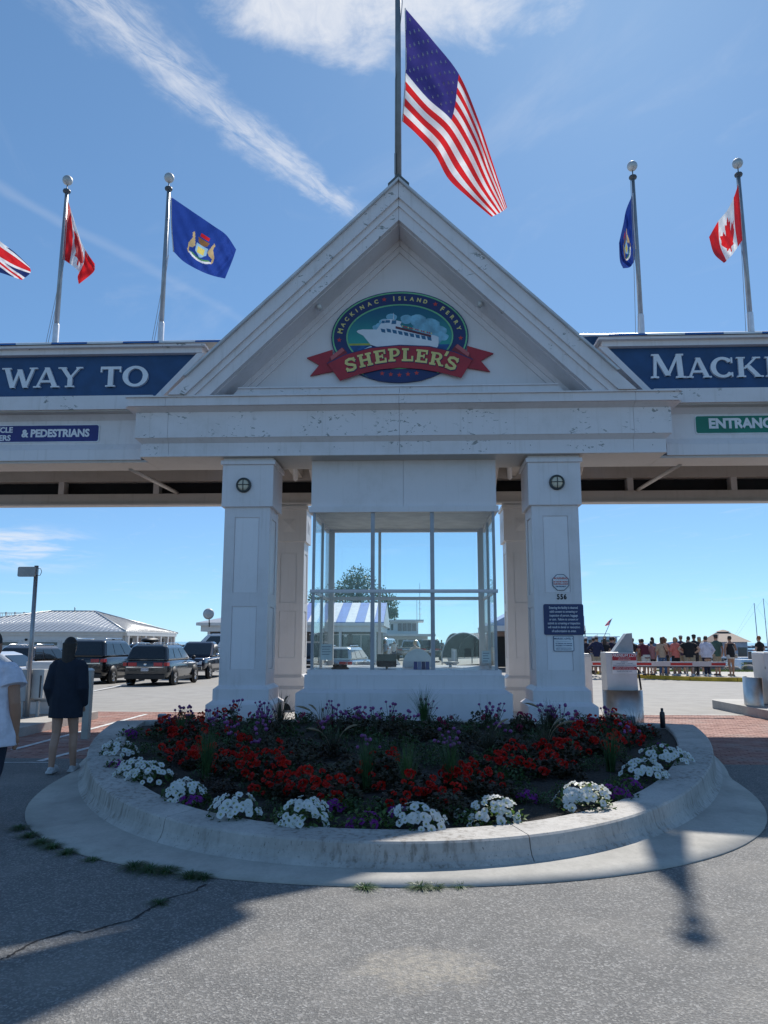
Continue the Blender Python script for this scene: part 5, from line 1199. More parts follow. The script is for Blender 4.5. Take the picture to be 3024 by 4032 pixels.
def person(label, loc, rz, H=1.7, w=1., skin=0, hair=(.03, .02, .015), hairlen=0, top=(.02, .02, .03), sleeve='short', bot=('shorts', (.3, .25, .18)), shoes=(.5, .5, .5), arms=('down', 'down'), step=.0, cap=None, vox=.02, group=None, lean=0., bag=None, stance=.09, facing=None, loose=0., fingers=False):
    k = H / 1.72
    p = thing('person', label, 'person', (0, 0, 0), group, rz); p.scale = (k, k, k)
    B = MB(); Tm = MB(); Bm = MB(); Sh = MB(); skm = SK[skin]
    L = lambda z: lean * max(0, z - .9)
    legs = []
    for s in (-1, 1):
        st = step * s
        hip, kn, an = (s * .085 * w, 0, .90), (s * stance, st * .5 + .02, .49), (s * stance * 1.05, st, .085 + max(0, -st) * .12)
        cf = (s * stance, st * .78 - .015, .34)
        legs.append((hip, kn, cf, an))
        B.tube([hip, (s * .09, st * .25, .70), kn, cf, an, (an[0], an[1], .05)], [.092 * w, .080 * w, .055, .054, .038, .04], 12)
        B.ell((an[0], an[1] + .05, .045), (.042, .11, .04))
        Sh.ell((an[0], an[1] + .055, .05 + (an[2] - .085)), (.05, .142, .052)); Sh.box(an[0] - .045, an[0] + .045, an[1] - .075, an[1] + .16, .003 + (an[2] - .085), .035 + (an[2] - .085))
    prof = [(.82, .15, .105), (.92, .172, .118), (1.02, .155, .108), (1.12, .148, .104), (1.24, .165, .112), (1.36, .178, .108), (1.43, .14, .085), (1.47, .06, .055)]
    wf = lambda z: w if z < 1.3 else (1 + (w - 1) * .55)
    B.rings([er((0, L(z), z), a * wf(z), b_ * wf(z)) for z, a, b_ in prof])
    B.tube([(0, L(1.44), 1.42), (0, L(1.5) + .015, 1.56)], [.058, .052], 12)
    hc = (0, L(1.6) + .02, 1.615)
    B.ell(hc, (.074, .094, .112), 16, 10); B.ell((0, hc[1] + .05, 1.565), (.055, .052, .06), 12, 8)
    B.ell((0, hc[1] + .098, 1.60), (.013, .02, .022), 8, 6)
    for s in (-1, 1): B.ell((s * .074, hc[1] - .005, 1.605), (.012, .02, .03), 8, 6)
    for s, pose in zip((-1, 1), arms):
        e, h_ = ARMS[pose] if isinstance(pose, str) else pose
        sh = (s * .185 * wf(1.36), L(1.4), 1.39); e = (s * e[0] * (1 + (w - 1) * .7), e[1] + L(e[2]), e[2]); h_ = (s * h_[0] * (1 + (w - 1) * .6), h_[1] + L(h_[2]), h_[2])
        aw = 1 + (w - 1) * .6
        B.tube([sh, tuple(lerp(sh[i], e[i], .5) for i in range(3)), e, tuple(lerp(e[i], h_[i], .35) for i in range(3)), h_], [.056 * aw, .050 * aw, .041 * aw, .042 * aw, .029], 12)
        dv = (Vector(h_) - Vector(e)).normalized(); pc = Vector(h_) + dv * .045
        B.tube([h_, pc, Vector(h_) + dv * .085], [.028, .036, .030], 10, flat=.6)
        if fingers:
            sd = dv.cross(Vector((1, 0, 0))).normalized()
            for q in range(4):
                o_ = (q - 1.5) * .019; kx = Vector(h_) + dv * .08 + sd * o_; ln = (.062, .074, .070, .055)[q]; inw = Vector((-s, .25, 0)) * .018
                B.tube([kx, kx + dv * ln * .5 + inw * .3, kx + dv * ln + inw], [.0105, .0098, .008], 8)
            tb = Vector(h_) + dv * .03 + sd * .03; B.tube([tb, tb + dv * .03 + sd * .018, tb + dv * .062 + sd * .016 + Vector((-s * .01, 0, 0))], [.012, .011, .009], 8)
        if sleeve != 'none':
            f = .52 if sleeve == 'short' else 1.72
            s0 = (sh[0] * .80, sh[1], sh[2] - .012); s1 = (sh[0] * 1.02, sh[1], sh[2] - .035)
            pts = [s0, s1]; rr = [.052 * aw, .066 * aw + loose * .25]; Tm.ell((sh[0] * .93, sh[1], sh[2] - .02), .066 * aw + loose * .15, 12, 8)
            if f <= 1: pts.append(tuple(lerp(sh[i], e[i], f) for i in range(3))); rr.append(.066 * aw + loose)
            else:
                pts += [e, tuple(lerp(e[i], h_[i], .92) for i in range(3))]; rr += [.056 * aw + loose * .5, .044 * aw + loose * .45]
            Tm.tube(pts, rr, 14)
    zb = .80 if loose < .03 else .70
    top_r = [(zb, .178 + loose * 1.3, .125 + loose * 1.2), (.92, .185 + loose, .13 + loose), (1.05, .170 + loose, .120 + loose), (1.24, .178 + loose * .6, .122 + loose * .6), (1.36, .188 + loose * .1, .117), (1.43, .150, .094), (1.475, .075 if sleeve != 'none' else .085, .065)]
    if sleeve == 'none': top_r = top_r[:5] + [(1.40, .135, .10)]
    Tm.rings([er((0, L(z), z), a * wf(z), b_ * wf(z)) for z, a, b_ in top_r])
    kind, bc = bot
    hem = {'shorts': .56, 'mini': .74, 'pants': .07}[kind]
    Bm.rings([er((0, 0, z), a * w, b_ * w) for z, a, b_ in ((.78, .165, .115), (.88, .182, .128), (.98, .17, .12))])
    for hip, kn, cf, an in legs:
        if kind == 'pants': Bm.tube([hip, kn, cf, (an[0], an[1], max(.07, an[2]))], [.102 * w, .075, .070, .062], 12)
        else:
            t_ = (.9 - hem) / .41; Bm.tube([hip, tuple(lerp(hip[i], kn[i], t_) for i in range(3))], [.102 * w, .092 * w + .006], 12)
    o = B.build("body", skm, p); remesh(o, vox)
    for mbx, nm, c in ((Tm, 'top', top), (Bm, 'trousers' if kind == 'pants' else 'shorts', bc)):
        o = mbx.build(nm, cmat(c), p); remesh(o, vox * .9, 2)
    for s_ in (0,): o = Sh.build('shoes', cmat(shoes, .7), p); remesh(o, vox * .7, 1)
    Hm = MB(); hy = hc[1]
    Hm.ell((0, hy - .016, 1.638), (.084, .098, .105), 14, 9)
    if hairlen:
        Hm.rings([er((0, hy - .055 - .02 * f, 1.66 - hairlen * f), .092 - .012 * f, .062 - .02 * f, 12) for f in (0, .3, .6, .85, 1)])
    hm = mat('hair_%d' % int(hair[0] * 1000), hair, .6, var=.3, scale=30, obj=True)
    o = Hm.build('hair', hm, p); remesh(o, vox * .7, 1)
    if cap:
        C = MB().ell((0, hy - .008, 1.685), (.092, .106, .066), 14, 8); C.rings([er((0, hy + .13, 1.675), .062, .075, 12), er((0, hy + .13, 1.688), .062, .075, 12)])
        C.build('cap', cmat(cap), p)
    E = MB()
    for s in (-1, 1): E.ell((s * .03, hc[1] + .084, 1.622), (.011, .008, .007), 8, 5)
    E.ell((0, hc[1] + .096, 1.557), (.022, .006, .006), 8, 4); E.build('facial_features', mat('feature_dark', (.05, .02, .02), .5), p, kind='stuff')
    if bag:
        bb_ = MB().tube([(-.10, .11, 1.42), (-.02, -.0, 1.46), (.05, -.125, 1.30), (.2 * w, -.09, .95)], .012, 6).build('bag_strap', cmat(bag), p)
        g = MB().ell((.235 * w, -.03, .86), (.05, .11, .09), 10, 7).build('shoulder_bag', cmat(bag), p)
    p.location = loc
    return p
Q = 'people queueing on the harbour sidewalk'
BLKC = (.012, .012, .016)
crowd = [  # x, y, height, label, spec
 (7.9, 37.4, 1.70, 'person in a dark jacket and pale cap at the head of the queue', dict(top=(.02, .02, .04), sleeve='long', bot=('pants', (.03, .03, .04)), cap=(.5, .5, .5))),
 (8.22, 36.6, 1.78, 'person in a navy jacket, khaki shorts and white cap', dict(top=(.015, .02, .06), sleeve='long', bot=('shorts', (.36, .30, .22)), cap=(.55, .55, .55), w=1.08)),
 (8.66, 36.9, 1.66, 'person with long dark hair in a black top', dict(top=BLKC, bot=('mini', (.02, .02, .03)), hairlen=.38, hair=(.05, .03, .02), arms=('front', 'front'))),
 (9.06, 37.3, 1.73, 'person in a dark navy tee with short hair', dict(top=(.02, .02, .05), bot=('shorts', (.03, .03, .05)))),
 (9.30, 37.9, 1.74, 'person in a dark green shirt standing behind the navy tee', dict(top=(.03, .07, .06), bot=('pants', (.03, .03, .04)))),
 (9.50, 36.8, 1.68, 'person in a red shirt with dark hair, turned sideways', dict(top=(.40, .05, .06), bot=('shorts', (.05, .05, .07)), rz=1.2)),
 (10.02, 37.2, 1.66, 'person in a plain black tee behind the pay machine fin', dict(top=BLKC, bot=('shorts', (.02, .02, .02)))),
 (10.36, 36.3, 1.64, 'stout person in a maroon and black top with white shorts, stooping', dict(top=(.12, .015, .03), bot=('shorts', (.55, .52, .48)), w=1.25, lean=.35, arms=('front', 'front'))),
 (10.70, 36.5, 1.55, 'short person in a mauve pink shirt and black shorts', dict(top=(.36, .16, .16), bot=('shorts', BLKC), arms=('front', 'down'))),
 (11.14, 36.4, 1.72, 'person in a tan sweater and jeans with a dark cross strap', dict(top=(.45, .33, .24), sleeve='long', bot=('pants', (.07, .12, .22)), hairlen=.3, hair=(.10, .05, .025), bag=(.03, .02, .02), arms=('front', 'front'))),
 (11.38, 36.9, 1.74, 'person with wavy brown hair between the tan and coral tops', dict(top=(.16, .10, .08), hairlen=.28, hair=(.12, .06, .03), bot=('shorts', (.04, .04, .05)))),
 (11.68, 36.2, 1.72, 'person with short fair hair in a coral shirt and black shorts', dict(top=(.60, .16, .13), sleeve='long', bot=('shorts', BLKC), hair=(.36, .24, .13), w=1.1, arms=('front', 'front'), rz=.4)),
 (11.90, 36.9, 1.66, 'person in a brown top mostly hidden behind the coral shirt', dict(top=(.12, .07, .05), hair=(.12, .07, .04), hairlen=.2)),
 (12.22, 36.0, 1.76, 'heavy-set person in a black shirt and khaki shorts', dict(top=BLKC, bot=('shorts', (.34, .27, .19)), w=1.38, shoes=(.6, .6, .6), arms=('hip', 'hip'), stance=.12)),
 (12.46, 36.8, 1.62, 'person in grey shorts peeping out behind the black shirt', dict(top=(.10, .10, .11), bot=('shorts', (.30, .28, .24)), hair=(.2, .13, .08))),
 (12.82, 37.0, 1.84, 'tall person in a dark tee and black cap', dict(top=(.02, .02, .025), cap=BLKC, bot=('pants', (.03, .03, .04)))),
 (12.98, 36.0, 1.76, 'person in a pale lavender long-sleeved shirt and dark trousers', dict(top=(.58, .56, .66), sleeve='long', bot=('pants', (.02, .02, .045)), w=1.22, shoes=(.6, .6, .6), arms=('pocket', 'pocket'), loose=.02)),
 (13.56, 36.3, 1.84, 'person in a faded green tee, cap and khaki shorts', dict(top=(.06, .12, .10), bot=('shorts', (.36, .30, .22)), cap=(.03, .04, .05), w=1.05, arms=('front', 'down'))),
 (14.02, 35.9, 1.78, 'person in a black tank top and pale shorts with one leg out', dict(top=BLKC, sleeve='none', bot=('mini', (.58, .52, .48)), skin=1, bag=(.5, .46, .42), stance=.13, step=.10, arms=('pocket', 'front'), hair=(.05, .03, .02), w=1.05)),
 (15.28, 35.8, 1.78, 'red-haired person in a black tee and dark trousers', dict(top=BLKC, bot=('pants', (.03, .03, .06)), hair=(.28, .09, .03), arms=('front', 'front'), rz=.5)),
 (15.80, 35.2, 1.98, 'tall person in a dark tee and cap facing the harbour', dict(top=(.03, .03, .035), bot=('pants', (.05, .05, .06)), cap=BLKC, rz=.9)),
]
random.seed(21)
MORE = [((.03, .05, .12), 'dark blue'), ((.30, .32, .33), 'light grey'), ((.10, .02, .03), 'maroon'), ((.05, .08, .06), 'forest green'), ((.45, .45, .47), 'off-white'), ((.02, .02, .02), 'plain black'), ((.22, .10, .05), 'rust'), ((.10, .18, .28), 'denim blue'), ((.35, .20, .22), 'dusty pink'), ((.14, .13, .11), 'khaki brown'), ((.06, .04, .09), 'plum'), ((.25, .25, .12), 'olive yellow'), ((.02, .06, .08), 'dark teal')]
for i, (c_, nm_) in enumerate(MORE):
    crowd.append((8.05 + i * .50 + random.uniform(-.1, .1), 38.2 + random.uniform(0, 1.6), random.uniform(1.62, 1.82), 'person in a %s top in the back row of the queue' % nm_, dict(top=c_, hairlen=random.choice((0, 0, .28)), hair=random.choice(((.03, .02, .015), (.16, .09, .04), (.3, .2, .1))), w=random.uniform(.95, 1.25), cap=random.choice((None, None, (.3, .3, .3))))))
for x, y, H_, lab, sp in crowd:
    rz = sp.pop('rz', random.uniform(-.35, .35)); sp.setdefault('skin', random.choice((0, 0, 2, 1))); sp.setdefault('arms', random.choice((('down', 'front'), ('front', 'front'), ('down', 'down'), ('hip', 'down'))))
    sp.setdefault('stance', random.uniform(.08, .11)); sp.setdefault('step', random.uniform(-.06, .06)); sp.setdefault('shoes', random.choice(((.5, .5, .5), (.04, .04, .05), (.25, .2, .15))))
    person(lab, (x, y, .14), rz, H_, group=Q, **sp)
# the two walkers beside the planter
person('person with long dark hair in a big dark navy jacket and very short shorts', (-4.46, 9.80, 0), .05, 1.66, w=.9, skin=0, hair=(.018, .012, .01), hairlen=.40, top=(.008, .014, .028), sleeve='long', bot=('mini', (.35, .36, .38)), shoes=(.55, .55, .55), arms=(((.235, -.05, 1.08), (.205, .07, .84)), ((.235, -.05, 1.08), (.205, .07, .84))), step=.10, vox=.012, loose=.052, stance=.095)
person('broad person in a white tee and dark jeans walking past the planter', (-3.95, 7.05, 0), -.10, 1.70, w=1.33, skin=1, hair=(.012, .010, .010), hairlen=.14, top=(.62, .62, .70), sleeve='short', bot=('pants', (.012, .018, .035)), shoes=(.45, .45, .47), arms=(((.27, -.03, 1.10), (.28, .02, .86)), ((.25, -.04, 1.08), (.245, .03, .80))), step=-.14, vox=.0085, loose=.045, stance=.16, fingers=True)
# ================================================================== VEHICLES
CGLASS = mat('car_glass', (.012, .016, .02), .06, var=.1, spec=.8); TYRE = mat('tyre', (.015, .015, .015), .8); RIM = mat('alloy_rim', (.55, .56, .58), .25, .9)
TAIL = mat('tail_red', (.35, .01, .015), .2); HEADL = mat('headlight_clear', (.70, .72, .74), .15); CHROME = mat('chrome', (.7, .71, .72), .12, 1.); TRIM = mat('black_trim', (.015, .015, .016), .5); PLATE = mat('plate_white', (.6, .62, .66), .4)
def carpaint(n, c, metal=.5): return mat('car_' + n, c, .22, metal, var=.04, coat=.9)
def section(y, hw, z0, z1, k=.10):                          # rounded lower-body section
    return [(-hw * .80, y, z0), (-hw * .96, y, z0 + .06), (-hw, y, lerp(z0, z1, .45)), (-hw * .985, y, lerp(z0, z1, .78)), (-hw * .93, y, z1 - k * .15), (-hw * .80, y, z1),
            (hw * .80, y, z1), (hw * .93, y, z1 - k * .15), (hw * .985, y, lerp(z0, z1, .78)), (hw, y, lerp(z0, z1, .45)), (hw * .96, y, z0 + .06), (hw * .80, y, z0)]
def vehicle(name, label, cat, loc, rz, paint, L=4.9, Wd=1.95, Ht=1.76, kind='suv', group=None, chrome=True, rack=False, plate=None, box=False):
    p = thing(name, label, cat, (0, 0, 0), group, 0); hw = Wd / 2; hl = L / 2
    wr = .37 if kind != 'sedan' else .33; belt = Ht * .63 if kind != 'pickup' else Ht * .60; zb = .28 if kind != 'pickup' else .42
    hood = belt - .06
    st = [(-hl, hw * .84, zb + .22, belt - .12), (-hl + .07, hw * .93, zb + .08, belt - .03), (-hl + .35, hw * .985, zb, belt), (-hl * .4, hw, zb - .02, belt + .0), (hl * .15, hw, zb - .02, belt - .01), (hl * .45, hw * .99, zb - .02, hood), (hl - .45, hw * .95, zb, hood - .05), (hl - .12, hw * .88, zb + .06, hood - .16), (hl, hw * .76, zb + .18, hood - .26)]
    if kind == 'pickup': st[5:] = [(hl * .5, hw, zb, hood + .03), (hl - .35, hw * .98, zb, hood), (hl - .08, hw * .93, zb + .02, hood - .04), (hl, hw * .86, zb + .1, hood - .1)]
    body = MB().rings([section(*s) for s in st]).build('body', paint, p); sb_ = body.modifiers.new('round', 'SUBSURF'); sb_.levels = sb_.render_levels = 1
    # greenhouse: belt loop to roof loop
    if kind == 'suv': g0, g1, g2 = (-hl + .10, hl * .42), (-hl + .38, hl * .06), (-hl + .55, -hl * .02)
    elif kind == 'van': g0, g1, g2 = (-hl + .06, hl * .66), (-hl + .12, hl * .38), (-hl + .2, hl * .28)
    elif kind == 'sedan': g0, g1, g2 = (-hl * .74, hl * .42), (-hl * .40, hl * .05), (-hl * .3, -hl * .02)
    else: g0, g1, g2 = (-hl * .10, hl * .50), (-hl * .04, hl * .22), (hl * .0, hl * .15)
    def loop(y0, y1, w, z): 
        c = .10; return [(-w, y0 + c, z), (-w + c, y0, z), (w - c, y0, z), (w, y0 + c, z), (w, y1 - c, z), (w - c, y1, z), (-w + c, y1, z), (-w, y1 - c, z)]
    zr = Ht - .10
    GH = [loop(*g0, hw * .93, belt - .03), loop(*g1, hw * .78, zr), loop(*g2, hw * .66, Ht - .02)]
    MB().rings(GH, sm=False).build('cabin', paint, p, .07)
    def on(f, t, side):                                     # point on cabin skin: f along length, t up
        a, b_ = GH[0], GH[1]; x = lerp(hw * .93, hw * .78, t) + .012; y0, y1 = lerp(g0[0], g1[0], t) + .1, lerp(g0[1], g1[1], t) - .1
        return (side * x, lerp(y0, y1, f), lerp(belt - .03, zr, t))
    nwin = {'suv': ((.03, .27), (.30, .60), (.63, .95)), 'sedan': ((.12, .46), (.50, .90)), 'pickup': ((.06, .42), (.47, .93)), 'van': ((.05, .3), (.33, .6), (.68, .93))}[kind]
    for sd in (-1, 1):
        for a, b_ in nwin:
            MB().add([on(a, .14, sd), on(b_, .14, sd), on(b_, .88, sd), on(a, .88, sd)], [(0, 1, 2, 3)]).build('side_window', CGLASS, p, recalc=False)
    for nm, e, dy in (('rear_window', 0, -.012), ('windscreen', 1, .012)):
        q = []
        for t, f in ((.12, -1), (.12, 1), (.9, 1), (.9, -1)):
            x = lerp(hw * .93, hw * .76, t) - .10; q.append((f * x, lerp(g0[e], g1[e], t) + dy * 1.5, lerp(belt - .03, zr, t) + .01))
        MB().add(q, [(0, 1, 2, 3)]).build(nm, CGLASS, p, recalc=False)
    # wheels in dark arches
    fa, ra = hl - .95, -hl + .98
    for sd in (-1, 1):
        for y in (fa, ra):
            c = (sd * (hw - .02), y, wr)
            MB().lathe([(0, -.02), (wr + .075, -.02), (wr + .075, .015), (0, .015)], (sd * (hw - .022), y, wr + .02), 22, 0, 'x').build('wheel_arch', TRIM, p)
            w_ = MB().lathe([(wr * .62, -.10), (wr * .93, -.11), (wr, -.08), (wr, .08), (wr * .93, .11), (wr * .62, .10)], (sd * (hw - .060), y, wr), 22, 0, 'x').build('tyre', TYRE, p)
            rm = MB().lathe([(0, sd * .075), (wr * .2, sd * .085), (wr * .3, sd * .055), (wr * .55, sd * .06), (wr * .63, sd * .10), (wr * .63, -sd * .05)], (sd * (hw - .060), y, wr), 20, 0, 'x')
            rm.build('rim', RIM, w_)
            for k in range(5):
                th = 2 * math.pi * k / 5; d = Vector((0, math.cos(th), math.sin(th))); n_ = Vector((0, -math.sin(th), math.cos(th))) * .03
                cc = Vector((sd * (hw + .032), y, wr)); MB().add([cc + n_, cc - n_, cc + d * wr * .6 - n_ * 1.3, cc + d * wr * .6 + n_ * 1.3], [(0, 1, 2, 3)]).build('spoke', RIM, w_, recalc=False)
    # rear end
    zt_ = belt - .16
    for sd in (-1, 1):
        MB().frus((sd * hw * .55 - .18, sd * hw * .55 + .18, -hl - .012, -hl + .12), zt_ - .10, (sd * hw * .56 - .19, sd * hw * .56 + .19, -hl - .006, -hl + .14), zt_ + .05).box(*sorted((sd * hw * .80, sd * hw * .955)), -hl + .0, -hl + .30, zt_ - .09, zt_ + .05).build('tail_light', TAIL, p)
        MB().frus((sd * hw * .60 - .2, sd * hw * .60 + .2, hl - .14, hl + .005), hood - .34, (sd * hw * .62 - .2, sd * hw * .62 + .2, hl - .3, hl - .03), hood - .16).build('headlight', HEADL, p)
        x = sd * (hw + .09)
        MB().ell((x, hl * .34, belt + .06), (.11, .07, .085), 10, 6).build('mirror', TRIM if kind != 'pickup' else CHROME, p)
        for f in ((.30, .60) if kind == 'sedan' else (.0, .30)): BX('door_handle', CHROME if chrome else TRIM, p, *sorted((sd * (hw * .985), sd * (hw * 1.005))), hl * (f - .15), hl * (f - .15) + .18, belt - .17, belt - .14)
        BX('sill_trim', TRIM, p, *sorted((sd * hw * .93, sd * hw * .992)), -hl * .52, hl * .52, zb - .03, zb + .09)
    if chrome: BX('trim_strip', CHROME, p, -hw * .80, hw * .80, -hl - .02, -hl + .05, zt_ - .16, zt_ - .125)
    BX('rear_bumper', TRIM if kind != 'pickup' else CHROME, p, -hw * .86, hw * .86, -hl - .05, -hl + .1, zb + .05, zb + .24, .02)
    BX('front_bumper', TRIM if kind != 'pickup' else CHROME, p, -hw * .84, hw * .84, hl - .15, hl + .06, zb + .08, zb + .28, .02)
    BX('grille', TRIM, p, -hw * .42, hw * .42, hl - .08, hl + .012, hood - .40, hood - .14)
    if chrome: BX('grille_bar', CHROME, p, -hw * .42, hw * .42, hl + .0125, hl + .03, hood - .28, hood - .24)
    pl = BX('number_plate', PLATE, p, -.16, .16, -hl - .032, -hl - .0205, zt_ - .30, zt_ - .18)
    if plate: TXT('plate_text', plate, .09, NAVY, pl, 0, -hl - .034, zt_ - .24, ext=.001)
    MB().lathe([(.0, .012), (.055, .010), (.06, 0)], (0, -hl - .01, zt_ - .02), 16, 0, 'y').build('badge', CHROME, p)
    if kind in ('suv', 'van'):
        for sd in (-1, 1): MB().tube([(sd * hw * .66, g1[0] + .25, zr + .06), (sd * hw * .66, g1[0] + .4, zr + .14), (sd * hw * .66, g1[1] - .4, zr + .14), (sd * hw * .66, g1[1] - .25, zr + .05)], .022, 6).build('roof_rail', CHROME if chrome else TRIM, p)
    if rack: MB().ell((0, -hl * .3, Ht + .2), (.45, .85, .16), 14, 8).build('roof_box', TRIM, p)
    if kind == 'pickup':
        for sd in (-1, 1): BX('bed_rail', paint, p, *sorted((sd * (hw - .14), sd * hw * .97)), -hl + .05, -hl * .10, belt - .05, belt + .05)
        BX('bed_floor', TRIM, p, -hw + .14, hw - .14, -hl + .1, -hl * .12, belt - .04, belt + .012); BX('running_board', CHROME, p, -hw - .04, hw + .04, -hl * .05, hl * .42, zb - .08, zb - .03)
    p.location = loc; p.rotation_euler = (0, 0, rz); return p
V = 'vehicles parked in the lot'
def lot_at(x, y): return (x, y, zl(x, y))
vehicle('parked_suv', 'dark grey SUV seen from behind with chrome strip and plate', 'car', lot_at(-11.52, 34.95), 0, carpaint('graphite', (.035, .042, .048)), 4.95, 1.98, 1.78, 'suv', V, plate='EJB DP4')
vehicle('parked_suv', 'large black SUV with a full width red light bar', 'car', lot_at(-14.75, 36.6), R(-2), carpaint('black', (.008, .008, .010), .2), 5.4, 2.05, 2.0, 'suv', V)
bpy.context.view_layer.update()
vehicle('parked_suv', 'brownish silver SUV parked beyond the antenna pole', 'car', lot_at(-17.5, 35.6), R(-4), carpaint('bronze', (.12, .105, .10), .7), 4.8, 1.92, 1.72, 'suv', V)
vehicle('parked_suv', 'black SUV with a roof box in the second row', 'car', lot_at(-15.6, 45.5), R(-3), carpaint('black', (.008, .008, .010), .2), 5.0, 1.98, 1.80, 'suv', V, rack=True)
vehicle('parked_pickup', 'dark blue pickup truck with chrome bumper facing the gate', 'truck', lot_at(-11.95, 42.6), R(180), carpaint('midnight', (.018, .022, .04)), 5.9, 2.02, 1.95, 'pickup', V)
vehicle('parked_sedan', 'small blue-grey sedan far back between the silver and black SUVs', 'car', lot_at(-26.2, 56), R(5), carpaint('steel_blue', (.08, .11, .15)), 4.6, 1.8, 1.45, 'sedan', V)
vehicle('parked_van', 'white passenger van behind the dark blue pickup', 'van', lot_at(-13.2, 53), R(80), carpaint('white', (.62, .63, .65), .05), 5.8, 2.0, 2.5, 'van', V, chrome=False)
vehicle('parked_suv', 'dark red SUV glimpsed between the gate columns', 'car', lot_at(-7.0, 36.5), 0, carpaint('wine', (.05, .012, .014)), 4.8, 1.95, 1.75, 'suv', V)
vehicle('parked_pickup', 'black pickup truck facing the gate behind the cream column', 'truck', lot_at(-5.05, 38.5), R(180), carpaint('black', (.008, .008, .010), .2), 5.8, 2.0, 1.92, 'pickup', V)
vehicle('parked_suv', 'pale silver hatchback with red tail light seen through the booth', 'car', lot_at(-3.55, 39.0), R(-14), carpaint('silver', (.42, .44, .46), .6), 4.4, 1.82, 1.60, 'suv', V)
vehicle('parked_van', 'white work van parked before the two-storey building', 'van', lot_at(-3.4, 78), R(-10), carpaint('white', (.62, .63, .65), .05), 5.6, 2.0, 2.2, 'van', V, chrome=False)
vehicle('parked_pickup', 'silver pickup truck beside the white work van', 'truck', lot_at(-.9, 80), R(-8), carpaint('silver', (.42, .44, .46), .6), 5.8, 2.0, 1.92, 'pickup', V)
vehicle('parked_suv', 'dark olive SUV with a red brake light in the distance', 'car', lot_at(1.0, 72), 0, carpaint('olive', (.02, .022, .018), .3), 5.0, 2.0, 1.9, 'suv', V)
vehicle('parked_sedan', 'white sedan hidden behind the meter cabinets', 'car', lot_at(-14.9, 26.3), R(88), carpaint('white', (.62, .63, .65), .05), 4.6, 1.8, 1.42, 'sedan', V)

# ================================================================== FAR BUILDINGS
BW_ = paintmat('building_white', (.66, .66, .65), 0, .2); SEAM = mat('seam_metal', (.50, .51, .52), .38, .6, var=.06); SEAM2 = mat('seam_metal_dark', (.46, .47, .48), .4, .6)
DGL = mat('window_dark', (.03, .04, .045), .12, spec=.8); PINK = mat('porch_brick', (.42, .30, .26), .8)
bd = thing('garage_building', 'long white garage with a pale standing seam hip roof', 'building', (-31, 68, -.3))
gx0, gx1, gy0, gy1, ze, zr_ = -43.0, -24.1, 62.3, 75.2, 2.42, 4.30
BX('wall', BW_, bd, gx0, gx1, gy0, gy1, -.35, 2.1); BX('frieze', BW_, bd, gx0 - .15, gx1 + .15, gy0 - .15, gy1 + .15, 2.1, 2.34); BX('eave_gutter', BW_, bd, gx0 - .4, gx1 + .4, gy0 - .4, gy1 + .4, 2.341, 2.43)
e = [(gx0 - .4, gy0 - .4, 2.431), (gx1 + .4, gy0 - .4, 2.431), (gx1 + .4, gy1 + .4, 2.431), (gx0 - .4, gy1 + .4, 2.431)]; rA, rB = (-33.2, 68.6, zr_), (-29.2, 68.6, zr_)
rf = MB().add(e + [rA, rB], [(0, 1, 5, 4), (1, 2, 5), (2, 3, 4, 5), (3, 0, 4), (3, 2, 1, 0)]).build('roof', SEAM, bd, recalc=False)
def slope_z(x, y):
    A = (y - e[0][1]) / (68.6 - e[0][1]); B_ = (e[1][0] - x) / (e[1][0] - rB[0]); C_ = (x - e[0][0]) / (rA[0] - e[0][0]); return 2.431 + (zr_ - 2.431) * min(A, B_, C_, 1)
for k in range(51):                                         # standing seams on the front slope, then the side slope
    x = e[0][0] + .2 + k * .41
    if x > e[1][0]: break
    t_ = min((e[1][0] - x) / (e[1][0] - rB[0]), (x - e[0][0]) / (rA[0] - e[0][0]), 1); y = lerp(e[0][1], 68.6, t_)
    if t_ < .05: continue
    MB().tube([(x, e[0][1], 2.45), (x, y, 2.445 + (zr_ - 2.431) * t_)], .018, 4).build('seam', SEAM2, rf)
for k in range(1, 27):
    y = e[1][1] + k * .5; t_ = min((y - e[1][1]) / (68.6 - e[1][1]), (e[2][1] - y) / (e[2][1] - 68.6)); x = lerp(e[1][0], rB[0], t_)
    MB().tube([(e[1][0], y, 2.45), (x, y, 2.445 + (zr_ - 2.431) * t_)], .018, 4).build('seam', SEAM2, rf)
for a, b_ in ((e[0], rA), (e[1], rB), (e[2], rB), (rA, rB)): MB().tube([Vector(a) + Vector((0, 0, .03)), Vector(b_) + Vector((0, 0, .03))], .06, 6).build('ridge_cap', SEAM, rf)
MB().tube([(-31.0, 68.5, 4.28), (-31.0, 68.5, 4.66)], .05, 8).build('vent_pipe', GALV, rf)
for x in (-41.6, -38.3, -35.0, -31.7, -28.0):
    d = BX('garage_door', mat('garage_door_white', (.58, .59, .59), .5), bd, x, x + 2.6, gy0 - .035, gy0 - .002, -.33, 1.72)
    for k in range(4): BX('door_rail', SEAM2, d, x + .02, x + 2.58, gy0 - .045, gy0 - .036, -.2 + k * .42, -.185 + k * .42)
    BX('door_window', DGL, d, x + .35, x + 2.25, gy0 - .05, gy0 - .0365, 1.30, 1.55)
for x in (-38.65, -35.35, -32.05, -24.8): MB().lathe([(0, -.12), (.10, -.1), (.10, 0), (0, 0)], (x, gy0 - .01, 1.75), 10, 0, 'y').build('wall_lamp', TRIM, bd)
for k in range(7):
    y = 62.6 + k * 2.0; BX('porch_column', CREAM, bd, gx1 + .12, gx1 + .38, y, y + .3, -.35, 2.09)
    if k < 6: BX('porch_bay', PINK if k % 2 else DGL, bd, gx1 + .002, gx1 + .02, y + .35, y + 1.9, -.3, 1.9)
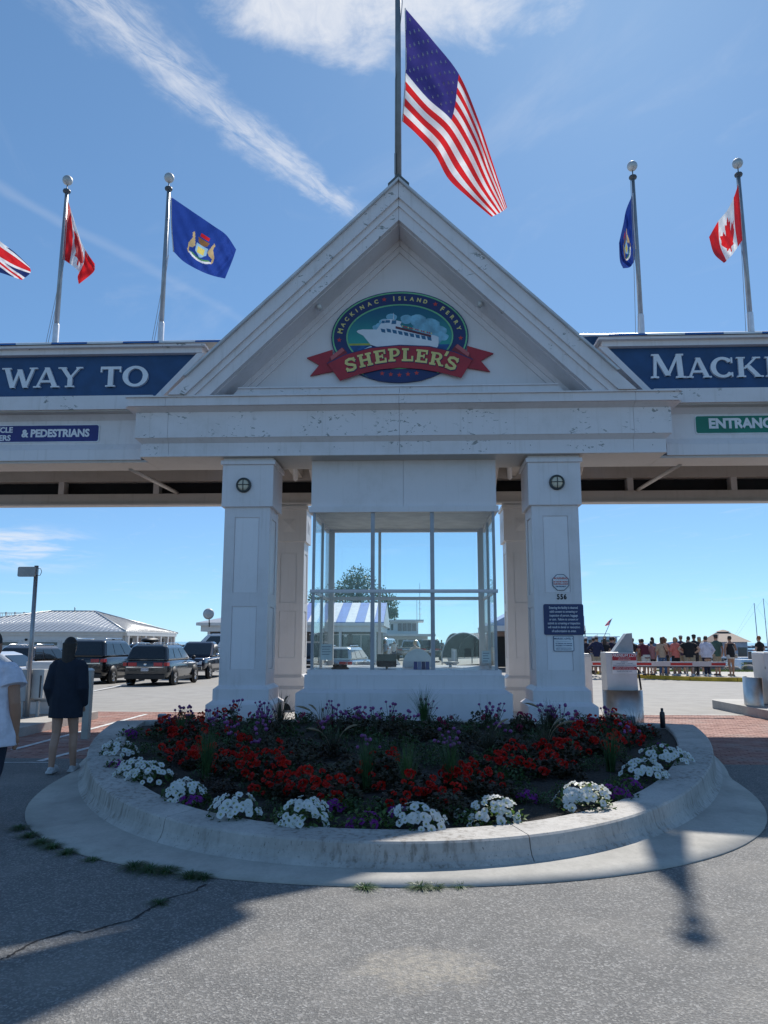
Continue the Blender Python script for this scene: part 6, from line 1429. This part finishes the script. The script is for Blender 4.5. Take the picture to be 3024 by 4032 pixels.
BX('porch_beam', BW_, bd, gx1 + .151, gx1 + .39, 62.3, 75.2, 2.092, 2.34)
# roof deck with white railing behind
dk = thing('roof_deck_house', 'white flat-roofed house with a railed roof deck behind the garage', 'house', (-46, 84, -.3))
BX('wall', BW_, dk, -54, -40.6, 82, 90, -.35, 3.55); BX('deck', CREAM, dk, -54.2, -40.4, 81.8, 90.2, 3.551, 3.65)
for x in range(-54, -40): BX('railing_post', BW_, dk, x - .07 + .3, x + .07 + .3, 82.0, 82.12, 3.651, 4.75)
BX('top_rail', BW_, dk, -54, -40.5, 82.0, 82.1, 4.6, 4.68); BX('bottom_rail', BW_, dk, -54, -40.5, 82.02, 82.08, 3.8, 3.86)
for k in range(66):
    if k % 5: BX('baluster', BW_, dk, -53.9 + k * .2, -53.86 + k * .2, 82.03, 82.07, 3.861, 4.599)
BX('upper_window', DGL, dk, -47.5, -44.5, 81.97, 81.999, 2.6, 3.4)
# striped terminal building
tb = thing('terminal_building', 'low terminal building with a blue and white striped roof', 'building', (-9.5, 64, -.2))
BX('wall', mat('terminal_wall', (.13, .11, .10), .7), tb, -16.6, -3.3, 61, 71, -.35, 2.55); BX('frieze', BW_, tb, -17.0, -2.95, 59.9, 71.3, 2.40, 2.86); BX('eave_fascia', BW_, tb, -17.3, -2.7, 59.6, 71.6, 2.861, 3.08)
TBL = mat('roof_stripe_blue', (.10, .20, .55), .4); TWH = mat('roof_stripe_white', (.70, .71, .74), .4)
k = 0; x = -2.7
while x > -9.8:
    x0 = max(x - .74, -9.8); q = [(x0, 59.6, 3.082), (x - .012, 59.6, 3.082), (x - .012, 65.6, 4.85), (x0, 65.6, 4.85)]
    MB().add(q + [(a, b_, c + .06) for a, b_, c in q], [(3, 2, 1, 0), (4, 5, 6, 7), (0, 1, 5, 4), (1, 2, 6, 5), (2, 3, 7, 6), (3, 0, 4, 7)]).build('roof_panel', TBL if k % 2 == 0 else TWH, tb); k += 1; x -= .74
MB().add([(-17.3, 59.6, 3.082), (-9.81, 59.6, 3.082), (-9.81, 65.6, 4.8), (-13.6, 65.6, 4.3), (-17.3, 71.6, 3.082)], [(0, 1, 2, 3), (0, 3, 4)]).build('metal_roof', SEAM, tb, recalc=False)
MB().add([(-2.7, 59.6, 3.085), (-2.7, 71.6, 3.085), (-2.7, 65.6, 4.85)], [(0, 1, 2)]).build('gable_end', BW_, tb, recalc=False)
MB().add([(-2.7, 71.6, 3.083), (-9.8, 71.6, 3.083), (-9.8, 65.6, 4.85), (-2.7, 65.6, 4.85)], [(0, 1, 2, 3)]).build('rear_roof', TWH, tb, recalc=False)
for i, x in enumerate((-15.6, -13.2, -10.8, -8.6, -6.9, -5.2)):
    w_ = BX('window', DGL, tb, x, x + 1.3, 60.965, 60.998, .35, 2.15); BX('window_frame', BW_, w_, x - .06, x + 1.36, 60.97, 60.999, 2.151, 2.24); BX('window_frame', BW_, w_, x + .62, x + .68, 60.955, 60.9649, .35, 2.15)
for x in (-16.4, -12.0, -9.3, -6.1, -3.4): BX('porch_post', BW_, tb, x - .1, x + .1, 60.05, 60.25, -.3, 2.399)
for x in (-8.2, -5.7, -3.7): MB().ell((x, 60.2, 2.12), .12, 12, 8).build('globe_lamp', mat('globe_white', (.75, .74, .70), .3), tb)
sd_ = thing('satellite_dish', 'round grey satellite dish on the eave of the terminal', 'dish', (-16.3, 59.5, 3.08))
MB().lathe([(.02, -.0), (.25, .04), (.42, .13), (.44, .12), (.26, .02), (.02, -.03)], (-16.3, 59.3, 3.75), 20, 0, 'y').build('reflector', mat('dish_grey', (.42, .44, .45), .45), sd_); MB().tube([(-16.3, 59.35, 3.75), (-16.25, 59.5, 3.3), (-16.25, 59.58, 2.75)], .04, 6).build('mast', TRIM, sd_)
# two-storey harbour office
ob = thing('harbour_office', 'white two-storey flat-roofed office with a windowed upper floor', 'building', (-1.9, 93, 0))
BX('lower_wall', BW_, ob, -5.2, 1.0, 91, 97, -.1, 2.3); BX('canopy', BW_, ob, -5.4, 1.9, 89.6, 97, 2.301, 2.55); BX('upper_wall', BW_, ob, -4.6, -.1, 91.4, 96.5, 2.551, 4.0); BX('roof_slab', BW_, ob, -5.0, .55, 90.9, 97, 4.001, 4.22)
for x in (-3.7, -3.3): BX('window', DGL, ob, x, x + .26, 91.36, 91.399, 3.0, 3.7)
for k in range(4): BX('window', mat('window_reflect', (.20, .16, .16), .15), ob, -2.5 + k * .56, -2.02 + k * .56, 91.36, 91.399, 2.9, 3.8)
for k in range(5): BX('window', DGL, ob, -4.7 + k * 1.15, -3.8 + k * 1.15, 90.965, 90.999, .6, 1.9)
MB().tube([(.1, 92, 4.22), (.1, 92, 8.55)], [.04, .02], 6).build('mast', GALV, ob); MB().tube([(-.25, 92, 4.22), (-.25, 92, 6.8)], [.03, .02], 6).build('mast', GALV, ob)
for z in (4.9, 5.5, 6.2): MB().tube([(-.1, 92, z), (.35, 92, z)], .02, 5).build('antenna_arm', GALV, ob)
MB().tube([(-2.7, 92, 4.22), (-2.7, 92, 5.75)], [.03, .02], 6).build('mast', GALV, ob); MB().tube([(-2.85, 92, 5.7), (-2.55, 92, 5.7)], .04, 5).build('antenna_arm', GALV, ob)
# barrel canopies over the boarding lanes
CANV = mat('canvas_navy', (.025, .035, .075), .8, var=.2); CANW = mat('canvas_white', (.50, .53, .58), .6)
for lab, cxx, y0, ln, r, zb_, az_ in (('long barrel canopy of navy canvas on white ribs over the boarding lane', 3.3, 58, 16, 2.0, .45, -38), ('far barrel canopy of navy canvas beside the dock', 3.9, 86, 10, 1.7, 1.0, -55)):
    cn = thing('barrel_canopy', lab, 'canopy', (0, 0, 0)); n_ = int(ln / 2)
    def arch(y, rr): return [(rr * math.cos(math.pi * k / 16), y, zb_ + rr * .92 * math.sin(math.pi * k / 16)) for k in range(17)]
    for i in range(n_ + 1): MB().tube(arch(2 * i, r + .02), .045, 6).build('rib', CANW, cn)
    for i in range(n_): MB().rings([arch(2 * i + .03, r), arch(2 * i + 1.97, r)], close=False, caps=False).build('canvas_panel', CANV, cn, recalc=False)
    for i in range(n_ + 1):
        for s in (-1, 1): MB().tube([(s * r, 2 * i, -.05), (s * r, 2 * i, zb_)], .05, 6).build('leg', CANW, cn)
    cn.location = (cxx, y0, 0); cn.rotation_euler = (0, 0, R(az_))
fn = thing('queue_fence', 'white panel fence along the boarding lane', 'fence', (2.6, 60, 0))
for k in range(7): 
    y = 53 + k * 2.2; BX('fence_panel', CANW, fn, 2.45, 2.5, y, y + 2.05, .12, 1.05); BX('fence_post', GALV, fn, 2.42, 2.53, y - .1, y - .02, -.05, 1.15)
kb_ = thing('ticket_shelter', 'open shelter with a pale blue gable roof and brick wall', 'shelter', (7.0, 52, 0))
MB().prism([(4.2, 2.62), (10, 2.62), (10, 3.2), (8.6, 4.1), (7.0, 4.1)], 47.5, 57).build('roof', mat('shelter_roof_blue', (.30, .40, .56), .4), kb_); BX('fascia', BW_, kb_, 4.3, 10, 47.3, 57.1, 2.30, 2.62); BX('rear_wall', PINK, kb_, 4.6, 10, 53, 53.3, -.02, 2.3)
for x in (4.6, 6.4, 8.6): BX('post', BW_, kb_, x - .12, x + .12, 47.6, 47.84, -.02, 2.3)
BX('dark_opening', TRIM, kb_, 5.2, 9.8, 52.9, 52.99, 0, 2.0)
# ------------------------------------------------------------------ tree behind the terminal
tr = thing('broadleaf_tree', 'large leafy tree rising behind the striped terminal roof', 'tree', (-6.3, 76, -.2))
random.seed(9)
BARK = mat('bark', (.10, .075, .055), .9, bmp=.6, bscale=14); TL = leafmat('tree_leaf', (.030, .060, .018), (.075, .125, .04), .3)
tk = MB().tube([(-6.3, 76, -.3), (-6.35, 76, 1.5), (-6.2, 76, 3.2), (-6.1, 76, 5.0), (-6.0, 76, 7.2)], [.42, .34, .28, .2, .07], 10)
cl_ = [(-6.0, 8.0, 1.35), (-5.2, 7.2, 1.2), (-6.9, 7.2, 1.3), (-8.4, 6.3, 1.4), (-9.9, 5.9, 1.2), (-7.4, 5.8, 1.6), (-5.6, 5.9, 1.6), (-4.0, 6.1, 1.3), (-3.0, 5.4, 1.1), (-3.4, 4.4, 1.1), (-10.6, 5.0, .9), (-8.9, 4.8, 1.3), (-6.5, 4.7, 1.5), (-4.6, 4.8, 1.3), (-6.6, 6.7, 1.4), (-2.7, 4.4, .7), (-3.6, 3.6, .8)]
for x, z, r in cl_: tk.tube([(-6.25, 76, min(z - 1.2, 4.5)), (lerp(-6.25, x, .5), 76 + random.uniform(-.5, .5), z - .9), (x, 76 + random.uniform(-1, 1), z)], [.12, .08, .03], 6)
tk.build('trunk', BARK, tr)
lv = MB()
for x, z, r in cl_:
    yy = 76 + random.uniform(-1.4, 1.2)
    for _ in range(520):
        d = Vector((random.gauss(0, 1), random.gauss(0, 1), random.gauss(0, 1))).normalized() * r * random.random() ** .42 * random.uniform(.75, 1.18)
        c = Vector((x, yy, z)) + Vector((d.x, d.y * 1.1, d.z * .85)); q = Quaternion((random.random() - .5, random.random() - .5, random.random() - .5, random.random() - .5)).normalized(); s = random.uniform(.10, .20)
        lv.add([c + q @ Vector(p_) * s for p_ in ((-.5, -.1, 0), (0, -.5, .1), (.5, .1, 0), (0, .6, -.1))], [(0, 1, 2, 3)])
lv.build('crown', TL, tr, recalc=False)
# ------------------------------------------------------------------ people and bicycle in the distance
D = 'people walking in the lot'
person('bald person in a tan shirt behind the booth', (-.17, 33, 0), .3, 1.68, skin=2, hair=(.3, .2, .15), top=(.42, .33, .26), group=D, vox=.025)
person('person in a pale blue shirt holding a bag between the parked cars', (-2.85, 66, 0), 2.6, 1.74, top=(.32, .40, .52), bot=('shorts', (.30, .26, .2)), group=D, vox=.025)
person('person in white walking beside the pale blue shirt', (-2.15, 67, 0), 2.9, 1.68, top=(.6, .6, .6), hairlen=.25, bot=('shorts', (.1, .12, .18)), group=D, vox=.025)
person('person in a dark tee standing by the silver pickup', (-.3, 74, 0), 1.0, 1.76, top=(.03, .03, .035), bot=('pants', (.04, .04, .06)), group=D, vox=.025)
person('person in grey riding up to the canopies', (2.35, 82, .08), .2, 1.76, top=(.10, .10, .12), bot=('shorts', (.08, .08, .1)), group=D, vox=.025, stance=.14)
person('person with a white polo, navy shorts and white cap', (6.35, 61, 0), 3.0, 1.72, top=(.62, .60, .70), bot=('shorts', (.02, .025, .06)), w=1.15, cap=(.62, .62, .62), arms=('hip', 'up'), group=D, vox=.022)
person('person in dark clothes under the ticket shelter', (5.6, 56, 0), 2.6, 1.7, top=(.02, .02, .025), bot=('pants', (.03, .03, .04)), group=D, vox=.025)
person('person in a red tee under the ticket shelter', (6.2, 54, 0), 2.8, 1.66, top=(.3, .04, .04), bot=('pants', (.03, .03, .04)), group=D, vox=.025)
bk = thing('bicycle', 'black bicycle under the rider near the canopies', 'bicycle', (2.35, 82, 0))
for y in (81.45, 82.55): MB().lathe([(.33, -.015), (.36, 0), (.33, .015), (.30, 0), (.33, -.015)], (2.35, y, .36), 24, 0, 'x').build('wheel', TYRE, bk)
MB().tube([(2.35, 81.45, .36), (2.35, 81.85, .9), (2.35, 82.4, .85), (2.35, 82.55, .36)], .025, 6).tube([(2.35, 81.85, .9), (2.35, 82.0, .33), (2.35, 82.4, .85)], .022, 6).build('frame', TRIM, bk)
MB().ell((2.35, 81.8, .98), (.09, .13, .035), 10, 6).build('saddle', TRIM, bk); MB().tube([(2.05, 82.45, 1.05), (2.35, 82.42, 1.0), (2.65, 82.45, 1.05)], .018, 6).build('handlebar', CHROME, bk)
# a-frame sign seen through the booth
af = thing('sandwich_sign', 'blue and white curved sandwich sign standing in the lot', 'sign', (-1.1, 31, 0))
MB().prism([(-1.45, 0), (-.75, 0), (-.75, .78), (-.9, .95), (-1.1, 1.0), (-1.3, .95), (-1.45, .78)], 30.98, 31.02).build('panel', SIGNW, af); MB().prism([(-1.38, .1), (-.82, .1), (-.82, .72), (-1.1, .86), (-1.38, .72)], 30.965, 30.978).build('blue_face', SB, af)

# ================================================================== HARBOUR
BOATW = mat('boat_white', (.66, .68, .70), .35); BOATB = mat('boat_navy', (.03, .06, .16), .35)
fy_ = thing('ferry_boat', 'white passenger ferry with people on its upper deck and a stern flag', 'ferry', (22, 110, -1.1))
MB().rings([[(x, 110 - w_ , -1.3), (x, 110 + w_, -1.3), (x, 110 + w_ * 1.1, 1.0 + rise), (x, 110 - w_ * 1.1, 1.0 + rise)] for x, w_, rise in ((8, 2.6, 0), (20, 2.9, 0), (28, 2.6, .15), (33, 1.4, .5), (36, .1, .9))], sm=False).build('hull', BOATW, fy_)
BX('cabin', BOATW, fy_, 9, 27, 107.6, 112.4, 1.0, 2.35); BX('upper_deck_rail', BOATB, fy_, 9, 26, 107.5, 107.56, 2.75, 2.82); BX('upper_deck', BOATW, fy_, 8.6, 27.3, 107.4, 112.6, 2.351, 2.45)
for k in range(10): BX('window', DGL, fy_, 9.5 + k * 1.7, 10.8 + k * 1.7, 107.56, 107.599, 1.45, 2.0)
for k in range(11): MB().tube([(9 + k * 1.7, 107.53, 2.45), (9 + k * 1.7, 107.53, 2.8)], .03, 5).build('rail_post', BOATW, fy_)
TXT('lettering', "SHEPLER'S", .95, BOATB, fy_, 19.0, 107.42, .55, ext=.01, bold=.02)
for k in range(16):
    x = 9.6 + k * .95 + random.uniform(-.2, .2)
    person('passenger standing on the upper deck of the ferry', (x, 108.4 + random.uniform(0, 2), 2.45), random.uniform(-3, 3), 1.35, top=random.choice(((.03, .03, .05), (.3, .05, .05), (.4, .4, .42), (.05, .1, .2))), group='ferry passengers', vox=.05, sleeve='long', bot=('pants', (.03, .03, .04))) if k % 2 == 0 else None
MB().tube([(25.2, 107.5, 2.4), (26.4, 107.5, 4.9)], .05, 6).build('stern_staff', BOATW, fy_)
sf = thing('stern_flag', 'small stars and stripes flag on the ferry staff', 'flag', (26.2, 107.5, 4.2))
MB().add([(26.35, 107.5, 4.85), (25.9, 107.5, 4.5), (25.35, 107.45, 3.9), (25.5, 107.5, 3.85), (26.0, 107.5, 4.0)], [(0, 1, 2, 3, 4)]).build('cloth', CRED, sf, recalc=False); MB().add([(26.33, 107.48, 4.80), (26.0, 107.48, 4.53), (26.0, 107.48, 4.25), (26.15, 107.48, 4.35)], [(0, 1, 2, 3)]).build('canton', CBLUE, sf, recalc=False)
for k in range(3): MB().tube([(26.1 - .02 * k, 107.47, 4.45 - .12 * k), (25.5, 107.45, 4.0 - .03 * k)], .03, 4).build('stripe', CWHITE, sf)
def boat(label, x, y, L, col, rz=0, bimini=False, mast=0, cabin=True):
    b_ = thing('motor_boat' if not mast else 'sailing_boat', label, 'boat', (0, 0, 0), 'boats moored in the harbour')
    MB().rings([[(t * L, -w_ * L * .17, -.25), (t * L, w_ * L * .17, -.25), (t * L, w_ * L * .2, .75 + rise), (t * L, -w_ * L * .2, .75 + rise)] for t, w_, rise in ((-.5, .85, 0), (-.2, 1, 0), (.15, .95, .08), (.38, .5, .25), (.5, .05, .4))], sm=False).build('hull', BOATW if col is None else col, b_)
    MB().rings([[(t * L, -w_ * L * .203, .55 + rise), (t * L, w_ * L * .203, .55 + rise), (t * L, w_ * L * .204, .66 + rise), (t * L, -w_ * L * .204, .66 + rise)] for t, w_, rise in ((-.5, .85, 0), (-.2, 1, 0), (.15, .95, .08), (.38, .5, .25))], sm=False).build('stripe', BOATB, b_)
    if cabin: MB().frus((-.2 * L, .22 * L, -.13 * L, .13 * L), .75, (-.16 * L, .08 * L, -.11 * L, .11 * L), 1.55).build('cabin', BOATW, b_); MB().box(-.14 * L, .08 * L, -.128 * L, .128 * L, 1.05, 1.38).build('windows', DGL, b_)
    if bimini:
        MB().box(-.25 * L, .2 * L, -.15 * L, .15 * L, 2.35, 2.42).build('bimini_top', mat('bimini_green', (.05, .10, .07), .7), b_)
        for sx in (-.24, .19):
            for sy in (-.14, .14): MB().tube([(sx * L, sy * L, .7), (sx * L, sy * L, 2.35)], .03, 5).build('bimini_leg', CHROME, b_)
    if mast:
        MB().tube([(.05 * L, 0, .7), (.05 * L - .1, 0, mast)], [.06, .035], 6).build('mast', GALV, b_); MB().tube([(.05 * L, 0, 1.9), (-.42 * L, 0, 1.95)], .09, 6).build('boom', BOATB, b_)
        MB().tube([(.05 * L - .1, 0, mast), (.5 * L, 0, 1.0)], .006, 4).build('forestay', ROPE, b_); MB().tube([(.05 * L - .1, 0, mast), (-.5 * L, 0, .9)], .006, 4).build('backstay', ROPE, b_)
    b_.location = (x, y, -1.1); b_.rotation_euler = (0, 0, rz); return b_
boat('pontoon boat with a dark green bimini top behind the queue', 20.5, 72, 7, None, 0, True, 0, False)
boat('white cabin cruiser moored at the nearer pier', 27.2, 66, 8, None, .2)
boat('small white runabout with an outboard beside the pier', 23.6, 57, 6, None, .1, False, 0, True)
boat('white cruiser with a navy stripe behind the pilings', 33.5, 78, 9, None, -.2)
boat('sailing boat with a bare mast standing beyond the boathouse', 36.2, 86, 9, None, .3, False, 7.0)
boat('taller sailing boat with a bare mast and furled sail', 38.0, 88, 10, None, .1, False, 7.6)
boat('red-hulled runabout half hidden behind the green tee', 26.2, 70, 6, mat('boat_red', (.4, .03, .03), .35), 0)
bh = thing('boathouse', 'small grey boathouse with a brown hip roof and lookout', 'boathouse', (29.3, 76, -1.1))
BX('wall', mat('boathouse_wall', (.42, .45, .47), .6), bh, 28.0, 30.5, 74, 78, -1.2, 1.7); MB().frus((27.7, 30.8, 73.7, 78.3), 1.7, (28.6, 29.6, 75.6, 76.4), 2.6).build('roof', mat('roof_brown', (.25, .17, .13), .7), bh); BX('lookout', mat('lookout_dark', (.10, .07, .06), .7), bh, 28.7, 29.5, 75.6, 76.4, 2.35, 2.66)
MB().frus((28.55, 29.65, 75.5, 76.5), 2.661, (29.0, 29.2, 75.9, 76.1), 2.85).build('lookout_roof', mat('roof_brown', (.25, .17, .13), .7), bh); BX('window', DGL, bh, 29.6, 30.4, 73.96, 73.999, .3, 1.2)
WOOD = mat('pier_wood', (.16, .13, .11), .85)
pr = thing('pier', 'dark timber pier on pilings across the marina', 'pier', (26, 58, -1.1))
BX('deck', WOOD, pr, 17.5, 46, 58, 59.6, -.28, -.10); BX('rail', mat('pier_pale', (.45, .45, .44), .7), pr, 17.5, 46, 58.02, 58.1, .25, .34)
for k in range(15): MB().tube([(18 + k * 2, 57.95, -2.2), (18 + k * 2, 57.95, 1.0 if k % 2 else .45)], .14, 8).build('piling', WOOD, pr)
bw = MB(); random.seed(4)                                   # low breakwater of rubble far out
for k in range(260): x = -260 + k * 2.6; bw.ell((x + random.uniform(-1, 1), 420 + random.uniform(-2, 2), -.9 + random.uniform(-.2, .4)), (2.2, 1.6, random.uniform(.6, 1.3)), 6, 4)
o = bw.build('breakwater', mat('rubble', (.22, .22, .22), .9), None, kind='stuff'); o['label'] = 'low rubble breakwater far out on the lake'; o['category'] = 'breakwater'
# rough verge plants and stones on the harbour edge
VG = leafmat('verge_leaf', (.05, .09, .02), (.12, .17, .04), .3)
gs = MB()
for k in range(2600):
    x, y = random.uniform(12.4, 22), random.uniform(41.2, 42.3); h_ = random.uniform(.05, .16); dx_ = random.uniform(-.05, .05)
    gs.add([(x - .012, y, .13), (x + .012, y, .13), (x + dx_, y + random.uniform(-.03, .03), .14 + h_)], [(0, 1, 2)])
gs.build('verge_grass', VG, None, kind='stuff', recalc=False)
for i, x in enumerate((14.4, 15.15, 16.2, 17.0, 17.9, 18.6)):
    s_ = thing('verge_shrub', 'small leafy weed growing on the harbour edge', 'plant', (x, 41.9, .13), 'weeds on the harbour edge')
    o = leaves(46, .16, .45, .11, dome=False, asp=.35).build('foliage', VG, s_, recalc=False); o.location = (0, 0, 0)
    o = MB().tube([(0, 0, 0), (.02, 0, .42)], [.012, .006], 5).build('stem', STEM, s_); o.location = (0, 0, 0)
for i, (x, y, r) in enumerate(((14.8, 42.0, .22), (15.7, 42.1, .30), (16.5, 41.9, .26), (17.4, 42.1, .34), (13.6, 42.1, .25))):
    s_ = MB(); c = Vector((x, y, .14 + r * .3)); s_.ell(c, (r * 1.3, r, r * .7), 9, 6); s_.v = [tuple(Vector(v) + (Vector(v) - c) * random.uniform(-.15, .15)) for v in s_.v]
    tag(s_.build('boulder', mat('stone', (.20, .195, .185), .9), weld=.001), 'grey stone on the harbour edge behind the queue', 'stone', 'stones on the harbour edge')
finalize()
